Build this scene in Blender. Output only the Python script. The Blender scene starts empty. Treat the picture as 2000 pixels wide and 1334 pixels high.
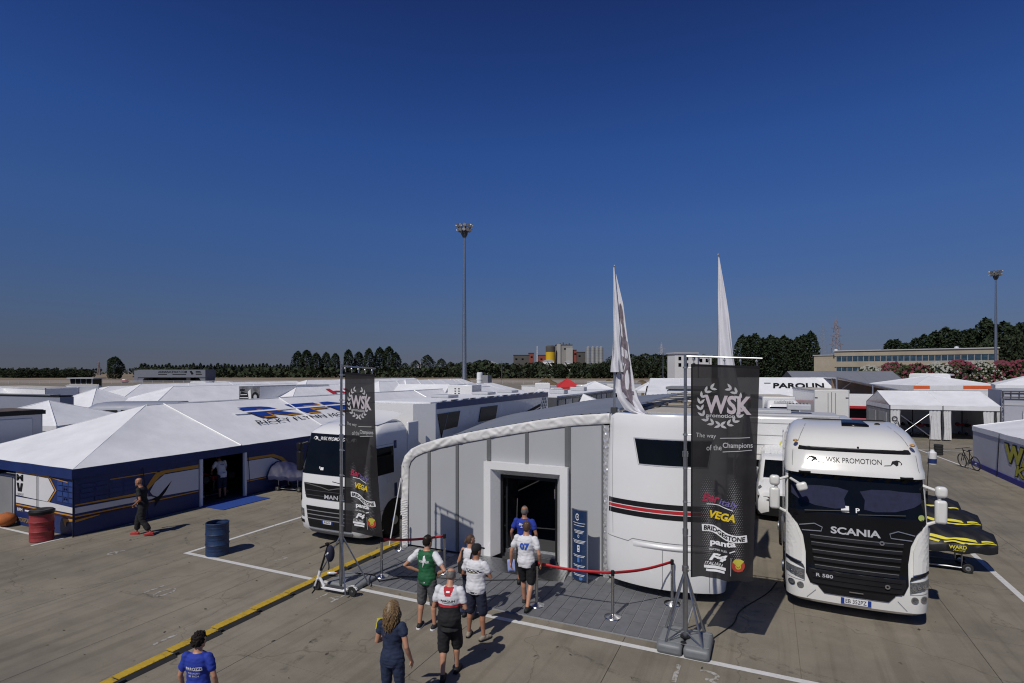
import bpy, bmesh, math, random
from mathutils import Vector as V, Matrix as M4
from mathutils.bvhtree import BVHTree
from mathutils import noise as _nz
R = math.radians
rnd = random.Random(7)
sc = bpy.context.scene
col = sc.collection

# ------------------------------------------------------------------ camera, sky, sun, exposure
cam = bpy.data.objects.new('camera', bpy.data.cameras.new('camera'))
col.objects.link(cam); sc.camera = cam
cam.location = (0, 0, 5.0)                       # a balcony five metres above the paddock
cam.rotation_euler = (R(90), 0, R(24.8))
cam.data.lens = 19.44; cam.data.sensor_width = 36
cam.data.shift_y = 0.029
cam.data.clip_start = 0.1; cam.data.clip_end = 6000

SUN_EL, SUN_AZ = 50.0, 189.0                     # sun behind the camera, to its left
world = bpy.data.worlds.new('World'); sc.world = world; world.use_nodes = True
nt = world.node_tree; bg = nt.nodes['Background']
sky = nt.nodes.new('ShaderNodeTexSky'); sky.sky_type = 'NISHITA'; sky.sun_disc = False
sky.sun_elevation = R(SUN_EL); sky.sun_rotation = R(SUN_AZ)
sky.altitude = 2000; sky.air_density = 1.0; sky.dust_density = 0.0; sky.ozone_density = 6.0
tc = nt.nodes.new('ShaderNodeTexCoord'); sep = nt.nodes.new('ShaderNodeSeparateXYZ')
nt.links.new(tc.outputs['Generated'], sep.inputs[0])
ramp = nt.nodes.new('ShaderNodeValToRGB')        # polarised, deep blue summer sky paling to grey haze
SKYR = [(0.0, (.42, .42, .44)), (.6, (.2, .28, .5)), (1.0, (.2, .28, .5))]
SKYR = [(0, (.147, .150, .222)), (.023, (.177, .166, .228)), (.06, (.235, .215, .27)), (.111, (.29, .29, .36)), (.247, (.325, .42, .61)), (.366, (.28, .44, .74)), (.47, (.226, .36, .68)), (.557, (.193, .285, .565)), (1, (.18, .265, .53))]
def _ramp(node, stops):
    el = node.color_ramp.elements
    while len(el) > 1: el.remove(el[-1])
    el[0].position = stops[0][0]; el[0].color = (*stops[0][1], 1)
    for p, c in stops[1:]:
        e = el.new(p); e.color = (*c, 1)
_ramp(ramp, SKYR)
nt.links.new(sep.outputs['Z'], ramp.inputs[0])
mul = nt.nodes.new('ShaderNodeMix'); mul.data_type = 'RGBA'; mul.blend_type = 'MULTIPLY'
mul.inputs['Factor'].default_value = 1.0
nt.links.new(sky.outputs[0], mul.inputs['A']); nt.links.new(ramp.outputs[0], mul.inputs['B'])
nt.links.new(mul.outputs['Result'], bg.inputs[0]); bg.inputs[1].default_value = 0.1

sun = bpy.data.objects.new('sun', bpy.data.lights.new('sun', 'SUN')); col.objects.link(sun)
sun.data.energy = 3.15; sun.data.angle = R(0.5); sun.data.color = (1.0, .955, .88)
sdir = V((math.sin(R(SUN_AZ - 180)) * math.cos(R(SUN_EL)), math.cos(R(SUN_AZ - 180)) * math.cos(R(SUN_EL)), -math.sin(R(SUN_EL))))
sun.rotation_euler = sdir.to_track_quat('-Z', 'Y').to_euler()
vs = sc.view_settings; vs.view_transform = 'Standard'; vs.look = 'None'; vs.gamma = 1; vs.exposure = 0.0
try: vs.use_curve_mapping = False
except Exception: pass
sc.cycles.filter_width = 1.15; sc.cycles.max_bounces = 6; sc.cycles.transparent_max_bounces = 12

CA, SA = math.cos(R(24.8)), math.sin(R(24.8))
def at(px, Y):                                   # ground point seen in photo column px at depth Y
    X = (px - 1000) / 1080 * Y
    return V((X * CA - Y * SA, X * SA + Y * CA, 0))

# ------------------------------------------------------------------ helpers
def tag(o, label=None, cat=None, group=None, kind=None):
    if label: o['label'] = label
    if cat: o['category'] = cat
    if group: o['group'] = group
    if kind: o['kind'] = kind
    return o
def thing(name, label, cat, loc=(0, 0, 0), rz=0, group=None):
    o = bpy.data.objects.new(name, None); col.objects.link(o); o.empty_display_size = .2
    o.location = loc; o.rotation_euler = (0, 0, rz)
    return tag(o, label, cat, group)
def kids(o): return KIDS.get(o.name, [])
KIDS = {}
def put(name, me, parent=None):
    o = bpy.data.objects.new(name, me); col.objects.link(o)
    if parent is not None:
        o.parent = parent; KIDS.setdefault(parent.name, []).append(o)
    return o
def copy_tree(o, parent=None):
    c = o.copy(); col.objects.link(c)
    for k in ('label', 'group'):
        if parent is None and k in c: del c[k]
    if parent is not None:
        c.parent = parent; KIDS.setdefault(parent.name, []).append(c)
    for ch in kids(o): copy_tree(ch, c)
    return c
def clone(o, loc, rz=0, label=None, group=None, s=1):
    c = copy_tree(o); c.location = loc; c.rotation_euler = (0, 0, rz)
    c.scale = (s, s, s) if not isinstance(s, tuple) else s
    tag(c, label, None, group or o.get('group')); return c

MATS = {}
def mat(name, c, rough=.5, metal=0., var=.06, ns=1.5, bump=0., bs=80., coat=0., spec=.5, alpha=1., fine=0.):
    if name in MATS: return MATS[name]
    m = bpy.data.materials.new(name); m.use_nodes = True; MATS[name] = m
    t = m.node_tree; b = t.nodes['Principled BSDF']; L = t.links.new
    b.inputs['Roughness'].default_value = rough; b.inputs['Metallic'].default_value = metal
    b.inputs['Coat Weight'].default_value = coat; b.inputs['Specular IOR Level'].default_value = spec
    b.inputs['Alpha'].default_value = alpha
    g = t.nodes.new('ShaderNodeNewGeometry')
    n = t.nodes.new('ShaderNodeTexNoise'); n.inputs['Scale'].default_value = ns; n.inputs['Detail'].default_value = 5
    n.inputs['Roughness'].default_value = .65
    L(g.outputs['Position'], n.inputs['Vector'])
    r = t.nodes.new('ShaderNodeValToRGB')
    _ramp(r, [(.3, [max(0, x * (1 - var)) for x in c]), (.7, [min(1, x * (1 + var)) for x in c])])
    L(n.outputs['Fac'], r.inputs[0]); L(r.outputs[0], b.inputs['Base Color'])
    rr = t.nodes.new('ShaderNodeMapRange'); rr.inputs['To Min'].default_value = max(.02, rough - .08); rr.inputs['To Max'].default_value = min(1, rough + .1)
    L(n.outputs['Fac'], rr.inputs['Value']); L(rr.outputs[0], b.inputs['Roughness'])
    if bump:
        n2 = t.nodes.new('ShaderNodeTexNoise'); n2.inputs['Scale'].default_value = bs; n2.inputs['Detail'].default_value = 3
        L(g.outputs['Position'], n2.inputs['Vector'])
        bp = t.nodes.new('ShaderNodeBump'); bp.inputs['Strength'].default_value = min(1, bump); bp.inputs['Distance'].default_value = .02
        L(n2.outputs['Fac'], bp.inputs['Height']); L(bp.outputs[0], b.inputs['Normal'])
    return m

class MB:
    def __init__(s): s.v = []; s.f = []; s.mi = []; s.m = 0
    def add(s, vs, fs, X=None):
        o = len(s.v)
        s.v += [tuple(X @ V(p)) if X is not None else tuple(p) for p in vs]
        s.f += [tuple(i + o for i in f) for f in fs]; s.mi += [s.m] * len(fs); return s
    def box(s, x0, y0, z0, x1, y1, z1, X=None):
        return s.add([(x0, y0, z0), (x1, y0, z0), (x1, y1, z0), (x0, y1, z0), (x0, y0, z1), (x1, y0, z1), (x1, y1, z1), (x0, y1, z1)],
                     [(0, 3, 2, 1), (4, 5, 6, 7), (0, 1, 5, 4), (1, 2, 6, 5), (2, 3, 7, 6), (3, 0, 4, 7)], X)
    def rings(s, rs, cap=True, X=None, close=True):
        n = len(rs[0]); vs = [p for r in rs for p in r]; fs = []
        for k in range(len(rs) - 1):
            for i in range(n if close else n - 1):
                j = (i + 1) % n
                fs.append((k * n + i, k * n + j, (k + 1) * n + j, (k + 1) * n + i))
        if cap: fs += [tuple(range(n))[::-1], tuple((len(rs) - 1) * n + i for i in range(n))]
        return s.add(vs, fs, X)
    def tube(s, pts, r, n=8, X=None, cap=True):
        pts = [V(p) for p in pts]; rs = []; prev = None
        for k, p in enumerate(pts):
            d = (pts[min(k + 1, len(pts) - 1)] - pts[max(k - 1, 0)]).normalized()
            if prev is None:
                u = d.cross(V((0, 0, 1)));  u = u if u.length > .05 else d.cross(V((1, 0, 0)))
            else: u = prev - d * prev.dot(d)
            u.normalize(); prev = u; w = d.cross(u)
            rad = r[k] if isinstance(r, (list, tuple)) else r
            rs.append([tuple(p + (u * math.cos(6.28318 * i / n) + w * math.sin(6.28318 * i / n)) * rad) for i in range(n)])
        return s.rings(rs, cap, X)
    def lathe(s, prof, n=20, X=None, cap=True):
        return s.rings([[(r * math.cos(6.28318 * i / n), r * math.sin(6.28318 * i / n), z) for i in range(n)] for r, z in prof], cap, X)
    def prism(s, poly, a0, a1, f=lambda u, v, a: (u, v, a)):
        return s.rings([[f(u, v, a0) for u, v in poly], [f(u, v, a1) for u, v in poly]])
    def grid(s, fn, nu, nv, closed_u=False):
        vs = [fn(i / nu, j / nv) for j in range(nv + 1) for i in range(nu + 1)]
        return s.add(vs, [(j * (nu + 1) + i, j * (nu + 1) + i + 1, (j + 1) * (nu + 1) + i + 1, (j + 1) * (nu + 1) + i) for j in range(nv) for i in range(nu)])
    def ball(s, c, r, nu=12, nv=8, X=None):
        rx, ry, rz = r if isinstance(r, (tuple, list)) else (r, r, r)
        rs = []
        for k in range(nv + 1):
            a = math.pi * (k + .02) / (nv + .04) - math.pi / 2
            rs.append([(c[0] + rx * math.cos(a) * math.cos(6.28318 * i / nu), c[1] + ry * math.cos(a) * math.sin(6.28318 * i / nu), c[2] + rz * math.sin(a)) for i in range(nu)])
        return s.rings(rs, True, X)
    def mesh(s, name, mats, smooth=30):
        me = bpy.data.meshes.new(name); me.from_pydata(s.v, [], s.f)
        ms = mats if isinstance(mats, (list, tuple)) else [mats]
        for m in ms: me.materials.append(m)
        if len(ms) > 1: me.polygons.foreach_set('material_index', s.mi)
        bm = bmesh.new(); bm.from_mesh(me); bmesh.ops.recalc_face_normals(bm, faces=bm.faces); bm.to_mesh(me); bm.free()
        if smooth:
            me.polygons.foreach_set('use_smooth', [True] * len(me.polygons)); me.set_sharp_from_angle(angle=R(smooth))
        me.update(); return me
    def build(s, name, mats, parent=None, smooth=30, bevel=0, bseg=2):
        o = put(name, s.mesh(name, mats, smooth), parent)
        if bevel:
            md = o.modifiers.new('bevel', 'BEVEL'); md.width = bevel; md.segments = bseg; md.limit_method = 'ANGLE'; md.angle_limit = R(40)
        return o

TXT = {}
def text2d(s, size=1., bold=0., shear=0., align='CENTER', sp=1., ay='CENTER'):
    k = (s, bold, shear, align, sp, ay)
    if k not in TXT:
        cu = bpy.data.curves.new('t', 'FONT'); cu.body = s; cu.offset = bold; cu.shear = shear; cu.resolution_u = 3
        cu.align_x = align; cu.align_y = ay; cu.space_character = sp
        o = bpy.data.objects.new('t', cu); me = o.to_mesh()
        TXT[k] = ([(v.co.x, v.co.y) for v in me.vertices], [tuple(p.vertices) for p in me.polygons])
        o.to_mesh_clear(); bpy.data.objects.remove(o); bpy.data.curves.remove(cu)
    v, f = TXT[k]
    return [(x * size, y * size) for x, y in v], f
def tfit(s, w, h, cx, cy, rot=0, **kw):          # text fitted into a w x h box
    v, f = text2d(s, 1, **kw)
    if not v: return [], []
    x0 = min(p[0] for p in v); x1 = max(p[0] for p in v); y0 = min(p[1] for p in v); y1 = max(p[1] for p in v)
    sx = w / (x1 - x0); sy = h / (y1 - y0) if h else sx
    c, s_ = math.cos(rot), math.sin(rot); out = []
    for x, y in v:
        a = (x - (x0 + x1) / 2) * sx; b = (y - (y0 + y1) / 2) * sy
        out.append((cx + a * c - b * s_, cy + a * s_ + b * c))
    return out, f
def poly(*pts): return list(pts), [tuple(range(len(pts)))]
def disc(cx, cy, rx, ry=None, n=20, a0=0, a1=360):
    ry = ry or rx
    return poly(*[(cx + rx * math.cos(R(a0 + (a1 - a0) * i / n)), cy + ry * math.sin(R(a0 + (a1 - a0) * i / n))) for i in range(n if a1 - a0 == 360 else n + 1)])
def ring2(cx, cy, r0, r1, n=24, a0=0, a1=360):
    v = []; f = []
    for i in range(n + 1):
        a = R(a0 + (a1 - a0) * i / n)
        v += [(cx + r0 * math.cos(a), cy + r0 * math.sin(a)), (cx + r1 * math.cos(a), cy + r1 * math.sin(a))]
        if i: f.append((2 * i - 2, 2 * i - 1, 2 * i + 1, 2 * i))
    return v, f
def stroke(pts, w):                              # a flat painted band along 2-D points
    v = []; f = []
    for i, p in enumerate(pts):
        a = pts[max(i - 1, 0)]; b = pts[min(i + 1, len(pts) - 1)]
        dx, dy = b[0] - a[0], b[1] - a[1]; l = math.hypot(dx, dy) or 1
        v += [(p[0] - dy / l * w / 2, p[1] + dx / l * w / 2), (p[0] + dy / l * w / 2, p[1] - dx / l * w / 2)]
        if i: f.append((2 * i - 2, 2 * i - 1, 2 * i + 1, 2 * i))
    return v, f
def decal(name, shapes, fn, m, parent=None, sub=0, smooth=0):
    """print: 2-D shapes laid on a surface given by fn(s, t) -> point (or None)"""
    if isinstance(shapes, tuple): shapes = [shapes]
    bm = bmesh.new()
    for v, f in shapes:
        bv = [bm.verts.new((x, y, 0)) for x, y in v]
        for q in f:
            try: bm.faces.new([bv[i] for i in q])
            except ValueError: pass
    if sub:
        bmesh.ops.triangulate(bm, faces=bm.faces)
        for _ in range(6):
            lg = [e for e in bm.edges if e.calc_length() > sub]
            if not lg: break
            bmesh.ops.subdivide_edges(bm, edges=lg, cuts=1); bmesh.ops.triangulate(bm, faces=bm.faces)
    bad = []
    for v in bm.verts:
        p = fn(v.co.x, v.co.y)
        if p is None: bad.append(v)
        else: v.co = p
    if bad: bmesh.ops.delete(bm, geom=bad, context='VERTS')
    me = bpy.data.meshes.new(name); bm.to_mesh(me); bm.free(); me.materials.append(m)
    if smooth: me.polygons.foreach_set('use_smooth', [True] * len(me.polygons))
    return put(name, me, parent)
def plane_fn(o, u, v, off=(0, 0, 0)):
    o, u, v, off = V(o), V(u), V(v), V(off)
    return lambda s, t: o + u * s + v * t + off

# ------------------------------------------------------------------ materials
white = mat('white_paint', (.74, .74, .735), .25, coat=.5, var=.02, ns=.9)
offwhite = mat('cream_white_paint', (.70, .695, .66), .22, coat=.7, var=.03, ns=.8)
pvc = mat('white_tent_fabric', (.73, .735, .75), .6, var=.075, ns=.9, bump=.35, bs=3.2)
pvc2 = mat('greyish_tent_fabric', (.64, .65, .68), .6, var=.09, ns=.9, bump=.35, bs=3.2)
black = mat('black_plastic', (.010, .010, .011), .45, var=.3, spec=.25)
gloss = mat('black_gloss', (.006, .006, .007), .18, var=.2, spec=.3)
rubber = mat('tyre_rubber', (.018, .018, .018), .85, var=.25, ns=6)
glass = mat('dark_window_glass', (.004, .005, .006), .06, var=.3, spec=.22)
glassb = mat('blue_window_glass', (.03, .06, .09), .08, var=.5, spec=.8)
chrome = mat('bright_metal', (.62, .62, .63), .22, 1., var=.05)
steel = mat('galvanised_steel', (.42, .43, .44), .38, 1., var=.12, ns=7)
alu = mat('aluminium', (.55, .56, .58), .42, 1., var=.06)
dgrey = mat('dark_grey', (.05, .052, .056), .5, var=.15)
mgrey = mat('mid_grey', (.22, .225, .235), .5, var=.08)
lgrey = mat('light_grey', (.45, .46, .48), .5, var=.06)
navy = mat('navy_print', (.011, .028, .125), .45, var=.15)
blue = mat('blue_print', (.012, .045, .26), .45, var=.12)
amber = mat('amber_print', (.52, .25, .03), .45, var=.08)
gold = mat('gold_print', (.34, .23, .075), .45, var=.08)
red = mat('red', (.44, .02, .025), .42, var=.08)
orange = mat('orange', (.75, .13, .03), .45, var=.05)
yellow = mat('yellow', (.72, .52, .02), .5, var=.08)
ink = mat('black_print', (.010, .010, .012), .6, var=.05, spec=.2)
wink = mat('white_print', (.78, .78, .78), .5, var=.04)
skin = mat('skin', (.46, .235, .145), .5, var=.08, ns=12)
skin2 = mat('tanned_skin', (.34, .155, .09), .5, var=.08, ns=12)
hair_d = mat('dark_hair', (.014, .010, .008), .75, var=.4, ns=40, spec=.2)
hair_b = mat('brown_hair', (.07, .036, .019), .7, var=.35, ns=40)
hair_g = mat('grey_hair', (.13, .12, .11), .6, var=.4, ns=60)
hair_y = mat('blond_hair', (.155, .095, .042), .5, var=.75, ns=38)
denim = mat('navy_denim', (.014, .024, .06), .8, var=.25, ns=14, bump=.3, bs=120)
# ------------------------------------------------------------------ ground
def concrete(name, base, dark, light):
    m = bpy.data.materials.new(name); m.use_nodes = True; t = m.node_tree; b = t.nodes['Principled BSDF']; L = t.links.new
    g = t.nodes.new('ShaderNodeNewGeometry'); N = t.nodes.new
    def noise(scale, det=6, rough=.6, vec=None, dist=0):
        n = N('ShaderNodeTexNoise'); n.inputs['Scale'].default_value = scale; n.inputs['Detail'].default_value = det
        n.inputs['Roughness'].default_value = rough; n.inputs['Distortion'].default_value = dist
        L(vec or g.outputs['Position'], n.inputs['Vector']); return n.outputs['Fac']
    def rampn(fac, stops):
        r = N('ShaderNodeValToRGB'); _ramp(r, stops); L(fac, r.inputs[0]); return r.outputs[0]
    def mix(a, b_, fac, mode='MIX'):
        x = N('ShaderNodeMix'); x.data_type = 'RGBA'; x.blend_type = mode
        if isinstance(fac, float): x.inputs['Factor'].default_value = fac
        else: L(fac, x.inputs['Factor'])
        for s, k in ((a, 'A'), (b_, 'B')):
            if isinstance(s, tuple): x.inputs[k].default_value = (*s, 1)
            else: L(s, x.inputs[k])
        return x.outputs['Result']
    big = rampn(noise(.22, 4, .6), [(.32, dark), (.5, base), (.7, light)])
    med = rampn(noise(1.3, 8, .7), [(.3, (.74, .74, .75)), (.55, (1, 1, 1)), (.75, (1.1, 1.09, 1.07))])
    c = mix(big, med, .8, 'MULTIPLY')
    fine = rampn(noise(45, 3, .7), [(.3, (.8, .8, .8)), (.7, (1.13, 1.13, 1.13))])
    c = mix(c, fine, .6, 'MULTIPLY')
    mp = N('ShaderNodeMapping'); mp.inputs['Rotation'].default_value = (0, 0, R(62)); mp.inputs['Scale'].default_value = (2.6, .13, 1)
    L(g.outputs['Position'], mp.inputs[0])
    st = rampn(noise(1.4, 5, .6, mp.outputs[0], .4), [(.36, (.72, .71, .7)), (.5, (1, 1, 1))])
    c = mix(c, st, .55, 'MULTIPLY')
    spots = rampn(noise(5.5, 2, .5), [(.25, (.45, .44, .43)), (.29, (1, 1, 1))])       # oil spots
    c = mix(c, spots, .7, 'MULTIPLY')
    v = N('ShaderNodeTexVoronoi'); v.feature = 'DISTANCE_TO_EDGE'; v.inputs['Scale'].default_value = .22
    wv = N('ShaderNodeVectorMath'); wv.operation = 'ADD'
    nz = N('ShaderNodeTexNoise'); nz.inputs['Scale'].default_value = 1.2; nz.inputs['Detail'].default_value = 5
    L(g.outputs['Position'], nz.inputs['Vector']); L(g.outputs['Position'], wv.inputs[0]); L(nz.outputs['Color'], wv.inputs[1]); L(wv.outputs[0], v.inputs['Vector'])
    cr = rampn(v.outputs['Distance'], [(0, (.35, .33, .31)), (.0022, (.6, .58, .56)), (.004, (1, 1, 1))])  # hairline cracks
    c = mix(c, cr, .5, 'MULTIPLY')
    L(c, b.inputs['Base Color']); b.inputs['Roughness'].default_value = .82; b.inputs['Specular IOR Level'].default_value = .25
    bp = N('ShaderNodeBump'); bp.inputs['Strength'].default_value = .18; bp.inputs['Distance'].default_value = .01
    L(noise(90, 3), bp.inputs['Height']); L(bp.outputs[0], b.inputs['Normal'])
    return m
conc = concrete('paddock_concrete', (.226, .200, .155), (.172, .154, .122), (.258, .229, .179))
def worn(name, c, under=(.18, .15, .105), thr=.40):
    m = bpy.data.materials.new(name); m.use_nodes = True; t = m.node_tree; b = t.nodes['Principled BSDF']
    g = t.nodes.new('ShaderNodeNewGeometry'); n = t.nodes.new('ShaderNodeTexNoise'); n.inputs['Scale'].default_value = 9; n.inputs['Detail'].default_value = 9; n.inputs['Roughness'].default_value = .75
    t.links.new(g.outputs['Position'], n.inputs['Vector']); r = t.nodes.new('ShaderNodeValToRGB')
    _ramp(r, [(thr - .06, under), (thr + .02, [x * .85 for x in c]), (.62, c)])
    t.links.new(n.outputs['Fac'], r.inputs[0]); t.links.new(r.outputs[0], b.inputs['Base Color']); b.inputs['Roughness'].default_value = .7
    return m
linep = worn('white_line_paint', (.62, .61, .59), thr=.36)
stencil = worn('worn_stencil_paint', (.42, .41, .38), thr=.5)

soil = mat('dry_soil', (.215, .165, .105), .95, var=.35, ns=.03)
g0 = MB()
g0.add([(-2600, -60, -.03), (2600, -60, -.03), (2600, 2800, -.03), (-2600, 2800, -.03)], [(0, 1, 2, 3)])
ground = g0.build('ground', conc, smooth=0); tag(ground, 'pale brown concrete paddock ground', kind='structure')
fb = MB(); fb.add([at(-900, 225) + V((0, 0, -.02)), at(2900, 225) + V((0, 0, -.02)), at(2900, 1500) + V((0, 0, -.02)), at(-900, 1500) + V((0, 0, -.02))], [(0, 1, 2, 3)])
field = fb.build('field', soil, smooth=0); tag(field, 'dry brown field beyond the paddock', kind='structure')
sl = MB(); sl.box(.005, .005, -.029, 2.925, 3.045, 0)
slab_me = sl.mesh('slab', conc, 0)
for i in range(-10, 4):
    for j in range(-2, 13):
        o = put('slab', slab_me, ground); o.location = (.5 + 2.93 * i, 6.95 + 3.05 * j, rnd.uniform(-.0012, 0)); o.rotation_euler = (rnd.uniform(-2e-4, 2e-4), rnd.uniform(-2e-4, 2e-4), 0)
def line(x0, y0, x1, y1, w=.12, z=.004, m=None):
    d = V((x1 - x0, y1 - y0, 0)); n = V((-d.y, d.x, 0)).normalized() * w / 2; p = V((x0, y0, z)); q = V((x1, y1, z))
    b = MB(); b.add([p - n, q - n, q + n, p + n], [(0, 1, 2, 3)]); return b.build('painted_line', m or linep, ground, 0)
line(-14.56, 10.05, 9, 10.05, .13, .0045)
line(-14.5, 10.115, -14.5, 34, .12)
line(-19.15, 8.6, -19.15, 9.4, .10); line(-24.5, 9.2, -19.2, 9.2, .10)
line(5.1, 10.115, 5.1, 21, .14); line(5.1, 21, 5.1, 44, .12)
line(9.45, 35.6, 8.75, 42.8, .12); line(8.4, 42.86, 12, 43.1, .12, .005)
line(-18.5, 17.4, -14.6, 17.9, .1)
def num(s, x, y, h=.62, rot=0):
    v, f = tfit(s, .36 * len(s) * h / .6, h, 0, 0, bold=-.012)
    c, q = math.cos(rot), math.sin(rot)
    decal('painted_number', (v, f), lambda a, b: V((x + a * c - b * q, y + a * q + b * c, .004)), stencil, ground)
num('6', -16.3, 9.25, .45); num('10', -12.5, 8.05, .5); num('11', -9.95, 6.65, .45, .02); num('14', -8.75, 9.42, .42); num('7', -11.75, 10.75, .4); num('13', -1.05, 9.45, .6); num('3', -19.2, 7.1, .45)
# tyre scuffs: dark rubber streaks
scuffm = bpy.data.materials.new('tyre_scuff'); scuffm.use_nodes = True
_t = scuffm.node_tree; _b = _t.nodes['Principled BSDF']; _b.inputs['Base Color'].default_value = (.03, .028, .026, 1); _b.inputs['Roughness'].default_value = .8
_g = _t.nodes.new('ShaderNodeNewGeometry'); _n = _t.nodes.new('ShaderNodeTexNoise'); _n.inputs['Scale'].default_value = 7; _n.inputs['Detail'].default_value = 8; _n.inputs['Roughness'].default_value = .8
_t.links.new(_g.outputs['Position'], _n.inputs['Vector']); _r = _t.nodes.new('ShaderNodeMapRange'); _r.inputs['From Min'].default_value = .48; _r.inputs['From Max'].default_value = .75; _r.inputs['To Max'].default_value = .55
_t.links.new(_n.outputs['Fac'], _r.inputs['Value']); _t.links.new(_r.outputs[0], _b.inputs['Alpha'])
for k, (pts, w) in enumerate([([(-8.05, 8.6), (-7.7, 8.0), (-7.45, 7.3), (-7.3, 6.6)], .16), ([(-7.3, 8.3), (-7.0, 7.7), (-6.85, 7.1)], .14), ([(-1.0, 11.1), (-.2, 10.6), (1.2, 10.25), (3.2, 10.0)], .1), ([(-.9, 10.75), (.3, 10.3), (2.0, 9.8)], .09),
                              ([(4.2, 14.2), (4.8, 13.0), (5.0, 11.9), (4.8, 10.9)], .18), ([(5.6, 21), (6.4, 19), (6.6, 17), (6.2, 15)], .2), ([(-15.5, 12.4), (-13.6, 11.5), (-12.0, 11.2)], .1), ([(-3.4, 9.5), (-2.2, 9.0), (-.6, 8.8)], .12), ([(-16.5, 11.6), (-15.8, 10.9), (-15.0, 10.5)], .08), ([(-10.5, 8.6), (-11.8, 7.9), (-13.6, 7.6)], .14)]):
    sm = []
    for i in range(len(pts) - 1):
        for q in range(6):
            a = q / 6; sm.append((pts[i][0] * (1 - a) + pts[i + 1][0] * a, pts[i][1] * (1 - a) + pts[i + 1][1] * a))
    decal('tyre_scuff', stroke(sm, w), lambda a, b: V((a, b, .0025 + .0003 * k)), scuffm, ground)
drep = MB()                                       # little leaves and grit lying about
for k in range(150):
    x, y = rnd.uniform(-18, 5), rnd.uniform(5.5, 14); a = rnd.uniform(0, 6.28); l = rnd.uniform(.012, .05); w = l * rnd.uniform(.2, .6)
    c, s_ = math.cos(a), math.sin(a)
    drep.add([(x + c * l, y + s_ * l, .008), (x - s_ * w, y + c * w, .016), (x - c * l, y - s_ * l, .008), (x + s_ * w, y - c * w, .005)], [(0, 1, 2, 3)])
tag(drep.build('dry_litter', mat('litter', (.06, .05, .035), .9, var=.5), smooth=0), 'dry leaves and grit scattered on the concrete', 'litter', kind='stuff')

# ------------------------------------------------------------------ far landscape: trees
def leafmat(name, c, var=.45, ns=.35):
    m = mat(name, c, .85, var=var, ns=ns, spec=.15); return m
leaf_a = leafmat('poplar_leaves', (.030, .044, .022)); leaf_b = leafmat('wood_leaves', (.033, .044, .023)); leaf_c = leafmat('light_leaves', (.04, .055, .02))  # poplar and wood greens lightened a little so the colour suggests haze
bark = mat('bark', (.05, .04, .03), .9, var=.3, ns=4)
def crown_mesh(prof, n, s, seed, m, flat=.9, lumps=9, amp=1.):
    r = random.Random(seed); b = MB()
    lp = [(r.uniform(0, 6.28), r.uniform(.1, 1), r.uniform(.12, .3)) for _ in range(lumps)]
    for _ in range(n):
        t = r.random() ** .85; a = r.uniform(0, 6.28)
        w = prof(t) * (1 + .22 * math.sin(3 * a + seed) * math.sin(7 * t + seed))
        for la, lt, lr in lp:
            d = math.hypot((t - lt) * 3, math.sin((a - la) / 2) * 2)
            if d < .5: w *= 1 + amp * lr * (1 - d / .5)
        q = w * math.sqrt(r.uniform(.35, 1)); p = V((q * math.cos(a), q * math.sin(a), t + r.gauss(0, .012)))
        u = V((r.gauss(0, 1), r.gauss(0, 1), r.gauss(0, 1))).normalized(); v = u.cross(V((r.gauss(0, 1), r.gauss(0, 1), r.gauss(0, 1)))).normalized()
        k = s * r.uniform(.5, 1.3)
        b.add([p + u * k, p + v * k * .6, p - u * k, p - v * k * .6], [(0, 1, 2, 3)])
    return b.mesh('crown', m, 0)
pop = lambda t: .15 * min(1, (t + .1) * 6) * max(0, 1 - t ** 4.5) ** .7 + .008
rnd_ = lambda t: .42 * math.sqrt(max(0, 1 - (2 * t - .95) ** 2 * .95))
con = lambda t: .2 * (1 - t) ** .8 + .02
POP = [crown_mesh(pop, 2200, .024, 11 + i, leaf_a, lumps=14, amp=.5) for i in range(4)]
RND = [crown_mesh(rnd_, 1300, .042, 31 + i, leaf_b) for i in range(4)]
CON = [crown_mesh(con, 350, .045, 51 + i, leaf_a, lumps=4) for i in range(3)]
BIG = crown_mesh(lambda t: .36 * math.sqrt(max(0, 1 - (2 * t - .85) ** 2 * .8)), 6500, .024, 77, leaf_a)
TR = MB(); TR.tube([(0, 0, 0), (.004, 0, .35), (0, .004, .8)], [.016, .012, .004], 6)
for q in range(6): TR.tube([(0, 0, .2 + .08 * q), (.11 * math.cos(q * 2.1), .11 * math.sin(q * 2.1), .34 + .08 * q)], [.006, .002], 4)
TRUNK = TR.mesh('trunk', bark)
def tree(px, Y, top, pool, label, group, wid=1., base=0., name='tree'):
    h = 5 + (725 - top) * Y / 1080 - base
    p = at(px, Y); p.z = base
    t = thing(name, label, 'tree', p, rnd.uniform(0, 6.28), group); t.scale = (h * wid, h * wid, h)
    put('trunk', TRUNK, t); c = put('crown', rnd.choice(pool) if isinstance(pool, list) else pool, t); c.location.z = .03; c.scale.z = 1.0
    return t
ORD = 'first second third fourth fifth sixth seventh eighth ninth tenth eleventh twelfth thirteenth fourteenth fifteenth sixteenth seventeenth eighteenth nineteenth twentieth twenty-first twenty-second twenty-third twenty-fourth twenty-fifth twenty-sixth twenty-seventh twenty-eighth'.split()
ANCH = {}
def anchored(px, table, fmt):                    # which one: its rank among the trees at the same landmark
    a = [t for lim, t in table if px < lim][0]; k = ANCH.get((fmt, a), 0); ANCH[(fmt, a)] = k + 1
    return fmt.format(ORD[k], a)
def row(data, fmt, group, pool, Y, wid, name='tree'):
    for i, (px, top) in enumerate(data):
        o = ORD[i]
        tree(px, Y * rnd.uniform(.97, 1.03), top, pool, fmt.format(o), group, wid * rnd.uniform(.9, 1.12), name=name)
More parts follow.
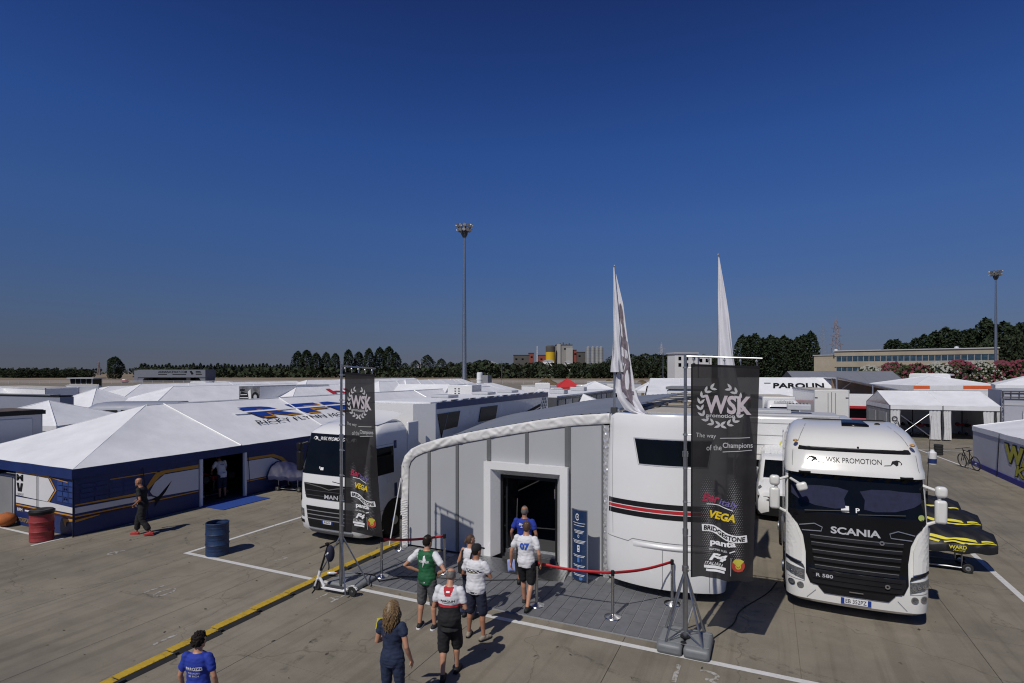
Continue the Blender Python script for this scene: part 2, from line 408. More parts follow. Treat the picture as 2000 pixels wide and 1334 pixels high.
row([(582, 688), (599, 686), (618, 691), (637, 690), (655, 692), (681, 685), (701, 689), (721, 683), (742, 681), (760, 679), (773, 690)],
    'tall dark poplar, {} from the left in the row behind the left banner', 'poplars behind the left banner', POP, 450, 1.45, 'poplar_tree')
row([(1450, 659), (1463, 660), (1475, 656), (1490, 664), (1505, 659), (1518, 664), (1531, 660), (1545, 667), (1557, 663), (1570, 658), (1583, 652)],
    'dark poplar, {} from the left in the clump left of the beige office block', 'poplars beside the office block', POP, 260, 1.3, 'poplar_tree')
row([(1738, 668), (1751, 667), (1768, 673), (1789, 664), (1806, 658), (1826, 652), (1846, 645), (1864, 648), (1882, 650), (1897, 647), (1925, 627), (1938, 638), (1960, 634), (1977, 643), (1992, 637), (2008, 631), (2030, 640), (2055, 645)],
    'dark tree behind the long beige office block, {} from the left', 'trees behind the office block', POP, 235, 1.35, 'poplar_tree')
for px, top in [(1960, 655), (1985, 660), (2010, 652), (1935, 665), (1970, 668), (2000, 670)]:
    tree(px, 200, top, RND, anchored(px, [(9999, 'the right end of the office block')], '{} round tree of the dark wood behind {}'), 'dark wood right of the office block', .75)
for i in range(44):
    tree(276 + 6.8 * i, 460 + rnd.uniform(-4, 4), 713 + rnd.uniform(-3, 2), CON, anchored(276 + 6.8 * i, [(405, 'above the grey gateway building'), (490, 'right of the grey gateway building'), (9999, 'towards the tall poplars')], '{} small conifer from the left in the even row, {}'), 'row of conifers behind the gateway', 1.5, name='conifer_tree')
for px, top, w in [(835, 695, .8), (812, 705, .8), (862, 702, .8), (791, 710, .9), (880, 708, .9)]:
    tree(px, 440, top, RND, {835: 'largest rounded tree between the poplars and the central floodlight mast', 812: 'rounded tree just left of the largest one before the central mast', 862: 'rounded tree just right of the largest one before the central mast', 791: 'small rounded tree touching the right end of the poplar row', 880: 'small rounded tree closest to the central floodlight mast'}[px], 'round trees left of the mast', w)
for i in range(36):
    px = 905 + 15 * i + rnd.uniform(-5, 5)
    tree(px, 400 + rnd.uniform(-25, 25), (709 if px < 1200 else 698) + rnd.uniform(-6, 6), RND, anchored(px, [(950, 'right of the central mast'), (1000, 'left of the feed mill'), (1045, 'below the dark mill shed'), (1085, 'below the yellow silo'), (1120, 'below the grey mill tower'), (1180, 'below the steel silos'), (1260, 'behind the left flag'), (1318, 'left of the white villa'), (1400, 'in front of the white villa'), (9999, 'behind the right banner')], '{} scrubby hedgerow tree from the left among those {}'), 'hedgerow in front of the silos', 1.25)
for i in range(27):
    tree(-40 + 8 * i + rnd.uniform(-3, 3), 420 + rnd.uniform(-20, 20), 721.5 + rnd.uniform(-2, 2), RND, f'{ORD[26 - i]} tree, counted from its right end, in the low wood at the far left', 'low wood at the far left', 2.2)
tree(225, 350, 698, BIG, 'lone leafy broad tree left of the grey gateway', None, .95)
hb = MB(); hr = random.Random(5)                  # undergrowth that reads as one dark mass
for i in range(9000):
    px = hr.uniform(-120, 1600); Y = hr.uniform(425, 470) if px < 900 else hr.uniform(372, 430)
    p = at(px, Y); p.z = hr.uniform(0, 7.5 if px < 880 else 10.5) * (1 if 260 < px < 1600 else .55)
    if 178 < px < 262: continue
    u = V((hr.gauss(0, 1), hr.gauss(0, 1), hr.gauss(0, 1))).normalized(); v = u.cross(V((hr.gauss(0, 1), hr.gauss(0, 1), 1))).normalized(); k = hr.uniform(.8, 1.9)
    hb.add([p + u * k, p + v * k, p - u * k, p - v * k], [(0, 1, 2, 3)])
tag(hb.build('undergrowth', leaf_b, smooth=0), 'dark undergrowth along the foot of the far tree line', 'undergrowth', kind='stuff')
# far hazy tree line on the horizon
hz = MB()
for i in range(2600):
    px = hr.uniform(-500, 2500); p = at(px, hr.uniform(880, 960)); p.z = hr.uniform(0, 9)
    u = V((hr.gauss(0, 1), hr.gauss(0, 1), hr.gauss(0, 1))).normalized(); v = u.cross(V((hr.gauss(0, 1), hr.gauss(0, 1), 1))).normalized(); k = hr.uniform(2, 4.5)
    hz.add([p + u * k, p + v * k, p - u * k, p - v * k], [(0, 1, 2, 3)])
tag(hz.build('distant_wood', mat('distant_leaves', (.03, .038, .03), .9, var=.3, ns=.05), smooth=0), 'distant dark wood along the horizon', 'wood', kind='stuff')

# oleanders: bushes smothered in white or pink blossom
fl_w = mat('white_blossom', (.50, .49, .42), .7, var=.2, ns=8); fl_p = mat('pink_blossom', (.27, .06, .09), .7, var=.25, ns=8)
for i, (px, w, top, fm, nm) in enumerate([(1700, 34, 716, fl_w, 'white'), (1745, 44, 710, fl_p, 'pink'), (1790, 40, 712, fl_p, 'pink'), (1832, 40, 710, fl_w, 'white'), (1872, 42, 706, fl_p, 'pink'), (1915, 42, 707, fl_w, 'white'), (1955, 40, 708, fl_p, 'pink'), (1995, 44, 706, fl_p, 'pink'), (2040, 44, 708, fl_w, 'white')]):
    Y = 78 - i * .8; h = 5 + (725 - top) * Y / 1080; wr = w * Y / 1080 * .85; r = random.Random(i)
    t = thing('oleander_bush', f'{nm} flowering oleander, {ORD[i]} bush from the left in the hedge below the office block', 'bush', at(px, Y), 0, 'oleanders below the office block')
    b1, b2 = MB(), MB(); st = MB()
    for q in range(7): st.tube([(0, 0, 0), (wr * .7 * math.cos(q), wr * .7 * math.sin(q), h * .7)], [.05, .02], 5)
    for q in range(2300):
        a = r.uniform(0, 6.28); z = r.uniform(0, 1); rr_ = wr * (1 + .18 * math.sin(3 * a + i) + .12 * math.sin(7 * a + 5 * z + i)) * math.sqrt(max(.02, 1 - max(0, (z - .35) / .65) ** 2.2)) * math.sqrt(r.uniform(.3, 1))
        p = V((rr_ * math.cos(a) * 1.15, rr_ * math.sin(a), z * h)); n = V((r.gauss(0, 1), r.gauss(0, 1), r.gauss(0, 1))).normalized(); v = n.orthogonal().normalized(); k = r.uniform(.1, .3)
        b1.add([p + n * k, p + v * k * .5, p - n * k, p - v * k * .5], [(0, 1, 2, 3)])
        if r.random() < .30 and z > .15:
            p = p * 1.03; k = r.uniform(.08, .2)
            b2.add([p + V((k, -.05, 0)), p + V((0, -.08, k)), p + V((-k, -.05, 0)), p + V((0, -.02, -k))], [(0, 1, 2, 3)])
    st.build('stems', bark, t); b1.build('foliage', leaf_c, t, 0); b2.build('blossom', fm, t, 0)

# ------------------------------------------------------------------ far buildings
# beige office block with ribbon windows
beige = mat('beige_render', (.33, .285, .215), .85, var=.12, ns=.25)
p0 = at(1588, 178); p1 = at(1950, 150); d = (p1 - p0); Lb = d.length; rz = math.atan2(d.y, d.x)
ob = thing('office_block', 'long low beige office block with two ribbon rows of windows', 'building', p0, rz)
hB = 5 + 44 * 178 / 1080 * .86
w = MB(); w.box(6, 0, hB - 1.5, Lb, 14, hB); w.box(6, .2, hB - 3.3, Lb, 14, hB - 1.5); w.box(6, 0, hB - 4.9, Lb, 14, hB - 3.3); w.box(6, .25, hB - 6.75, Lb, 14, hB - 4.9); w.box(6, 0, 0, Lb, 14, hB - 6.75); w.box(0, 1.5, 0, 6, 12, hB - 1.2)
w.build('wall', beige, ob, 0)
c = MB(); c.box(5.6, -.35, hB, Lb + .3, 14.4, hB + .25); c.box(-.3, 1.2, hB - 1.2, 5.5, 12.3, hB - 1.0); c.build('cornice', lgrey, ob)
gp = MB(); gp.box(.04, .14, .04, 1.36, .2, 1.72); gme = gp.mesh('pane', glassb, 0)
fr = MB(); fr.box(0, .1, 0, .05, .25, 1.78); fr.box(.05, .1, 0, 1.4, .25, .05); fr.box(.05, .1, 1.73, 1.4, .25, 1.78); fme = fr.mesh('window', lgrey, 0)
n = int((Lb - 7) / 1.45)
for k in range(n):
    f = put('window', fme, ob); f.location = (6.5 + 1.45 * k, -.02, hB - 3.28); put('pane', gme, f)
for k in range(n):
    if k % 11 in (9, 10): continue
    f = put('window', fme, ob); f.location = (6.5 + 1.45 * k, .03, hB - 6.72); put('pane', gme, f)
for k in range(3):
    f = put('window', fme, ob); f.location = (.6 + 1.7 * k, 1.38, hB - 4.3); put('pane', gme, f)
for k, (px, h) in enumerate([(1600, 3.2), (1820, 2.4)]):
    q = MB(); q.lathe([(.5, 0), (.55, .5), (.1, .7)], 10); m_ = q.build('roof_vent', white, ob); m_.location = (6 + 30 * k, 3, hB + .2)

# white villa seen past the right banner
vil = thing('white_villa', 'white flat roofed villa with dark windows behind the right banner pole', 'building', at(1318, 300), R(24.8) + .12)
w = MB(); w.box(0, 0, 0, 13, 10, 14.5); w.box(13.2, 2, 0, 22, 10, 13.2); w.build('wall', white, vil, 0)
c = MB(); c.box(-.6, -.6, 14.5, 13.4, 10.5, 15.3); c.box(13.5, 1.5, 13.2, 22.5, 10.5, 13.9); c.build('roof', lgrey, vil)
wn = MB(); wn.box(0, -.12, 0, 1.6, -.05, 1.9); wme = wn.mesh('window', glass, 0)
for x, z in [(2, 11), (6, 11), (10, 11), (2, 7.5), (6, 7.5), (10, 7.5)]:
    f = put('window', wme, vil); f.location = (x, 0, z)
for x in (15, 18.5):
    f = put('window', wme, vil); f.location = (x, 2, 10)

# feed mill: red sheds, yellow silo, grey tower, steel silos
Yf = 620; sc_ = Yf / 1080
def fz(y): return 5 + (725 - y) * sc_
redm = mat('dull_red_cladding', (.22, .055, .04), .8, var=.15, ns=.08); conc_g = mat('grey_concrete_tower', (.27, .26, .245), .85, var=.12, ns=.08); silom = mat('silo_steel', (.34, .35, .34), .5, .3, var=.1, ns=.1)
yel = mat('yellow_cladding', (.62, .40, .01), .6, var=.08, ns=.1); darkc = mat('dark_cladding', (.08, .075, .07), .8, var=.2, ns=.1)
def block(name, x0, x1, ytop, m, label, cat, dep=14, roof=None, ybase=735):
    t = thing(name, label, cat, at(x0, Yf), R(24.8)); wd = (x1 - x0) * sc_; h = fz(ytop)
    b = MB(); b.box(0, 0, 0, wd, dep, h); b.build('wall', m, t, 0)
    r_ = MB(); r_.box(-.4, -.4, h, wd + .4, dep + .4, h + .6); r_.build('roof', roof or darkc, t, 0)
    wb = MB(); wb.box(0, -.25, 0, 2.2, -.1, 1.6); me = wb.mesh('window', glass, 0)
    for k in range(max(1, int(wd / 7))):
        f = put('window', me, t); f.location = (2 + 7 * k, 0, h - 5)
    return t
block('factory_shed', 1003, 1033, 694, darkc, 'low dark shed at the left end of the feed mill', 'building')
block('factory_shed', 1033, 1043, 690, redm, 'narrow dull red shed just left of the thin white mast', 'building')
block('factory_shed', 1052, 1067, 694, redm, 'small dull red shed touching the yellow silo', 'building')
t = thing('yellow_silo', 'bright yellow silo with a dark top at the feed mill', 'silo', at(1075, Yf - 4))
b = MB(); b.lathe([(5.2, 0), (5.2, fz(688))], 24); b.build('shell', yel, t); b = MB(); b.lathe([(5.2, fz(688)), (5.3, fz(677)), (3, fz(674.5))], 24); b.build('cap', darkc, t)
t = block('factory_tower', 1086, 1118, 674, conc_g, 'tall grey concrete tower of the feed mill, right of the yellow silo', 'building')
b = MB(); b.box(1, -1.5, 0, 5, 0, fz(672)); b.box(11, -2, 0, 18.5, -.2, fz(680)); b.build('stair_shaft', mat('pale_concrete', (.38, .37, .35), .8), t, 0)
b = MB()
for k in range(5): b.box(1 + 3.4 * k, 2, fz(674) + .6, 2.2 + 3.4 * k, 4, fz(674) + 1.5 + (k % 3) * .8)
b.build('roof_plant', darkc, t, 0)
block('factory_shed', 1118, 1126, 684, redm, 'narrow dull red shed touching the right side of the grey tower', 'building', 12)
block('factory_shed', 1126.5, 1143, 688, darkc, 'dark framed shed just left of the steel silos', 'building', 12)
for k, px in enumerate((1149, 1158, 1166.5, 1174)):
    t = thing('steel_silo', f'steel grain silo with a conical top, {ORD[k]} of four from the left', 'silo', at(px, Yf - 3), 0, 'steel silos of the feed mill')
    b = MB(); b.lathe([(2.35, 0), (2.35, fz(679))], 18); b.build('shell', silom, t); b = MB(); b.lathe([(2.4, fz(679)), (.4, fz(676.5))], 18); b.build('cone_roof', silom, t)
    b = MB()
    for z in range(4, 32, 3): b.lathe([(2.42, z), (2.42, z + .35)], 18)
    b.build('hoops', conc_g, t)
t = thing('radio_mast', 'thin white lattice mast left of the yellow silo', 'mast', at(1049, Yf))
b = MB()
for a in range(3): b.tube([(.8 * math.cos(a * 2.1), .8 * math.sin(a * 2.1), 0), (.3 * math.cos(a * 2.1), .3 * math.sin(a * 2.1), fz(676))], .22, 4)
for z in range(2, 30, 2): b.box(-.6, -.1, z, .6, .1, z + .25)
b.build('lattice', white, t)
for i, (px, wd, top, Yb) in enumerate([(950, 16, 708, 560), (962, 10, 711, 560), (1060, 22, 705, 560), (1103, 14, 707, 560), (815, 8, 711, 560)]):
    t = thing('white_house', f'tiny white house {["left of the feed mill","beside a taller white house left of the mill","under the yellow silo","under the grey tower","left of the central mast"][i]}', 'house', at(px, Yb), R(24.8))
    h = 5 + (725 - top) * Yb / 1080; b = MB(); b.box(0, 0, 0, wd * Yb / 1080, 6, h); b.build('wall', white, t, 0); b = MB(); wq = wd * Yb / 1080
    b.prism([(-.4, h), (wq + .4, h), (wq / 2, h + 1.6)], -.4, 6.4, lambda u, v, a: (u, a, v)); b.build('roof', lgrey, t, 0)

# grey gateway building over the field road
gw = thing('gateway_building', 'wide grey portal building with a lettered fascia at the field edge', 'building', at(268, 250), R(24.8) - .05)
gm = mat('grey_fascia', (.17, .185, .22), .6, var=.06)
S = 250 / 1080
gW, gH, gL = 137 * S, 5 + 3 * S, 5 - 12 * S
b = MB(); b.box(0, 0, gL, gW, 8, gH); b.build('fascia', gm, gw, 0)
b = MB()
for x in (.2, gW - 3.2): b = MB(); b.prism([(x, 0), (x + 1.6, 0), (x + 3, gL), (x, gL)] if x < 5 else [(x + 1.4, 0), (x + 3, 0), (x + 3, gL), (x, gL)], .3, 7.7, lambda u, v, a: (u, a, v)); b.build('pier', gm, gw, 0)
b = MB(); b.box(-1.8, .5, 0, -.1, 7, gH - .4); b.build('side_pier', gm, gw, 0)
b = MB(); b.box(3.5, 5, 0, gW - 3.5, 5.3, gL - .1); b.build('opening_dark_sheet', glass, gw, 0)  # dark sheet standing in for the dark of the gateway opening
b = MB(); b.box(gW * .66, 3, 0, gW * .66 + 1.8, 3.6, 2.1); b.build('gate_cabin', lgrey, gw, 0)
f_ = plane_fn((0, -.06, 0), (1, 0, 0), (0, 0, 1))
decal('lettering', [tfit('ADRIARACEWAY.COM', gW * .42, 1.0, gW * .52, gH - 1.0, bold=.01), stroke([(gW * .31, gH - 2.1), (gW * .44, gH - 2.1)], .3), stroke([(gW * .52, gH - 2.1), (gW * .72, gH - 2.1)], .3), poly((gW * .77, gH - .7), (gW * .80, gH - .5), (gW * .83, gH - 1.9), (gW * .80, gH - 2.3)), stroke([(gW * .86, gH - .8), (gW * .93, gH - .8)], .3), stroke([(gW * .86, gH - 1.4), (gW * .94, gH - 1.4)], .3), stroke([(gW * .86, gH - 2.1), (gW * .95, gH - 2.1)], .3)], f_, ink, gw)

# kiosk with a dark window band at the left edge of the field
ks = thing('timing_kiosk', 'small grey kiosk with four dark windows at the left of the field', 'kiosk', at(136, 150), R(24.8) + .1)
b = MB(); b.box(0, 0, 0, 5.6, 4.5, 1.5); b.box(0, .15, 1.5, 5.6, 4.5, 3.0); b.build('wall', white, ks, 0); b = MB(); b.box(-.4, -.6, 3, 6.4, 5, 3.25); b.build('roof', lgrey, ks)
wn = MB(); wn.box(0, .02, 0, 1.15, .12, 1.3); wme = wn.mesh('window', glass, 0)
for k in range(4): f = put('window', wme, ks); f.location = (.15 + 1.36 * k, 0, 1.6)
b = MB(); b.box(5.61, .5, 1, 5.7, 4, 2.8); b.build('side_window', glass, ks, 0)

# floodlight masts
def mast(px, Y, ytop, label, r0):
    t = thing('floodlight_mast', label, 'floodlight', at(px, Y)); h = 5 + (725 - ytop) * Y / 1080
    b = MB(); b.lathe([(r0, 0), (r0 * .78, h * .5), (r0 * .45, h - 1.2)], 16); b.build('pole', steel, t)
    b = MB(); b.lathe([(.25, h - 1.4), (.5, h - .9), (.5, h - .5), (.2, h + .3)], 12)
    for z, rr_ in ((h - .3, .9), (h + .35, 1.02)):
        b.tube([(rr_ * math.cos(6.2832 * i / 20), rr_ * math.sin(6.2832 * i / 20), z) for i in range(21)], .06, 5)
        for i in range(6): b.tube([(0, 0, z), (rr_ * math.cos(i * 1.047), rr_ * math.sin(i * 1.047), z)], .04, 4)
    b.build('headframe', dgrey, t)
    lm = MB(); lm.lathe([(.12, .3), (.28, .05), (.33, -.12)], 8); lm.lathe([(.30, -.10), (.30, -.13)], 8)
    me = lm.mesh('lamp', alu, 30)
    for z, rr_, n in ((h - .3, 1.0, 11), (h + .35, 1.14, 12)):
        for i in range(n):
            a = 6.2832 * i / n; o = put('lamp', me, t); o.location = (rr_ * math.cos(a), rr_ * math.sin(a), z); o.rotation_euler = (0, R(-48), a); o.scale = (.8, .8, .8)
    return t
mast(907, 84, 446, 'tall slender floodlight mast rising in the middle of the paddock', .36)
mast(1945, 122, 534, 'distant floodlight mast at the right edge by the office block', .33)

# lattice pylons
def pylon(px, Y, ytop, label, m, rad=.22):
    t = thing('pylon', label, 'pylon', at(px, Y), R(24.8) + .3); h = 5 + (725 - ytop) * Y / 1080
    b = MB(); hw = lambda z: (h * .075) * (1 - z / h) ** 1.0 + h * .012
    zs = [h * q for q in (0, .16, .3, .42, .52, .61, .69, .77, .85, .93, 1)]
    for sx in (-1, 1):
        for sy in (-1, 1): b.tube([(sx * hw(z), sy * hw(z), z) for z in zs], rad, 4)
    for a, z in zip(zs, zs[1:]):
        for s1, s2 in ((1, 0), (0, 1)):
            for sg in (-1, 1):
                p = lambda s, zz: (s * hw(zz), sg * hw(zz), zz) if s1 else (sg * hw(zz), s * hw(zz), zz)
                b.tube([p(-1, a), p(1, z)], rad * .6, 4); b.tube([p(1, a), p(-1, z)], rad * .6, 4)
    b.build('lattice', m, t)
    b = MB()
    for z, l in ((h * .56, .16), (h * .71, .13), (h * .85, .13)):
        for s in (-1, 1):
            b.tube([(s * hw(z), 0, z), (s * h * l, 0, z + h * .01)], [rad, rad * .5], 4); b.tube([(s * hw(z + h * .04), 0, z + h * .045), (s * h * l, 0, z + h * .01)], rad * .6, 4); b.tube([(s * h * l, 0, z), (s * h * l, 0, z - h * .03)], rad * .5, 4)
    b.build('cross_arm', m, t); b = MB(); b.tube([(0, 0, h), (0, 0, h * 1.07)], rad * .5, 4); b.build('spike', m, t)
pyl = mat('pylon_red_white', (.25, .2, .2), .6, var=.3, ns=.15)
pylon(1633, 480, 625, 'tall power pylon with three pairs of arms above the office block', pyl)
pylon(1607, 900, 634, 'smaller faint power pylon left of the tall pylon', mgrey, .10)
pylon(193, 700, 706, 'small red and white pylon left of the lone tree', pyl, .3)
pylon(1292, 900, 672, 'faint pylon behind the hedgerow left of the white villa', lgrey, .16)
# ------------------------------------------------------------------ near structures
def wt(name, label, cat, loc, group=None):        # a thing whose parts are written in paddock coordinates
    t = thing(name, label, cat, loc, 0, group); WT[t.name] = M4.Translation(-V(loc)); return t
WT = {}
_put = put
def put(name, me, parent=None):
    o = _put(name, me, parent)
    if parent is not None and parent.name in WT: o.matrix_parent_inverse = WT[parent.name]
    return o
def wrinkle(x, y, z, s=1.):
    return s * (math.sin(3.1 * x + 1.7 * y) * .4 + math.sin(7.3 * x - 5.1 * y + 2 * z) * .3 + math.sin(13.7 * y + 9.2 * z + 4 * x) * .2)

# ---- RFM race tent: hip roof on navy printed walls
RT = wt('race_tent', 'large white roofed race team tent with navy and gold printed walls', 'tent', (-22.5, 9.6, 0))
XW, XB, Y0, YE, ZE, ZR, XR, YA = -19.0, -26.0, 9.6, 44.0, 2.05, 3.65, -22.5, 13.9
def roofpanel(a, b, c, d, nm='roof_panel', m=pvc, nu=14, nv=10, sag=.085, par=None):
    a, b, c, d = V(a), V(b), V(c), V(d); mb = MB()
    def fn(u, v):
        p = (a * (1 - u) + b * u) * (1 - v) + (d * (1 - u) + c * u) * v
        p.z -= sag * math.sin(math.pi * u) * math.sin(math.pi * v) - wrinkle(p.x * 1.1, p.y * 1.1, 0, .013); return p
    mb.grid(fn, nu, nv); return mb.build(nm, m, par or RT, 60)
rib_m = pvc
hip, eL, eR = (XR, YA, ZR), (XB, Y0, ZE), (XW + .05, Y0 - .05, ZE)
roofpanel(eR, eL, hip, hip)
ys = [YA, 14.6, 20.5, 26.4, 32.3, 38.2, YE]
yb = [Y0 - .05, 15.4, 20.5, 26.4, 32.3, 38.2, YE]
for k in range(6):
    roofpanel((XW + .05, yb[k], ZE), (XW + .05, yb[k + 1], ZE), (XR, ys[k + 1], ZR), (XR, ys[k], ZR))
    roofpanel((XB, yb[k], ZE), (XB, yb[k + 1], ZE), (XR, ys[k + 1], ZR), (XR, ys[k], ZR))
b = MB(); b.tube([eR, hip], .008, 6); b.tube([eL, hip], .008, 6)
for k in range(1, 6): b.tube([(XW + .05, yb[k], ZE + .02), (XR, ys[k], ZR + .02)], .03, 6)
b.tube([(XR, YA, ZR), (XR, YE, ZR)], .04, 6); b.build('roof_beam', white, RT)
b = MB(); b.box(XW + .02, Y0 - .05, ZE - .30, XW + .05, YE, ZE - .003); b.box(XB, Y0 - .08, ZE - .30, XW + .05, Y0 - .05, ZE - .003); b.build('valance', navy, RT, 0)
def wallx(y0, y1, nm='wall_panel'):
    mb = MB(); mb.grid(lambda u, v: (XW + .012 * math.sin(u * 19 + v * 3) * math.sin(v * 3.14), y0 + (y1 - y0) * u, .02 + (ZE - .28) * v), 24, 6)
    o = mb.build(nm, navy, RT, 60); return o
wallx(Y0, 13.64); wallx(15.66, 21.5); wallx(21.5, 30); wallx(30, YE)
def wally(x0, x1):
    mb = MB(); mb.grid(lambda u, v: (x0 + (x1 - x0) * u, Y0 - .01 * math.sin(u * 17 + v * 4) * math.sin(v * 3.14), .02 + (ZE - .28) * v), 16, 6); return mb.build('wall_panel', navy, RT, 60)
wally(-22.25, XW); wally(XB, -24.6)
b = MB(); b.box(XB - .03, Y0, 0, XB, YE, ZE); b.box(XB, YE, 0, XW, YE + .03, ZE); b.build('back_wall', navy, RT, 0)
for y in (13.66, 15.56):
    b = MB(); b.box(XW - .06, y, 0, XW + .06, y + .11, ZE - .3); b.build('door_post', white, RT, bevel=.01)
b = MB(); b.tube([(XW + .05, 11.6, 1.78), (XW + .09, 11.75, .05)], .012, 5); b.tube([(XW + .05, 15.72, 1.7), (XW + .09, 15.78, .5)], .012, 5); b.tube([(XW + .04, Y0 - .04, 0), (XW + .04, Y0 - .04, 1.75)], .02, 6); b.tube([(-20.9, Y0 - .06, 1.7), (-20.9, Y0 - .06, .1)], .012, 5); b.build('guy_strap', black, RT)
side = lambda o: (lambda s, t: V((XW + .016 + o, s, t)))
end = lambda o: (lambda s, t: V((s, Y0 - .016 - o, t)))
pgrey = mat('pale_grey_print', (.66, .66, .67), .5, var=.03); pblue = mat('mid_blue_print', (.02, .055, .22), .45, var=.15); maroon = mat('maroon_print', (.05, .008, .012), .5)
bricks = [poly((9.75 + .42 * i + .03 * j, .98 + .15 * j), (10.12 + .42 * i, .98 + .15 * j), (10.12 + .42 * i, 1.1 + .15 * j), (9.75 + .42 * i, 1.1 + .15 * j)) for i in range(4) for j in range(4) if (i * 3 + j) % 4 or i < 1]
decal('wall_print', bricks, side(.001), mat('faint_blue_print', (.013, .035, .14), .45, var=.2), RT)
decal('wall_print', [stroke([(10.6, 1.555), (12.2, 1.545)], .03), poly((12.1, 1.56), (13.62, 1.57), (13.62, 1.45), (12.4, 1.46), (12.2, 1.38), (11.9, 1.1), (11.72, .95), (11.4, .88), (9.62, .93), (9.62, .965), (11.3, .96), (11.55, 1.0), (11.75, 1.12), (11.95, 1.4)), stroke([(9.62, .60), (11.9, .58), (13.62, .59)], .04), poly((9.62, .50), (10.3, .53), (10.3, .5), (9.62, .43))], side(.002), amber, RT, .3)
decal('wall_print', [poly((12.35, 1.42), (13.62, 1.42), (13.62, .65), (12.1, .70), (11.95, .78), (11.85, .92), (12.02, 1.2)), poly((9.62, .87), (11.4, .84), (11.9, .75), (12.1, .66), (9.62, .69))], side(.003), pgrey, RT, .4)
decal('wall_print', [poly((11.9, .66), (12.15, .72), (12.62, 1.17), (12.4, .82), (12.2, .6), (12.0, .36), (12.05, .56))], side(.0045), ink, RT, .4)
decal('wall_print', [stroke([(9.62, .535), (13.62, .555)], .035)], side(.004), maroon, RT)
decal('wall_print', [poly((15.68, 1.52), (17.0, 1.50), (17.5, 1.3), (17.9, .95), (17.75, .9), (17.3, 1.25), (16.9, 1.4), (15.68, 1.42)), stroke([(15.68, .58), (17.2, .56), (17.7, .4)], .04)], side(.002), amber, RT, .4)
decal('wall_print', [poly((15.68, 1.39), (16.9, 1.37), (17.3, 1.18), (17.6, .92), (17.3, .62), (15.68, .63))], side(.003), pgrey, RT, .4)
decal('wall_print', [poly((-22.24, 1.70), (-20.35, 1.66), (-20.02, 1.32), (-20.4, .93), (-22.24, .97)), poly((-22.24, .92), (-20.3, .92), (-18.99, .88), (-18.99, .70), (-22.24, .72))], end(.003), pgrey, RT, .4)
decal('wall_print', [stroke([(-22.24, 1.74), (-20.3, 1.70), (-19.93, 1.32), (-20.35, .91)], .06), stroke([(-20.3, 1.70), (-19.3, 1.62)], .025), stroke([(-22.24, .66), (-19.0, .63)], .045), poly((-19.55, .5), (-19.0, .54), (-19.0, .47), (-19.35, .42), (-19.42, .25))], end(.002), amber, RT, .4)
decal('wall_print', [stroke([(-22.24, .60), (-19.0, .57)], .035)], end(.004), maroon, RT)
decal('wall_print', [poly((-19.85 + .3 * i, 1.0 + .17 * j), (-19.58 + .3 * i, 1.0 + .17 * j), (-19.58 + .3 * i, 1.14 + .17 * j), (-19.85 + .3 * i, 1.14 + .17 * j)) for i in range(3) for j in range(4)], end(.0015), pblue, RT)
decal('wall_print', [tfit('M', .34, .16, -19.4, 1.42, bold=.03), tfit('M', .34, .16, -19.4, 1.12, bold=.03)], end(.0025), navy, RT)
decal('wall_print', [tfit('M', .42, .22, -22.0, 1.55, bold=.04), poly((-22.2, 1.38), (-22.05, 1.38), (-22.0, 1.2), (-21.95, 1.38), (-21.8, 1.38), (-21.88, 1.1), (-22.12, 1.1)), tfit('ORSPORT', .42, .1, -21.98, 1.0)], end(.005), ink, RT)
decal('wall_print', [tfit('MOTORSPORT', .8, .14, -21.8, .2, bold=.01)], end(.004), gold, RT)
decal('wall_print', [tfit('RFM', .3, .1, -22.0, .52, bold=.02), stroke([(-21.7, .52), (-21.2, .52)], .05)], end(.005), wink, RT)
# roof lettering
sl_ = V((XR - XW - .05, 0, ZR - ZE)).normalized()
rf = lambda h: (lambda s, t: V((XW + .05, s, ZE)) + sl_ * t + V((.41, 0, .91)) * h)
L1 = 1.05                                         # distance up the slope
def rfm(dx, dy, lo, hi):
    out = []
    for ch, x in (('R', 17.55), ('F', 20.25), ('M', 22.55)):
        w_ = {'R': 2.3, 'F': 1.9, 'M': 2.9}[ch]
        v, f = tfit(ch, w_, 1.0, x + w_ / 2 + dx, 2.62 + dy, bold=.05)
        v = [(a - (b_ - 2.1) * .55 + .5, b_) for a, b_ in v]
        out.append((v, f))
    return out
decal('roof_lettering', rfm(.12, -.09, 0, 1), rf(.012), amber, RT, .5)
decal('roof_lettering', rfm(0, 0, 0, 1), rf(.02), blue, RT, .5)
decal('roof_lettering', [stroke([(17.0, 2.66), (26.4, 2.66)], .13)], rf(.028), pvc, RT, .5)
decal('roof_lettering', [tfit('RICKY FLYNN MOTORSPORT', 8.9, .33, 21.9, 1.68)], rf(.012), ink, RT, .4)
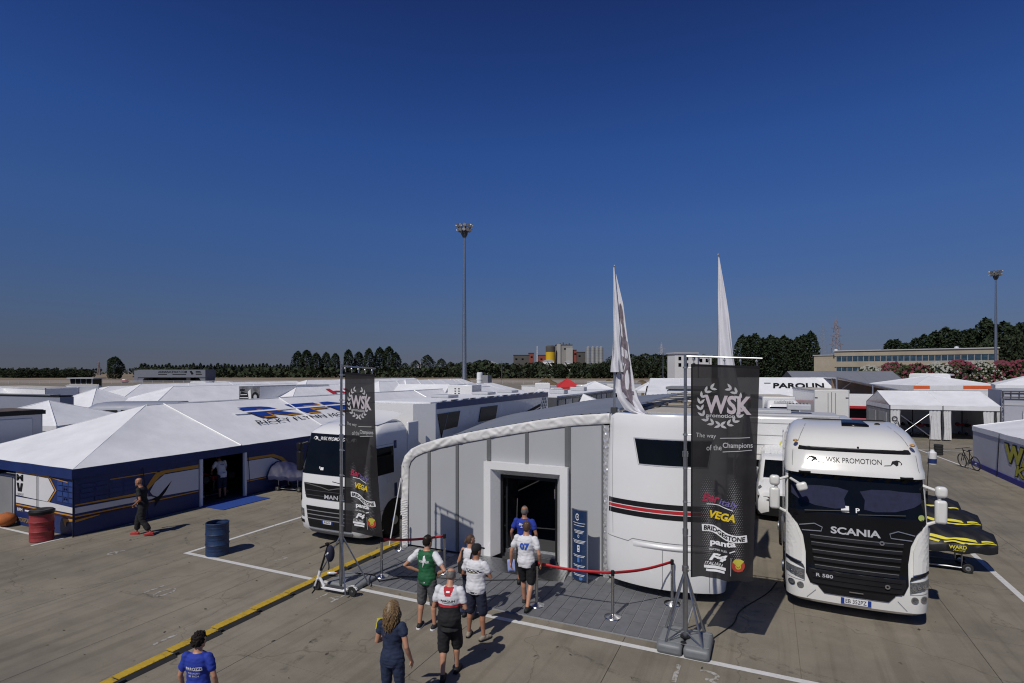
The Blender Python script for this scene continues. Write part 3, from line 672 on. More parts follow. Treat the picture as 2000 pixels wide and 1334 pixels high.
# dim interior: floor, tool cabinets, kart
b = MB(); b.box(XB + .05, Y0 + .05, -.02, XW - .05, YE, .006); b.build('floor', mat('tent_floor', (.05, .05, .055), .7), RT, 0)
mt = MB(); mt.box(-18.95, 13.7, .002, -17.75, 15.75, .02); tag(mt.build('floor_mat', mat('blue_carpet', (.008, .045, .24), .95, var=.15, ns=9)), 'blue carpet mat in front of the tent doorway', 'mat')
for k, (x, y) in enumerate([(-20.9, 13.2), (-21.0, 14.6)]):
    t = wt('tool_cabinet', ['dark tool cabinet at the left inside the tent doorway', 'dark tool cabinet deeper inside the tent doorway'][k], 'cabinet', (x, y, 0), 'cabinets in the race tent')
    b = MB(); b.box(x - .3, y - .5, .1, x + .3, y + .5, 1.2); b.build('carcass', dgrey, t, bevel=.015)
    for q in range(4):
        b = MB(); b.box(x + .301, y - .46, .16 + .25 * q, x + .325, y + .46, .37 + .25 * q); b.build('drawer', mgrey, t)
    b = MB()
    for q in range(7): b.box(x - .2 + .05 * q, y - .4 + .12 * q, 1.2, x - .08 + .05 * q, y - .3 + .12 * q, 1.32 + .11 * ((q * 5) % 4))
    b.build('tools', mat('olive_things', (.12, .10, .05), .7, var=.5), t)

# ---- deck of grey anti-slip boards in front of the hospitality unit
boardm = mat('grey_deck_board', (.125, .129, .138), .62, var=.16, ns=5, bump=.3, bs=40)
dk = wt('deck_floor', 'grey boarded walkway deck in front of the hospitality awning', 'deck', (-5.5, 11.7, 0))
b = MB(); b.box(-9.45, 10.36, -.005, -1.42, 13.05, .018); b.build('underlay', mat('seam_grey', (.26, .265, .275), .7), dk, 0)
bb = MB(); bb.box(.006, .006, 0, .238, .595, .03); bme = bb.mesh('board', boardm, 0)
for i in range(32):
    for j in range(5):
        y = 10.37 + .6 * j + (-.3 if i % 2 else 0)
        if y < 10.3: y = 10.37
        if y + .6 > 13.12: continue
        o = put('board', bme, dk); o.location = V((-9.44 + .25 * i, y, .001 + rnd.uniform(0, .002)))
# ---- cable ramp: yellow lidded rubber sections
cr = wt('cable_ramp', 'long yellow and black cable protector running across the concrete', 'cable ramp', (-9.72, 8, 0))
b1 = MB(); b1.prism([(-.15, 0), (-.08, .045), (.09, .045), (.17, 0)], 0, .92, lambda u, v, a: (u, a, v)); bm_ = b1.mesh('rubber_base', rubber, 0)
b2 = MB(); b2.box(-.125, .015, .045, .075, .905, .057)
for q in range(9): b2.box(-.115, .05 + .1 * q, .057, .065, .08 + .1 * q, .061)
ym = worn('yellow_ramp_paint', (.48, .32, .025), (.24, .17, .03), .42); lm_ = b2.mesh('yellow_lid', ym, 0)
b3 = MB(); b3.box(.08, -.06, .01, .16, .06, .05); jm_ = b3.mesh('joint_lug', rubber, 0)
for k in range(13):
    y = 1.7 + .925 * k
    for nm, me in (('rubber_base', bm_), ('yellow_lid', lm_), ('joint_lug', jm_)):
        o = put(nm, me, cr); o.location = V((-9.5 - .27 * max(0, min(1, (y - 5.2) / 4.6)) ** .8 + .12 * max(0, (y - 10) / 3) + rnd.uniform(-.008, .008), y, .003))

# ---- hospitality awning
AW = wt('hospitality_awning', 'grey panelled hospitality awning with a curved padded white edge', 'awning', (-6.5, 13.1, 0))
YF = 13.1
PROF = [(-9.55, 0), (-9.55, 1.2), (-9.53, 2.3), (-9.42, 2.58), (-9.2, 2.79), (-8.9, 2.93), (-8.3, 3.12), (-7.5, 3.31), (-6.7, 3.48), (-5.9, 3.64), (-5.2, 3.77), (-4.4, 3.90), (-3.45, 3.99)]
def ztop(x):
    for (a, za), (c, zc) in zip(PROF[2:], PROF[3:]):
        if a <= x <= c: return za + (zc - za) * (x - a) / (c - a)
    return PROF[-1][1]
panel = mat('silver_grey_panel', (.40, .41, .425), .5, var=.03, ns=.6); mull = mat('dark_mullion', (.13, .135, .14), .5)
inz = lambda x: ztop(x) - .23
xs = [(-9.30, -8.66), (-8.56, -7.75), (-7.65, -6.79), (-6.66, -5.68), (-5.58, -4.6), (-4.48, -3.66)]
for k, (x0, x1) in enumerate(xs):
    z0 = 2.6 if k in (3, 4) else .06
    b = MB(); n = 6; P_ = [(x0, z0), (x1, z0)] + [(x1 + (x0 - x1) * i / n, inz(x1 + (x0 - x1) * i / n)) for i in range(n + 1)]
    b.prism(P_, YF, YF + .04, lambda u, v, a: (u, a, v)); b.build('wall_panel', panel, AW, 0)
for x0, x1, z0 in [(-8.655, -8.565, .06), (-7.745, -7.655, .06), (-6.785, -6.665, 2.64), (-5.675, -5.585, 2.64), (-4.595, -4.485, 2.64), (-3.655, -3.6, .06), (-4.478, -4.44, .06), (-9.34, -9.305, .06)]:
    b = MB(); b.box(x0, YF - .02, z0, x1, YF + .05, inz((x0 + x1) / 2) - .005); b.build('mullion', mull, AW, 0)
quilt = mat('white_quilted_pvc', (.66, .655, .64), .5, var=.06, ns=3)
def pad(p):                                       # wrinkled padded edge strip
    return p
b = MB()
NP = 90
top = [PROF[2]]; 
for i in range(NP + 1):
    x = -9.5 + (9.5 - 3.45) * i / NP
def edge(u):                                      # outer curve, arc parameter
    tot = 0; seg = []
    for a, c in zip(PROF[1:], PROF[2:]): l = math.dist(a, c); seg.append((tot, l, a, c)); tot += l
    d = u * tot
    for t0, l, a, c in seg:
        if d <= t0 + l + 1e-6:
            q = (d - t0) / l; tx, tz = (c[0] - a[0]) / l, (c[1] - a[1]) / l
            return (a[0] + (c[0] - a[0]) * q, a[1] + (c[1] - a[1]) * q, tz, -tx)
def padfn(u, v):
    x, z, nx, nz = edge(min(u, .9999)); d = .25 * v
    w1 = max(0, _nz.noise(V((u * 30 + v * 1.6, v * .8, 0)))) ** .8; w2 = max(0, _nz.noise(V((u * 62 - v * 1.1, v * 1.1, 5))))
    bul = .014 * min(1, 9 * v, 9 * (1 - v)) + (.060 * w1 + .045 * w2) * math.sin(math.pi * v) ** .7 
    return (x + nx * d, YF - .03 - bul, z + nz * d)
b.grid(padfn, 260, 8); b.build('padded_edge', quilt, AW, 80)
def stripfn(x0, x1, z1):
    def fn(u, v): return (x0 + (x1 - x0) * u, YF - .04 - .04 * math.sin(math.pi * u) - .014 * math.sin(v * 160 + 3 * math.sin(u * 7 + v * 31)), .02 + z1 * v)
    return fn
b = MB(); b.grid(stripfn(-9.56, -9.31, 1.3), 6, 90); b.build('padded_edge', quilt, AW, 80)
foil = mat('crumpled_foil_flap', (.62, .62, .63), .25, .5, var=.2, ns=9)
b = MB(); b.grid(stripfn(-3.60, -3.46, 3.68), 5, 120); b.build('foil_flap', foil, AW, 20)
# roof membrane with fine ribs, side and back walls
roofm = mat('grey_roof_membrane', (.20, .215, .245), .5, var=.08, ns=.6)
b = MB(); NX = 110
def rfn(u, v):
    x = -9.5 + 6.1 * u; zr_ = 2.95 + 1.06 * max(0, u) ** .4; q = min(1, v * 2.2); q = q * q * (3 - 2 * q)
    z = ztop(x) * (1 - q) + zr_ * q + .014 * (1 if int(u * NX) % 4 == 0 else 0) - .05 * math.sin(math.pi * v)
    return (x, YF + .05 + 13.0 * v, z + .005)
b.grid(rfn, NX, 40); b.build('roof_membrane', roofm, AW, 50)
b = MB(); b.box(-9.56, YF + .04, 0, -9.52, 26.1, 2.35); b.box(-9.56, YF + 1.5, 2.351, -9.52, 26.1, 2.6); b.prism([(-9.5, .0)] + [(x, z - .02) for x, z in PROF[2:]] + [(-3.45, 0)], 26.1, 26.14, lambda u, v, a: (u, a, v)); b.build('side_wall', panel, AW, 0)
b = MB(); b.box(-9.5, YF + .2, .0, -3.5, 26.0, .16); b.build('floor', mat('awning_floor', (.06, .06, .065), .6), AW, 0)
# splayed white door surround
b = MB(); o_ = [(-6.80, .12), (-6.80, 2.62), (-4.47, 2.62), (-4.47, .12)]; i_ = [(-6.44, .17), (-6.44, 2.27), (-4.83, 2.27), (-4.83, .17)]
md = [(-6.60, .12), (-6.60, 2.43), (-4.67, 2.43), (-4.67, .12)]
b.rings([[(x, YF + .02, z) for x, z in o_], [(x, YF - .17, z) for x, z in o_], [(x, YF - .17, z) for x, z in md], [(x, YF + .10, z) for x, z in i_], [(x, YF + .22, z) for x, z in i_]], cap=False, close=False)
b.build('door_frame', white, AW, 20)
b = MB(); b.box(-6.435, YF + .12, .17, -6.37, YF + .2, 2.26); b.box(-4.90, YF + .12, .17, -4.835, YF + .2, 2.26); b.box(-6.37, YF + .12, 2.18, -4.90, YF + .2, 2.26); b.build('inner_door_frame', black, AW)
b = MB(); b.box(-6.36, YF + .25, .18, -6.30, YF + .95, 2.15); b.build('open_door_leaf', mat('tinted_door', (.02, .022, .025), .2), AW)
b = MB(); b.tube([(-6.28, YF + .8, .9), (-6.26, YF + .8, 1.5)], .02, 6); b.build('door_handle', chrome, AW)
b = MB(); b.box(-4.92, YF + .10, 1.75, -4.89, YF + .14, 2.0); b.build('hinge', chrome, AW)
b = MB(); b.box(-6.35, YF + .24, .17, -4.85, YF + .5, .26)
for k in range(8): b.box(-6.35, YF + .24 + .03 * k, .26, -4.85, YF + .25 + .03 * k, .268)
b.build('threshold', alu, AW)
chk = mat('chequer_plate', (.42, .425, .43), .35, 1., var=.15, ns=20)
b = MB(); b.add([(-7.0, 12.30, .035), (-4.35, 12.30, .035), (-4.45, 12.93, .14), (-6.8, 12.93, .14), (-7.0, 12.30, .02), (-4.35, 12.30, .02), (-4.45, 12.93, .02), (-6.8, 12.93, .02)], [(0, 1, 2, 3), (0, 4, 5, 1), (1, 5, 6, 2), (2, 6, 7, 3), (3, 7, 4, 0)])
for i in range(30):
    for j in range(8):
        x, y = -6.85 + .083 * i, 12.35 + .07 * j; z = .035 + (y - 12.3) / .63 * .105
        a = .785 if (i + j) % 2 else -.785; c, s_ = .03 * math.cos(a), .03 * math.sin(a)
        b.add([(x - c, y - s_, z), (x + s_ * .3, y - c * .3, z + .006), (x + c, y + s_, z), (x - s_ * .3, y + c * .3, z + .006)], [(0, 1, 2, 3)])
b.build('chequer_plate_ramp', chk, AW, 0)

# ---- shells with a bowed front: used for cabs and the hospitality trailer
class Shell:
    def __init__(s, rings): s.r = rings            # z, hw, yf, yb, bow, rc
    def prm(s, z):
        r = s.r
        if z <= r[0][0]: return r[0][1:]
        for a, c in zip(r, r[1:]):
            if z <= c[0]:
                q = (z - a[0]) / (c[0] - a[0]); return [x + (y - x) * q for x, y in zip(a[1:], c[1:])]
        return r[-1][1:]
    def front(s, x, z):
        hw, yf, yb, bow, rc = s.prm(z); ax = min(abs(x), hw); y = yf + bow * (ax / hw) ** 2
        e = ax - (hw - rc)
        if e > 0: y += rc - math.sqrt(max(0, rc * rc - e * e))
        return y
    def fn(s, off): return lambda x, z: V((x, s.front(x, z) - off, z))
    def sidefn(s, sg, off): return lambda y, z: V((sg * (s.prm(z)[0] + off), y, z))
    def mesh(s, name, m, parent, zs=None, smooth=38):
        b = MB(); rs = []
        for z in zs or [r[0] for r in s.r]:
            hw, yf, yb, bow, rc = s.prm(z); xs_ = [-hw + rc * (1 - math.cos(R(90 * i / 7))) for i in range(7)]
            mid = [(-hw + rc) + (2 * (hw - rc)) * i / 10 for i in range(11)]
            xs_ = xs_ + mid + [-x for x in xs_[::-1]]
            ring = [(x, s.front(x, z), z) for x in xs_]
            ys_ = ring[-1][1]
            ring += [(hw, ys_ + (yb - .06 - ys_) * q, z) for q in (.33, .66, 1)] + [(hw - .06, yb, z), (-hw + .06, yb, z)] + [(-hw, ys_ + (yb - .06 - ys_) * q, z) for q in (1, .66, .33)]
            rs.append(ring)
        b.rings(rs); return b.build(name, m, parent, smooth)
def plate(name, shapes, fn, m, parent, th=.03, sub=.12, smooth=0):
    o = decal(name, shapes, fn, m, parent, sub); md = o.modifiers.new('thick', 'SOLIDIFY'); md.thickness = th; md.offset = 0; return o
def wheel(parent, x, y, r=.5, w=.3, hub=alu, sx=1, name='wheel'):
    X = M4.Translation((x, y, r)) @ M4.Rotation(R(90) * sx, 4, 'Y')
    b = MB(); b.lathe([(r * .62, -w / 2), (r * .93, -w / 2), (r, -w / 2 + .04), (r, w / 2 - .04), (r * .93, w / 2), (r * .62, w / 2)], 28)
    for q in range(28):
        a = 6.2832 * q / 28; b.box(-.012, -w / 2 + .03, 0, .012, w / 2 - .03, .012, M4.Rotation(a, 4, 'Z') @ M4.Translation((r - .004, 0, 0)) @ M4.Rotation(R(90), 4, 'Y') @ M4.Rotation(R(90), 4, 'Z'))
    ty = b.build(name, rubber, parent); ty.matrix_basis = X
    b = MB(); b.lathe([(r * .6, w / 2 - .02), (r * .58, w / 2 - .01), (r * .5, w / 2 - .07), (r * .3, w / 2 - .04), (r * .26, w / 2 + .03), (r * .1, w / 2 + .04)], 24)
    for q in range(10):
        a = q * .628; b.ball((r * .38 * math.cos(a), r * .38 * math.sin(a), w / 2 - .04), .025, 6, 4)
    put('rim', b.mesh('rim', hub), ty); return ty
def pair(fn):
    for s in (-1, 1): fn(s)

# ---- white hospitality trailer
HT = thing('hospitality_trailer', 'tall white hospitality trailer with a rounded nose and a red and black stripe', 'trailer', (-2.12, 12.25, 0))
sh = Shell([(.24, 1.29, .05, 13.9, .33, .2), (.5, 1.32, 0, 13.9, .33, .2), (1.28, 1.33, .02, 13.9, .33, .2), (2.0, 1.33, .08, 13.9, .33, .2), (2.8, 1.33, .17, 13.9, .31, .2), (3.4, 1.33, .25, 13.9, .38, .2), (3.97, 1.33, .34, 13.9, .36, .2), (4.02, 1.31, .37, 13.9, .36, .2)])
sh.mesh('body', white, HT, [.24, .5, .9, 1.28, 1.6, 2.0, 2.4, 2.8, 3.1, 3.4, 3.7, 3.96, 4.02])
f = sh.fn
plate('window', poly((-.62, 3.47), (1.02, 3.47), (.94, 2.93), (-.5, 2.93)), f(.006), glass, HT, .012)
decal('window_trim', [stroke([(-.65, 3.49), (1.05, 3.49), (.96, 2.91), (-.52, 2.91), (-.65, 3.49)], .025)], f(.006), lgrey, HT, .12)
for z0, z1, m in [(1.985, 2.095, ink), (1.895, 1.965, red), (1.765, 1.875, ink)]:
    decal('stripe', stroke([(-1.3 + 2.6 * i / 30, (z0 + z1) / 2) for i in range(31)], z1 - z0), f(.005), m, HT)
decal('panel_gap', [stroke([(-1.3, 1.24), (-.72, 1.20), (-.62, 1.27), (1.3, 1.27)], .014), stroke([(.05, .26), (.05, 1.22)], .012), stroke([(-1.2, 3.9), (-1.1, 1.3)], .008), stroke([(1.0, .26), (1.0, 1.2)], .012)], f(.004), mgrey, HT, .08)
b = MB(); b.grid(lambda u, v: (-.6 + 1.7 * u, sh.front(-.6 + 1.7 * u, 1.22 - .09 * v) - .004 - .035 * math.sin(3.14 * v) * math.sin(3.14 * u) ** .5, 1.22 - .11 * v), 14, 5); b.build('fairing_lip', white, HT, 60)
rm = mat('dusty_trailer_roof', (.46, .425, .36), .7, var=.12, ns=.8)
b = MB(); b.box(-1.22, 1.1, 4.022, 1.22, 13.8, 4.03); b.build('roof_sheet', rm, HT, 0)
b = MB()
for y in (3.0, 4.6, 6.2, 7.8, 9.4, 11.0): b.box(-1.2, y, 4.031, 1.2, y + .07, 4.06)
b.build('roof_rib', dgrey, HT, 0)
b = MB(); b.box(-1.24, 1.1, 4.023, -1.16, 13.8, 4.08); b.box(1.16, 1.1, 4.023, 1.24, 13.8, 4.08); b.build('roof_rail', alu, HT)
b = MB(); b.tube([(-.9, 1.4, 4.10), (.35, 12.4, 4.10)], .05, 6); b.tube([(-.7, 1.4, 4.08), (.5, 12.4, 4.08)], .025, 6); b.build('awning_bar', dgrey, HT)
for (x, y) in [(-.2, 4.0), (-.1, 5.6), (0, 7.1), (.2, 8.6)]:
    b = MB(); b.box(x - .35, y - .25, 4.031, x + .35, y + .25, 4.09); b.build('roof_hatch', mat('tan_hatch', (.30, .26, .2), .6), HT, bevel=.02)
b = MB(); b.box(-1.1, .9, .12, 1.1, 13.6, .24); b.build('underframe', black, HT, 0)
b = MB(); b.box(-1.2, 13.905, .3, 1.2, 13.93, 3.9); b.build('rear_doors', offwhite, HT)
for y in (9.2, 10.5, 11.8): pair(lambda s: wheel(HT, s * 1.1, y, .48, .34))
# two flags standing on the trailer's front edge
flagm = mat('flag_cloth', (.66, .66, .70), .7, var=.06, ns=3); 
def flag(x, y, ztip, outline, label, motif):
    t = wt('flag', label, 'flag', (x, y, 4.0), 'flags on the hospitality trailer')
    b = MB(); b.tube([(x, y, 3.95), (x, y, ztip)], [.03, .016], 8); b.ball((x, y, ztip), .03, 8, 6); b.build('flagpole', alu, t)
    b = MB(); b.box(x - .08, y - .06, 4.0, x + .06, y + .06, 4.14); b.build('pole_bracket', dgrey, t)
    for li, (rows, dep) in enumerate(outline):
        def cl(u, v, rows=rows, dep=dep):         # outline rows: z, left offset, right offset
            k = v * (len(rows) - 1); i = min(int(k), len(rows) - 2); q = k - i
            z, l, r_ = [a + (c - a) * q for a, c in zip(rows[i], rows[i + 1])]
            s = l + (r_ - l) * u; fold = .07 * math.sin(u * 8 + v * 4 + li) * v + .03 * math.sin(u * 17 - v * 9) * v
            return V((x + s * CA * .97 + fold * SA, y - dep - s * SA * .6 - fold * CA, z))
        b = MB(); b.grid(cl, 16, 40); b.build('cloth', flagm, t, 80)
    if motif:
        for mt_ in motif: decal('print', mt_, lambda s, q: cl(s, q) + V((SA, -CA, 0)) * .012, mat('flag_ink', (.17, .14, .165), .6, var=.5, ns=7), t, .05)
    return t
flag(-3.30, 12.95, 7.50, [([(7.45, .0, .02), (6.57, -.0, .12), (5.78, -.02, .21), (5.3, -.05, .25), (4.98, -.08, .28)], .10), ([(7.3, .02, .05), (6.57, .10, .26), (5.78, .18, .38), (5.2, .22, .48), (4.9, .05, .55), (4.6, .03, .60), (4.35, .12, .70), (4.1, .32, .86), (4.02, .55, 1.05)], .02)],
     'long white flag with dark lettering hanging folded on the left front of the trailer roof',
     [disc(.45, .16, .3, .04), poly((.1, .24), (.9, .27), (.8, .32), (.05, .29)), poly((.1, .34), (.9, .37), (.9, .40), (.1, .37)), ring2(.55, .46, .2, .3, 14), ring2(.6, .56, .12, .22, 12), poly((.3, .62), (.9, .66), (.85, .70), (.3, .67)), poly((.35, .74), (.7, .72), (.55, .84))])
flag(-.98, 12.95, 7.56, [([(7.5, 0, .02), (6.9, -.01, .13), (6.2, -.02, .25), (5.4, -.02, .36), (4.7, .0, .5), (4.2, .05, .6)], .03)],
     'plain white flag rising straight behind the right banner', None)

# ---- trucks
def lorry(loc, label, shell, yb):
    t = thing('truck_tractor', label, 'truck', loc)
    shell.mesh('cab', offwhite if 'black' in label else white, t)
    def arch(s):
        b = MB(); X = [(1.42 + .62 * math.cos(R(a)), .55 + .62 * math.sin(R(a))) for a in range(-20, 201, 20)]
        b.prism(X, s * 1.18, s * 1.262, lambda u, v, a: (a, u, v)); b.build('wheel_arch', black, t, 20)
        wheel(t, s * 1.09, 1.42, .5, .34, alu, 1 if s > 0 else -1)
        for k in range(2): wheel(t, s * 1.02, 5.0, .5, .56, alu, 1 if s > 0 else -1) if k == 0 else None
        b = MB(); b.box(s * 1.0 if s > 0 else -1.25, 2.45, .3, 1.25 if s > 0 else s * 1.0, 4.2, 1.0); b.build('side_skirt', white, t, bevel=.04)
    pair(arch)
    b = MB(); b.box(-.45, .8, .55, .45, 5.9, .95); b.box(-1.2, .5, .24, 1.2, 2.2, .5); b.build('chassis', black, t, 0)
    return t
def mirror(t, s, pts, main, small, m):
    b = MB(); b.tube(pts, .035, 8); b.build('mirror_arm', m, t)
    for (x, y, z, hx, hy, hz) in (main, small):
        b = MB(); b.box(x - hx, y - hy, z - hz, x + hx, y + hy, z + hz); b.build('mirror', m, t, bevel=min(hx, hy) * .8, bseg=4)

SC = Shell([(.24, 1.19, .10, 2.3, .1, .3), (.31, 1.24, .02, 2.3, .1, .28), (.6, 1.25, 0, 2.3, .1, .26), (.93, 1.25, .02, 2.3, .1, .24), (1.0, 1.25, .05, 2.3, .1, .22), (1.6, 1.25, .09, 2.3, .1, .2), (2.08, 1.25, .14, 2.3, .1, .2), (2.5, 1.25, .26, 2.3, .1, .2), (2.84, 1.25, .36, 2.3, .1, .22),
            (2.87, 1.26, .22, 2.3, .1, .3), (2.98, 1.26, .25, 2.3, .1, .32), (3.06, 1.25, .32, 2.3, .1, .36), (3.32, 1.235, .42, 2.3, .1, .4), (3.36, 1.225, .50, 2.3, .1, .42), (3.44, 1.215, .54, 2.3, .1, .45), (3.56, 1.19, .68, 2.3, .1, .5), (3.66, 1.15, .9, 2.3, .1, .55), (3.74, 1.09, 1.2, 2.3, .1, .55), (3.80, 1.02, 1.6, 2.3, .1, .5), (3.84, .92, 2.05, 2.3, .08, .2)])
sx0 = (1.60, 12.88, 0)
S_ = lorry(sx0, 'white tractor unit with a tall domed roof and black grille', SC, 2.3)
f = SC.fn
plate('front_panel', poly((-.62, .62), (.62, .62), (.80, .66), (.88, .85), (.88, 1.25), (.93, 1.6), (1.03, 1.82), (1.2, 2.02), (1.2, 2.1), (-1.2, 2.1), (-1.2, 2.02), (-1.03, 1.82), (-.93, 1.6), (-.88, 1.25), (-.88, .85), (-.80, .66)), f(.012), gloss, S_, .02)
plate('windscreen', poly((-1.2, 2.1), (1.2, 2.1), (1.19, 2.845), (-1.19, 2.845)), f(.008), glass, S_, .012)
curt = mat('blue_curtain', (.014, .017, .048), .9, var=.35, ns=9)
for s in (-1, 1):
    sgn = s
    decal('cab_curtain', [poly((sgn * .16, 2.22), (sgn * .35, 2.19), (sgn * .7, 2.22), (sgn * 1.0, 2.32), (sgn * 1.14, 2.42), (sgn * 1.14, 2.60), (sgn * .9, 2.60), (sgn * .6, 2.62), (sgn * .3, 2.61), (sgn * .1, 2.56), (sgn * .18, 2.40))], lambda x, z: V((x, SC.front(x, z) - .024 - .008 * math.sin(x * 23 + z * 6), z)), curt, S_, .06)
decal('card', [poly((-.24, 2.14), (-.10, 2.14), (-.10, 2.26), (-.24, 2.26))], f(.02), wink, S_); decal('card', [tfit('P', .07, .09, .05, 2.19, bold=.02)], f(.02), wink, S_)
decal('sticker', [disc(1.12, 2.14, .055)], f(.022), mat('green_sticker', (.35, .42, .12), .5), S_)
decal('lettering', [tfit('SCANIA', .86, .14, 0, 1.77, bold=.03)], f(.036), lgrey, S_, .1)
decal('lettering', [tfit('R 580', .30, .07, -.55, .85, bold=.02)], f(.07), lgrey, S_, .1)
for k, z in enumerate((1.60, 1.46, 1.31, 1.16, 1.01)):
    w_ = .80 - .02 * k
    b = MB(); b.rings([[(x, SC.front(x, z) + dy, z + dz) for dy, dz in ((-.03, -.05), (-.075, -.035), (-.06, .03), (-.03, .045))] for x in [-w_ + 2 * w_ * i / 14 for i in range(15)]]); b.build('grille_slat', black, S_)
    decal('slat_trim', stroke([(-w_ + 2 * w_ * i / 14, z + .03) for i in range(15)], .012), lambda x, q, z=z: V((x, SC.front(x, z) - .066, q)), alu, S_)
plate('lower_grille', poly((-.76, .66), (.76, .66), (.83, .80), (.83, .95), (-.83, .95), (-.83, .80)), f(.03), black, S_, .02)
for z in (.90, .80, .70):
    b = MB(); b.rings([[(x, SC.front(x, z) + dy, z + dz) for dy, dz in ((-.03, -.03), (-.06, -.02), (-.055, .02), (-.03, .03))] for x in [-.76 + 1.52 * i / 12 for i in range(13)]]); b.build('grille_slat', black, S_)
plate('bumper_intake', poly((-.55, .49), (.55, .49), (.66, .62), (-.66, .62)), f(.014), black, S_, .02)
for x, z in ((.44, 1.62), (.52, .80)): plate('badge', [ring2(x, z, .02, .045, 14)], f(.085), chrome, S_, .01)
decal('crest_mark', [stroke([(-.12, .60), (.12, .60)], .02)], f(.062), chrome, S_, .1)
lampm = mat('headlamp_lens', (.10, .105, .11), .08, .0, var=.7, ns=28, coat=1); 
def scside(s):
    plate('headlight', poly((s * .90, .70), (s * 1.23, .80), (s * 1.235, .96), (s * .9, .90)), f(.012), lampm, S_, .02)
    for q in range(3): plate('headlight_lamp', [ring2(s * (.97 + .085 * q), .80 + .02 * q, .012, .035, 12)], f(.026), chrome, S_, .008)
    plate('headlight_brow', poly((s * .9, .93), (s * 1.24, 1.06), (s * 1.24, 1.11), (s * .93, 1.0)), f(.02), black, S_, .02)
    for x, z in ((.98, .58), (1.14, .60)):
        plate('fog_light', [disc(s * x, z, .055, .05, 14)], f(.01), lampm, S_, .02); plate('fog_light_ring', [ring2(s * x, z, .045, .062, 16)], f(.018), chrome, S_, .01)
    decal('panel_gap', [stroke([(s * .86, .34), (s * .70, .52)], .012), stroke([(s * .9, .665), (s * 1.24, .70)], .01)], f(.006), mgrey, S_, .08)
    plate('corner_deflector', poly((s * .96, 1.05), (s * 1.235, 1.14), (s * 1.23, 2.0), (s * 1.16, 1.96), (s * 1.06, 1.75), (s * .97, 1.5)), f(.03), offwhite, S_, .03)
    plate('air_inlet_trim', [stroke([(s * 1.0, 1.80), (s * .72, 1.86), (s * .58, 1.80), (s * .6, 1.72), (s * .95, 1.70)], .018)], f(.04), alu, S_, .01)
    plate('marker_lights', [poly((s * .78, 2.865), (s * 1.0, 2.865), (s * 1.0, 2.905), (s * .78, 2.905))], f(.012), black, S_, .03)
    decal('side_window', poly((.55, 2.02), (1.45, 2.02), (1.45, 2.74), (.72, 2.74)), SC.sidefn(s, .006), glass, S_)
    decal('door_gap', [stroke([(.42, 1.0), (.42, 2.0), (.62, 2.8), (1.55, 2.8), (1.55, 1.0), (.42, 1.0)], .014)], SC.sidefn(s, .005), mgrey, S_)
    b = MB()
    for q in range(3): b.box(min(s * 1.262, s * 1.2), .62, .34 + .26 * q, max(s * 1.262, s * 1.2), 1.0, .42 + .26 * q)
    b.build('step', black, S_)
    b = MB(); b.tube([(s * 1.27, .52, 1.3), (s * 1.30, .5, 1.9)], .016, 6); b.build('grab_rail', alu, S_)
    b = MB(); b.box(min(s * 1.22, s * 1.255), 2.3, .9, max(s * 1.22, s * 1.255), 3.0, 3.5); b.build('side_deflector', offwhite, S_, bevel=.02)
    mirror(S_, s, [(s * 1.2, .5, 2.72), (s * 1.42, .36, 2.66), (s * 1.47, .38, 2.1), (s * 1.24, .42, 1.98)], (s * 1.46, .38, 2.26, .10, .07, .23), (s * 1.46, .36, 2.65, .10, .08, .11), offwhite)
pair(scside)
b = MB(); b.tube([(-1.15, .3, 2.72), (-1.0, -.05, 2.68)], .03, 8); b.build('mirror_arm', offwhite, S_)
b = MB(); b.box(-1.06, -.14, 2.55, -.86, -.02, 2.72, M4.Translation((-.96, -.08, 2.64)) @ M4.Rotation(R(-18), 4, 'Y') @ M4.Translation((.96, .08, -2.64))); b.build('front_mirror', offwhite, S_, bevel=.05, bseg=4)
plate('roof_lip', poly((-1.0, 3.33), (1.0, 3.33), (.97, 3.39), (-.97, 3.39)), f(.02), black, S_, .05)
decal('lettering', [tfit('WSK PROMOTION', .98, .10, 0, 3.16)], f(.006), ink, S_, .1)
def hawk(cx, z, s): return [poly(*[(cx + s * a, z + b_) for a, b_ in p]) for p in ([(0, -.05), (.05, -.02), (.1, -.06), (.13, -.04), (.08, .0), (.14, .03), (.10, .05), (.03, .03)], [(.1, .055), (.16, .04), (.2, -.01), (.17, -.05), (.18, 0), (.14, .03)], [(-.12, -.07), (0, -.06), (.02, -.045), (-.1, -.055)])]
[decal('emblem', hawk(s * .64, 3.16, s), f(.006), ink, S_, .1) for s in (-1, 1)]
b = MB(); b.add([(-.1, 1.42, 3.785), (.42, 1.42, 3.785), (.36, 1.98, 3.848), (-.05, 1.98, 3.848)], [(0, 1, 2, 3)]); o = b.build('roof_hatch', gloss, S_); md = o.modifiers.new('t', 'SOLIDIFY'); md.thickness = .05; md.offset = 0
b = MB(); b.ball((.62, 1.75, 3.81), (.06, .06, .035), 10, 6); b.build('beacon', black, S_)
b = MB(); b.tube([(-1.12, 2.28, 3.70), (-.8, 2.2, 3.86), (.8, 2.2, 3.86), (1.12, 2.28, 3.70)], .016, 5); b.build('roof_edge_seal', black, S_)
b = MB(); b.ball((.1, .52, 3.42), .02, 8, 6); b.build('washer_nozzle', black, S_)
b = MB(); b.box(-1.05, 2.31, 1.0, 1.05, 2.9, 3.72); b.build('rear_fairing', offwhite, S_, bevel=.15)
b = MB(); b.tube([(1.28, .62, 2.35), (1.30, .66, 2.6)], [.022, .018], 8); b.tube([(1.30, .66, 2.6), (1.40, .8, 4.1)], [.007, .004], 5); b.build('radio_antenna', black, S_)
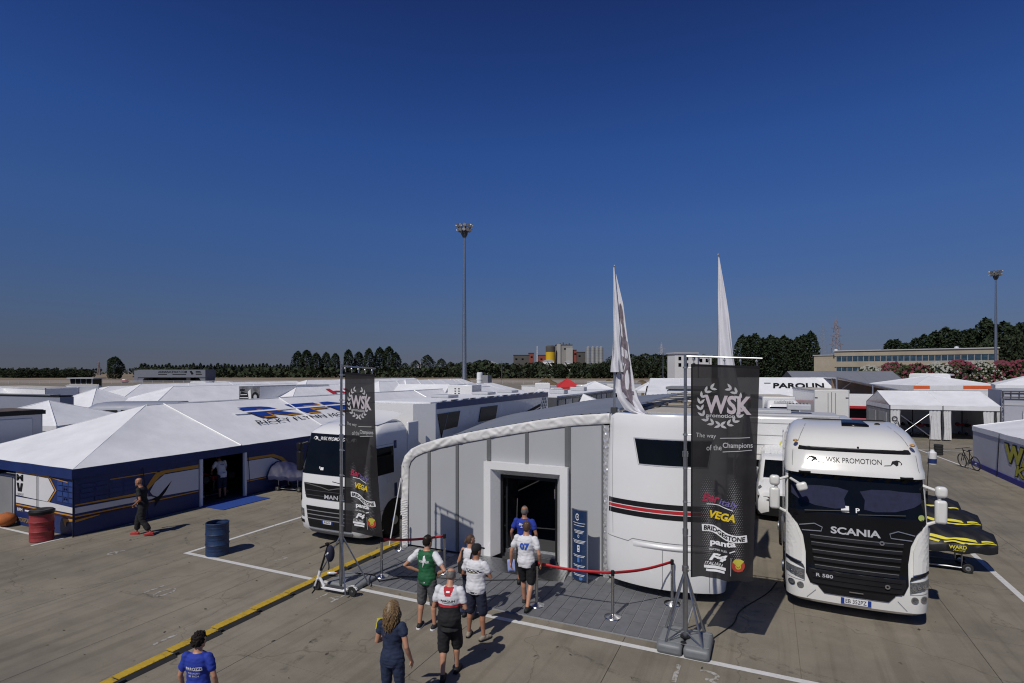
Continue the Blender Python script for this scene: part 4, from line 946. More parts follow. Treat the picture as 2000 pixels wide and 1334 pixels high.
b = MB(); b.tube([(-.9, .12, 2.11), (-.1, .14, 2.17)], .012, 5); b.tube([(.05, .12, 2.11), (.85, .14, 2.17)], .012, 5); b.build('wiper', black, S_)
def licence(t, f_, cx, z, s, w_=.5, h=.11):
    o = plate('licence_plate', poly((cx - w_ / 2, z - h / 2), (cx + w_ / 2, z - h / 2), (cx + w_ / 2, z + h / 2), (cx - w_ / 2, z + h / 2)), f_(.02), wink, t, .01)
    decal('plate_band', [poly((cx - w_ / 2, z - h / 2), (cx - w_ / 2 + .06, z - h / 2), (cx - w_ / 2 + .06, z + h / 2), (cx - w_ / 2, z + h / 2)), poly((cx + w_ / 2, z - h / 2), (cx + w_ / 2 - .06, z - h / 2), (cx + w_ / 2 - .06, z + h / 2), (cx + w_ / 2, z + h / 2))], f_(.027), blue, t)
    decal('plate_lettering', [tfit(s, w_ - .16, h * .7, cx, z, bold=.01)], f_(.027), ink, t)
licence(S_, f, 0, .40, 'EB 352PZ', .52, .12)

# ---- blunt white tractor left of the awning
MN = Shell([(.24, 1.18, .14, 2.15, .08, .25), (.36, 1.24, .04, 2.15, .08, .24), (.6, 1.25, .0, 2.15, .08, .22), (1.15, 1.25, .0, 2.15, .08, .2), (1.95, 1.25, .05, 2.15, .08, .2), (2.6, 1.235, .2, 2.15, .08, .2), (3.14, 1.21, .36, 2.15, .08, .22), (3.2, 1.2, .42, 2.15, .08, .24), (3.32, 1.12, .62, 2.15, .08, .3), (3.42, 1.0, .95, 2.15, .08, .35), (3.47, .85, 1.4, 2.15, .08, .4)])
MT = lorry((-11.52, 12.3, 0), 'white flat fronted tractor unit parked beside the race tent', MN, 2.15)
f = MN.fn
plate('windscreen', poly((-1.15, 1.97), (1.15, 1.97), (1.11, 3.13), (-1.11, 3.13)), f(.008), glass, MT, .012)
decal('sun_visor', poly((-1.11, 2.95), (1.11, 2.95), (1.10, 3.12), (-1.10, 3.12)), f(.02), gloss, MT, .1)
decal('lettering', [tfit('WSK PROMOTION', 1.05, .10, -.08, 3.0, bold=.01, shear=.15)] + hawk(.55, 3.0, 1) + hawk(-.7, 3.0, -1), f(.026), wink, MT, .1)
decal('card', [poly((-.4, 2.1), (-.28, 2.1), (-.28, 2.18), (-.4, 2.18)), poly((-.45, 2.14), (-.42, 2.14), (-.42, 2.2), (-.45, 2.2))], f(.02), wink, MT)
plate('grille', poly((-.90, 1.27), (.90, 1.27), (.98, 1.5), (1.02, 1.70), (-1.02, 1.70), (-.98, 1.5)), f(.012), black, MT, .02)
for z in (1.36, 1.5): decal('grille_bar', stroke([(-.95 + 1.9 * i / 10, z) for i in range(11)], .02), f(.03), dgrey, MT)
decal('lettering', [tfit('MAN', .5, .12, .1, 1.36, bold=.02)], f(.036), lgrey, MT, .1)
decal('grille_trim', [stroke([(-1.0, 1.69), (-.3, 1.62), (0, 1.56), (.3, 1.62), (1.0, 1.69)], .025)], f(.034), chrome, MT, .1)
plate('lower_grille', poly((-.78, .42), (.78, .42), (.85, .8), (.89, 1.04), (-.89, 1.04), (-.85, .8)), f(.012), black, MT, .02)
for z in (.92, .80, .68): decal('grille_bar', stroke([(-.84 + 1.76 * i / 10, z) for i in range(11)], .025), f(.032), mgrey, MT)
plate('bumper_step', poly((-.76, .26), (.76, .26), (.82, .38), (-.82, .38)), f(.012), mgrey, MT, .03)
licence(MT, f, -.05, .62, 'FM 052GE', .40, .11)
def mnside(s):
    plate('headlight', poly((s * .98, .70), (s * 1.23, .74), (s * 1.235, .98), (s * 1.0, .92)), f(.012), lampm, MT, .02)
    plate('headlight_lamp', [ring2(s * 1.06, .82, .02, .045, 12), ring2(s * 1.17, .85, .02, .045, 12)], f(.026), chrome, MT, .008)
    plate('fog_light', poly((s * .98, .52), (s * 1.22, .54), (s * 1.22, .62), (s * .99, .6)), f(.012), black, MT, .02)
    plate('corner_slot', poly((s * 1.1, 1.2), (s * 1.2, 1.1), (s * 1.235, 1.6), (s * 1.2, 1.75)), f(.01), black, MT, .02)
    decal('side_window', poly((.5, 1.95), (1.4, 1.95), (1.4, 2.75), (.62, 2.75)), MN.sidefn(s, .006), glass, MT)
    decal('door_gap', [stroke([(.36, .9), (.36, 1.9), (.55, 2.82), (1.5, 2.82), (1.5, .9), (.36, .9)], .016)], MN.sidefn(s, .005), mgrey, MT)
    decal('side_stripe', [poly((1.42, 1.2), (1.56, 1.2), (1.56, 2.9), (1.42, 2.9))], MN.sidefn(s, .007), navy, MT)
    b = MB(); b.box(min(s * 1.15, s * 1.23), 2.16, .9, max(s * 1.15, s * 1.23), 2.75, 3.4); b.build('side_deflector', white, MT, bevel=.03)
    mirror(MT, s, [(s * 1.2, .4, 2.85), (s * 1.40, .26, 2.78), (s * 1.40, .28, 2.1), (s * 1.24, .36, 2.0)], (s * 1.40, .27, 2.28, .09, .07, .30), (s * 1.40, .27, 2.72, .09, .07, .12), black)
pair(mnside)
b = MB(); b.grid(lambda u, v: (-1.0 + 2.0 * u, .9 + 1.25 * v, 3.40 + .34 * v ** 1.5 * (1 - .25 * abs(2 * u - 1) ** 3)), 12, 8); o = b.build('roof_spoiler', white, MT, 60)
for x in (-.98, .98):
    b = MB(); b.ball((x, .75, 3.3), (.05, .06, .03), 8, 5); b.build('marker_light', black, MT)

# its semi-trailer
TL = wt('semi_trailer', 'long white box trailer with two slanted dark windows behind the flat fronted truck', 'trailer', (-11.35, 15.1, 0))
b = MB(); b.rings([[(-12.6, 15.1, z), (-10.55, 15.1, z), (-10.1, 15.75, z), (-10.1, 26.2, z), (-12.6, 26.2, z)] for z in (.95, 3.92)]); b.build('body', white, TL, 0)
b = MB(); b.box(-12.5, 15.6, 3.921, -10.2, 26.1, 3.96); b.build('roof_sheet', pvc, TL, 0)
b = MB(); b.box(-10.098, 15.8, 3.72, -10.07, 26.15, 3.94); b.build('top_rail', mat('blue_grey_rail', (.05, .07, .16), .4), TL, 0)
fx = lambda o: (lambda s, t: V((-10.098 + o, s, t)))
for P_ in ([(15.85, 3.55), (17.35, 3.57), (17.15, 3.02), (16.2, 2.98), (16.08, 2.72)], [(18.95, 3.6), (20.4, 3.6), (20.2, 3.05), (18.75, 3.05)]):
    plate('window', poly(*P_), fx(.02), mat('brown_tinted_glass', (.02, .015, .012), .08), TL, .02, .5)
decal('window_bar', [stroke([(16.5, 3.56), (16.25, 2.98)], .03)], fx(.034), mgrey, TL)
decal('swoosh', [stroke([(20.6, 2.55 + .0), (22.5, 2.95), (25.2, 3.35)], .14), stroke([(21.4, 2.5), (23.0, 2.85), (25.2, 3.2)], .05)], fx(.006), ink, TL, .4)
decal('graphic', [poly((25.3 + .1 * (k % 7), 2.6 + .16 * (k // 7)), (25.42 + .1 * (k % 7), 2.62 + .16 * (k // 7)), (25.36 + .1 * (k % 7), 2.78 + .16 * (k // 7))) for k in range(49) if k % 3], fx(.007), mgrey, TL)
b = MB(); b.box(-12.4, 16, .6, -10.3, 25.9, .95); b.build('underframe', black, TL, 0)
b = MB(); b.box(-10.16, 17.5, .4, -10.1, 22.0, .95); b.build('side_skirt', white, TL, 0)
for y in (22.6, 23.9, 25.2): pair(lambda s: wheel(TL, -11.35 + s * 1.05, y, .48, .36))
b = MB(); b.ball((-10.6, 15.3, 3.8), .04, 8, 6); b.build('marker_light', black, TL)
for k in range(14):
    b = MB(); b.box(-10.2, 16.2 + .7 * k, 3.961, -10.12, 16.5 + .7 * k + .1 * (k % 3), 3.99); b.build('roof_clip', dgrey if k % 2 else lgrey, TL, 0)
for y in (18.2, 21.5, 24.0):
    b = MB(); b.box(-11.9, y, 3.961, -11.1, y + .8, 4.08); b.build('roof_vent', lgrey, TL, bevel=.03)
for s in (-1, 1):
    decal('panel_gap', [stroke([(s * 1.0, 3.47), (s * .93, 3.62), (s * .86, 3.72), (s * .80, 3.79)], .010), stroke([(s * 1.12, 2.99), (s * 1.10, 3.3)], .010)], SC.fn(.006), mgrey, S_, .06)
    b = MB(); b.ball((s * 1.05, .62, 3.50), (.05, .07, .03), 10, 6); b.build('roof_marker', amber, S_)
# ------------------------------------------------------------------ vans, campers, box lorries
def van_mesh(secs, n=7):
    """secs: y, z bottom, z belt, z roof, half width low, half width roof"""
    b = MB(); rs = []
    for y, zb, zm, zt, hw, ht in secs:
        half = [(0, zb), (hw * .9, zb), (hw, zb + .12), (hw, zm), (ht + (hw - ht) * .35, zm + (zt - zm) * .6), (ht, zt - .1), (ht * .86, zt - .015), (0, zt)]
        rs.append([(x, y, z) for x, z in half] + [(-x, y, z) for x, z in half[-2:0:-1]])
    b.rings(rs); return b
def ztop_at(secs, y):
    for a, c in zip(secs, secs[1:]):
        if a[0] <= y <= c[0]:
            q = (y - a[0]) / (c[0] - a[0]); return a[3] + (c[3] - a[3]) * q, a[5] + (c[5] - a[5]) * q, a[4] + (c[4] - a[4]) * q
    return secs[-1][3], secs[-1][5], secs[-1][4]
def van(loc, rz, label, body=white, high=0, group=None, L=5.1, nose=black, cat='van'):
    t = thing('van', label, cat, loc, rz, group); hr_ = 1.95 + high
    secs = [(0, .35, .62, .80, .80, .72), (.06, .24, .70, .98, .90, .82), (.25, .22, .80, 1.08, .95, .88), (.95, .22, .98, 1.24, .97, .86), (1.05, .22, 1.0, 1.27, .97, .84), (1.75, .22, 1.05, hr_ - .12, .98, .80), (2.05, .22, 1.05, hr_, .98, .82), (L - .1, .22, 1.05, hr_ + .02, .98, .84), (L, .3, 1.05, hr_ - .06, .95, .8)]
    van_mesh(secs).build('body', body, t, 32)
    def topf(off):
        def fn(x, y):
            z, ht, hw = ztop_at(secs, y); return V((x, y - off * .7, z + off * .7 - (.03 if abs(x) > ht * .8 else 0) * 0))
        return fn
    decal('windscreen', poly((-.76, 1.08), (.76, 1.08), (.70, 1.72), (-.70, 1.72)), topf(.02), glass, t, .2)
    if nose is not None:
        b = MB(); b.rings([[(x, -.03 + .12 * (abs(x) / .92) ** 3, z) for x in [-.92 + 1.84 * i / 10 for i in range(11)]] + [(x, .45, z) for x in (.95, -.95)] for z in (.22, .5, .84)]); b.build('bumper', nose, t, 40)
        decal('grille', poly((-.5, .74), (.5, .74), (.55, .90), (-.55, .90)), lambda x, z: V((x, .02 + .1 * x * x - .05, z)), black, t); decal('grille_bar', stroke([(-.45, .8), (.45, .8)], .03), lambda x, z: V((x, -.04 + .1 * x * x, z)), chrome, t)
    for s in (-1, 1):
        b = MB(); b.add([(s * .52, -.03, .70), (s * .86, .07, .72), (s * .90, .45, 1.06), (s * .84, .50, 1.12), (s * .55, .05, .86)], [(0, 1, 2, 3, 4)]); o = b.build('headlight', lampm, t, 0); md = o.modifiers.new('t', 'SOLIDIFY'); md.thickness = .04; md.offset = 0
        decal('side_window', poly((1.35, 1.1), (2.3, 1.1), (2.3, hr_ - .35), (1.75, hr_ - .35)), lambda y, z: V((s * (.985 - .10 * (z - 1.05) / .8 + .012), y, z)), glass, t)
        b = MB(); b.ball((s * 1.12, 1.35, 1.2), (.1, .07, .13), 10, 6); b.build('mirror', black, t)
        for y in (.95, L - 1.1): wheel(t, s * .88, y, .33, .22, alu, 1 if s > 0 else -1)
        b = MB(); b.box(s * .99 - .01, 1.3, .55, s * .99 + .01, L - .4, .68); b.build('side_moulding', black, t)
    b = MB()
    for k in range(5): b.box(-.55 + .25 * k, 2.4, hr_ + .005, -.5 + .25 * k, L - .3, hr_ + .03)
    b.build('roof_swage', body, t)
    return t
van((.62, 20.2, 0), 0, 'white van with a black front bumper parked beside the domed tractor unit')
def boxlorry(loc, rz, label, w=2.5, L=6.5, h=3.5, bodym=white, cab=True, group=None, doors=True, name='box_lorry', cat='lorry', zb=.9):
    t = thing(name, label, cat, loc, rz, group); y0 = 1.9 if cab else 0
    b = MB(); b.box(-w / 2, y0, zb, w / 2, y0 + L, h); b.build('box_body', bodym, t, bevel=.04)
    b = MB(); b.box(-w / 2 + .1, y0 + .1, h, w / 2 - .1, y0 + L - .1, h + .03); b.build('roof_sheet', rm, t)
    b = MB()
    for s in (-1, 1):
        b.box(s * w / 2 - .04, y0 - .02, h - .1, s * w / 2 + .04, y0 + L + .02, h + .02); b.box(s * w / 2 - .03, y0 - .025, zb, s * w / 2 + .03, y0 + .02, h - .1)
    b.build('edge_trim', lgrey, t)
    if not cab and doors:
        b = MB(); b.box(-.02, -.03, zb + .1, .02, 0, h - .15); b.build('door_joint', mgrey, t)
        for s in (-1, 1):
            b = MB(); b.tube([(s * .25, -.05, zb + .1), (s * .25, -.05, h - .2)], .02, 6); b.box(s * .25 - .18, -.07, zb + .42, s * .25 + .18, -.03, zb + .52); b.build('lock_bar', mgrey, t)
            for z in (zb + .5, h - .6):
                b = MB(); b.box(s * (w / 2 - .12) - .1, -.035, z, s * (w / 2 - .12) + .1, -.002, z + .06); b.build('hinge', dgrey, t)
    b = MB(); b.box(-w / 2 + .15, y0 + .2, .55, w / 2 - .15, y0 + L - .1, zb - .003); b.build('underframe', black, t)
    for s in (-1, 1): wheel(t, s * (w / 2 - .2), y0 + L - 1.6, .45, .35, alu, 1 if s > 0 else -1)
    if cab:
        ch = min(h, 2.9)
        sh_ = Shell([(.3, 1.1, .08, 1.8, .08, .2), (.5, 1.15, 0, 1.8, .08, .2), (1.5, 1.15, .03, 1.8, .08, .18), (ch - .5, 1.1, .3, 1.8, .08, .2), (ch - .15, 1.02, .55, 1.8, .06, .25), (ch, .9, .8, 1.8, .06, .25)])
        sh_.mesh('cab', bodym, t)
        decal('windscreen', poly((-1.0, 1.5), (1.0, 1.5), (.98, ch - .5), (-.98, ch - .5)), sh_.fn(.02), glass, t, .3)
        decal('grille', poly((-.8, .7), (.8, .7), (.8, 1.2), (-.8, 1.2)), sh_.fn(.02), black, t, .3)
        for s in (-1, 1):
            decal('side_window', poly((.5, 1.5), (1.4, 1.5), (1.4, ch - .6), (.65, ch - .6)), sh_.sidefn(s, .01), glass, t)
            decal('headlight', poly((s * .75, .55), (s * 1.05, .55), (s * 1.05, .7), (s * .75, .7)), sh_.fn(.02), lampm, t)
            b = MB(); b.box(s * 1.28 - .07, .35, 1.5, s * 1.28 + .07, .45, 2.05); b.build('mirror', black, t, bevel=.03)
            wheel(t, s * .98, .95, .45, .28, alu, 1 if s > 0 else -1)
    return t
# white motorhome standing crosswise behind the van
mh = wt('motorhome', 'long white motorhome standing crosswise behind the black nosed van', 'motorhome', (1.8, 26.2, 0))
b = MB(); b.box(-1.9, 25.2, .5, 3.0, 27.5, 3.12); b.build('body', white, mh, bevel=.10, bseg=3)
b = MB(); b.box(-1.8, 25.3, 3.12, 2.6, 27.4, 3.22); b.box(-1.8, 25.7, 3.22, .9, 27.0, 3.36); b.build('roof_pod', lgrey, mh, bevel=.03)
b = MB(); b.box(2.2, 25.22, 2.72, 3.05, 27.48, 3.125); b.build('front_overcab', white, mh, bevel=.08)
fm = lambda s, t: V((s, 25.19, t))
decal('panel_gap', [stroke([(-1.9, 2.85), (2.9, 2.85)], .02), stroke([(-1.9, 2.35), (3.0, 2.35)], .02), stroke([(2.4, .6), (2.4, 3.05)], .02), stroke([(-1.9, 1.95), (3, 1.95)], .035), stroke([(-1.9, 1.55), (3, 1.55)], .03)], fm, mgrey, mh)
decal('emblem', [ring2(.72, 1.93, .24, .29, 20, 60, 300)], lambda s, t: V((s, 25.185, t)), mat('yellow_green_print', (.55, .55, .08), .5), mh)
decal('lettering', [tfit('ADRIA', .32, .09, .8, 2.04, bold=.02), stroke([(.66, 1.92), (.95, 1.92)], .03)], lambda s, t: V((s, 25.18, t)), navy, mh)
decal('stripe', [poly((-1.9, 1.6), (-.55, 1.6), (-.75, 1.38), (-1.9, 1.38))], lambda s, t: V((s, 25.184, t)), blue, mh)
plate('window', [poly((-1.0, 1.05), (-.2, 1.05), (-.2, 1.32), (-1.0, 1.32)), poly((1.2, 1.05), (2.2, 1.05), (2.2, 1.45), (1.2, 1.45))], fm, glass, mh, .03)
for x in (-.8, 2.2):
    for y in (25.45, 27.25):
        w_ = wheel(mh, x, y, .34, .25); w_.matrix_basis = M4.Translation((x, y, .34)) @ M4.Rotation(R(90), 4, 'X')

# ------------------------------------------------------------------ banner stands
clothm = mat('black_banner_cloth', (.022, .0205, .0215), .65, var=.2, ns=2.5, alpha=.955, spec=.15)
pinkw = mat('pinkish_white_print', (.52, .46, .49), .5, var=.1); logor = mat('logo_red', (.36, .03, .07), .5); logov = mat('logo_violet', (.16, .13, .33), .5)
hexm = mat('grey_hex_print', (.17, .165, .17), .5, var=.3, ns=4)
bprint = mat('banner_white_print', (.46, .455, .46), .6, var=.12, ns=6)
def laurel(cx, cy, r, n=9):
    out = []
    for s in (-1, 1):
        for k in range(n):
            a = R(-82 + 150 * k / (n - 1)) if s > 0 else R(180 + 82 - 150 * k / (n - 1))
            for rr, tilt in ((r * 1.08, .55), (r * .90, -.55)):
                px, py = cx + rr * math.cos(a), cy + rr * math.sin(a); ta = a + s * (math.pi / 2) * 1 + s * tilt * -1
                l, w = r * .17, r * .07; c, q = math.cos(ta), math.sin(ta)
                out.append(poly(*[(px + l * u * c - w * v * q, py + l * u * q + w * v * c) for u, v in ((-1, 0), (-.4, .9), (.3, .8), (1, 0), (.3, -.8), (-.4, -.9))]))
    return out
def banner(loc, base_z, ztop, arm, Wd, Hh, wave, label, big):
    sh0 = .10 if big else .15
    x, y = loc; t = wt('banner_stand', label, 'banner', (x, y, 0), 'tall feather banners at the entrance')
    b = MB(); b.tube([(x, y, base_z), (x, y, 2.1)], .045, 10); b.tube([(x, y, 2.1), (x, y, 3.5)], .037, 10); b.tube([(x, y, 3.5), (x, y, ztop)], .029, 10)
    for z in (2.1, 3.5): b.lathe([(.05, z - .05), (.05, z + .05)], 10, M4.Translation((x, y, 0)))
    b.build('pole', steel, t)
    A = V(arm); P0 = V((x, y, ztop - .04))
    b = MB(); b.tube([P0, P0 + A], [.018, .015], 8); b.build('arm', steel, t)
    dr = A.normalized(); nrm = V((dr.y, -dr.x, 0)).normalized()
    def cl(s, d):                                 # s across from the pole 0..Wd, d down 0..Hh
        q = d / Hh; p = P0 + dr * (sh0 + s * (1 - wave[0] * q)) + V((0, 0, -.14 - d)) + nrm * (wave[1] * q * q * (s / Wd) + (.035 if big else .014) * math.sin(s * 8.5 + q * 2.2) * (.35 + q) + (.02 if big else .006) * math.sin(s * 19 - q * 5) * q)
        p.z -= .12 * (s / Wd) * q * wave[2]; p += dr * wave[3] * q * q * (s / Wd); return p
    b = MB(); b.grid(lambda u, v: cl(u * Wd, v * Hh), 26, 60); o = b.build('cloth', clothm, t, 80)
    pf = lambda off: (lambda s, q: cl(s, -q) + nrm * off)
    hem = [stroke([(.012, -Hh * i / 40) for i in range(41)], .03), stroke([(Wd * i / 16, -.015) for i in range(17)], .04)]
    decal('hem', hem, pf(.003), ink, t, .1)
    k = Wd / 1.12
    hx = []
    r_ = random.Random(3)
    for c0, amp in ((.30, .10), (.78, .14)):
        for i in range(52):
            for j in range(-4, 5):
                fy = -2.0 - i * .032 * k; fx = (c0 * k + amp * (i / 52 - .4) * .8 + j * .037 * k + (.018 * k if i % 2 else 0))
                w = .0145 * k * max(0, 1 - abs(j) / 4.8) * min(1, (i + 4) / 14, (60 - i) / 18)
                if w > .004 and .03 < fx < Wd - .03: hx.append(poly(*[(fx + w * math.cos(q * 1.047), fy + w * math.sin(q * 1.047)) for q in range(6)]))
    tag(decal('hexagon_print', hx, pf(.004), hexm, t), kind='stuff')
    cx = Wd * .45
    decal('laurel_wreath', laurel(cx, -.72 * k, .35 * k), pf(.006), bprint, t)
    v, f_ = tfit('WSK', .78 * k, .33 * k, cx + .12 * k, -.70 * k, bold=.03)
    decal('lettering', [(v, f_)], pf(.010), pinkw, t, .08)
    decal('lettering', [tfit('promotion', .48 * k, .09 * k, cx, -.91 * k, bold=.02), tfit('The way', .34 * k, .10 * k, .26 * k, -1.27 * k, rot=-.03), tfit('of the', .26 * k, .10 * k, .40 * k, -1.47 * k, rot=.06), tfit('Champions', .50 * k, .12 * k, .80 * k, -1.42 * k, rot=.06, bold=.012), stroke([(.50 * k, -1.30 * k), (1.0 * k, -1.26 * k)], .012), stroke([(.55 * k, -1.54 * k), (1.04 * k, -1.48 * k)], .012)], pf(.009), bprint, t, .08)
    s0 = -Hh * .625
    decal('logo', [tfit('Ber', .30 * k, .16 * k, .36 * k, s0, rot=-.1, shear=.2, bold=.03)], pf(.010), logor, t, .08); decal('logo', [tfit('italy', .34 * k, .15 * k, .67 * k, s0 - .09 * k, rot=-.15, shear=.2, bold=.01)], pf(.010), logov, t, .08)
    decal('logo', [stroke([(.28 * k, s0 - .11 * k), (.5 * k, s0 - .12 * k), (.75 * k, s0 - .2 * k)], .014)], pf(.010), wink, t, .08)
    decal('logo', [tfit('VEGA', .46 * k, .14 * k, .56 * k, s0 - .31 * k, rot=-.10, shear=.2, bold=.04)], pf(.010), yellow, t, .08)
    bx = [(.20 + .80 * i / 14, s0 / k - .55 + .04 * math.sin(i * .45 + .4) - .010 * i) for i in range(15)]
    decal('logo_panel', [stroke([(a * k, b_ * k) for a, b_ in bx], .125 * k)], pf(.009), wink, t, .08)
    v, f_ = tfit('BRIDGESTONE', .74 * k, .085 * k, .60 * k, 0, bold=.035, shear=.1)
    decal('logo', [([(a, (s0 / k - .55 + .04 * math.sin((a / k - .2) / .8 * 14 * .45 + .4) - .010 * (a / k - .2) / .8 * 14) * k + b_) for a, b_ in v], f_)], pf(.013), ink, t, .08)
    decal('logo', [tfit('panta', .46 * k, .125 * k, .58 * k, s0 - .80 * k, bold=.04), tfit('RACING FUEL', .32 * k, .035 * k, .50 * k, s0 - .91 * k), stroke([(.7 * k, s0 - .93 * k), (.8 * k, s0 - .90 * k)], .02), tfit('F4', .34 * k, .13 * k, .50 * k, s0 - 1.04 * k, shear=.4, bold=.05), tfit('ITALIAN', .34 * k, .055 * k, .42 * k, s0 - 1.16 * k, shear=.3), stroke([(.24 * k, s0 - 1.225 * k), (.64 * k, s0 - 1.215 * k)], .05 * k), stroke([(.28 * k, s0 - 1.285 * k), (.62 * k, s0 - 1.275 * k)], .04 * k), stroke([(.73 * k, s0 - 1.02 * k), (.73 * k, s0 - 1.33 * k)], .006)], pf(.010), wink, t, .08)
    decal('logo', [disc(.86 * k, s0 - 1.15 * k, .115 * k, .12 * k)], pf(.010), mat('shield_red', (.40, .05, .03), .5), t, .08)
    decal('logo', [poly((.76 * k, s0 - 1.09 * k), (.86 * k, s0 - 1.19 * k), (.96 * k, s0 - 1.07 * k), (.90 * k, s0 - 1.04 * k), (.8 * k, s0 - 1.04 * k)), ring2(.86 * k, s0 - 1.17 * k, .03 * k, .05 * k, 10)], pf(.012), mat('shield_yellow', (.50, .46, .06), .5), t, .08)
    b = MB()
    for q in range(5):
        p = P0 + dr * (.14 + q * Wd * .23); b.tube([p + V((0, 0, .02)), p + V((.01, 0, -.13))], .008, 5); b.ball(p + V((0, 0, -.05)), .022, 8, 5)
    for q in range(7):
        p = cl(0, .06 + q * Hh / 6.3); b.tube([V((x, y, p.z)), p], .008, 5); b.lathe([(.045, p.z - .015), (.045, p.z + .015)], 10, M4.Translation((x, y, 0)))
    b.build('hook', alu, t)
    return t, cl
# right stand with its tripod on a two-part water weight
BR, _ = banner((-1.35, 10.40), .2, 5.31, (1.27, .06, -.05), 1.13, 3.82, (.10, .12, -.9, .0), 'tall black banner on a tripod with a grey water weight, beside the trailer nose', True)
b = MB()
for a in (R(48), R(150), R(228), R(318)):
    e = V((-1.35 + .44 * math.cos(a), 10.4 + .44 * math.sin(a), .19)); b.tube([(-1.35, 10.4, 1.42), e], .02, 6); b.tube([(-1.35, 10.4, .3), e * .98 + V((-1.35, 10.4, .3)) * .02], .012, 5)
b.lathe([(.06, 1.38), (.06, 1.48)], 10, M4.Translation((-1.35, 10.4, 0))); b.build('tripod_leg', steel, BR)
wm = mat('grey_water_tank', (.17, .18, .185), .5, var=.1, ns=6)
for s in (-1, 1):
    b = MB(); x0, x1 = ((-1.80, -1.36) if s < 0 else (-1.34, -.90))
    b.box(x0, 9.98, .0, x1, 10.82, .19); b.build('water_weight', wm, BR, bevel=.06, bseg=3)
b = MB(); b.lathe([(.09, .19), (.09, .215)], 14, M4.Translation((-1.35, 10.4, 0))); b.lathe([(.05, .19), (.05, .21)], 12, M4.Translation((-1.35, 10.15, 0))); b.build('weight_cap', black, BR)
b = MB(); b.box(-1.78, 10.1, .191, -.92, 10.12, .2); b.box(-1.78, 10.66, .191, -.92, 10.68, .2); b.build('weight_rib', mgrey, BR)
# left stand
BL, _ = banner((-8.90, 9.90), .1, 5.16, (1.17, -.25, -.06), 1.03, 3.62, (.0, -.16, -.5, .06), 'tall black banner on a slim pole in front of the flat fronted truck', False)
b = MB()
for a in (R(30), R(135), R(215), R(320)):
    b.tube([(-8.9, 9.9, 1.25), (-8.9 + .62 * math.cos(a), 9.9 + .62 * math.sin(a), .08)], .018, 6)
b.lathe([(.055, 1.2), (.055, 1.3)], 10, M4.Translation((-8.9, 9.9, 0))); b.build('tripod_leg', steel, BL)
for k in range(2):
    b = MB(); b.box(-9.32 + .44 * k, 9.86, 0, -8.90 + .44 * k, 10.62, .12); b.build('water_weight', wm, BL, bevel=.05, bseg=3)
b = MB(); b.tube([(-8.9, 9.9, 2.4), (-9.35, 10.1, 2.38)], .01, 5); b.build('guy_cord', black, BL)
b = MB(); b.tube([(-9.0, 10.5, .14), (-8.6, 10.7, .1), (-8.3, 10.5, .06), (-8.0, 10.9, .05)], .014, 6); b.build('loose_strap', black, BL)
# leaning white pole at the awning corner
b = MB(); b.tube([(-9.72, 12.75, .05), (-9.5, 13.0, 1.95)], .018, 6); tag(b.build('prop_pole', white), 'thin white prop pole leaning at the left corner of the awning', 'pole')

# ------------------------------------------------------------------ barrier posts with red belts
pol = mat('polished_post', (.50, .50, .51), .22, 1., var=.1)
def post(x, y, label, to=None):
    t = wt('barrier_post', label, 'barrier post', (x, y, 0), 'belt barrier posts at the entrance')
    X = M4.Translation((x, y, 0))
    b = MB(); b.lathe([(.17, .03), (.175, .035), (.165, .05), (.06, .085), (.03, .10)], 28, X); b.build('base', pol, t)
    b = MB(); b.lathe([(.172, .002), (.172, .03)], 28, X); b.build('base_ring', black, t)
    b = MB(); b.lathe([(.032, .09), (.032, .88)], 14, X); b.build('post', pol, t)
    b = MB(); b.lathe([(.037, .87), (.037, .96), (.03, .975)], 14, X); b.build('belt_head', black, t)
    if to:
        p, q = V((x, y, .93)), V((*to, .93)); b = MB()
        def fn(u, v):
            r = p * (1 - u) + q * u; r.z += -.03 + .06 * v - .05 * math.sin(math.pi * u); return r
        b.grid(fn, 14, 1); o = b.build('belt', mat('red_belt', (.42, .012, .018), .6, var=.08), t); md = o.modifiers.new('t', 'SOLIDIFY'); md.thickness = .004
    return t
post(-8.49, 10.84, 'barrier post behind the scooter, its red belt running to the post behind the green shirt', (-7.25, 11.71))
post(-7.25, 11.71, 'barrier post right behind the person in the green shirt')
post(-9.30, 12.72, 'barrier post without a belt at the left corner of the awning')
post(-4.45, 10.88, 'barrier post beside the person in the 07 shirt', (-2.84, 11.0))
post(-2.84, 11.0, 'middle barrier post in front of the trailer nose', (-1.85, 12.16))
post(-1.85, 12.16, 'barrier post closest to the trailer nose, left of the right banner pole')

# ------------------------------------------------------------------ curved information totem
TT = thing('information_totem', 'curved dark blue information display between two aluminium posts beside the door', 'sign', (-4.02, 12.50, 0), R(-14))
tb = mat('totem_blue', (.012, .035, .10), .25, var=.25, ns=1.2, coat=.4)
tf = lambda off: (lambda s, z: V((s, -.09 * math.cos(s / .31 * 1.57) - off, z)))
b = MB(); b.grid(lambda u, v: tf(0)(-.31 + .62 * u, .10 + 1.68 * v), 12, 4); o = b.build('panel', tb, TT, 60)
for s in (-1, 1):
    b = MB(); b.tube([(s * .335, 0, .02), (s * .335, 0, 1.80)], .024, 8); b.box(s * .335 - .03, -.16, 0, s * .335 + .03, .16, .02); b.build('post', alu, TT)
b = MB(); b.grid(lambda u, v: tf(.005)(-.33 + .66 * u, 1.78 + .025 * v), 12, 1); b.build('top_rail', alu, TT)
tl = [ring2(-.05, 1.62, .06, .085, 20, 30, 330), tfit('WSK', .1, .05, -.03, 1.62, bold=.02)]
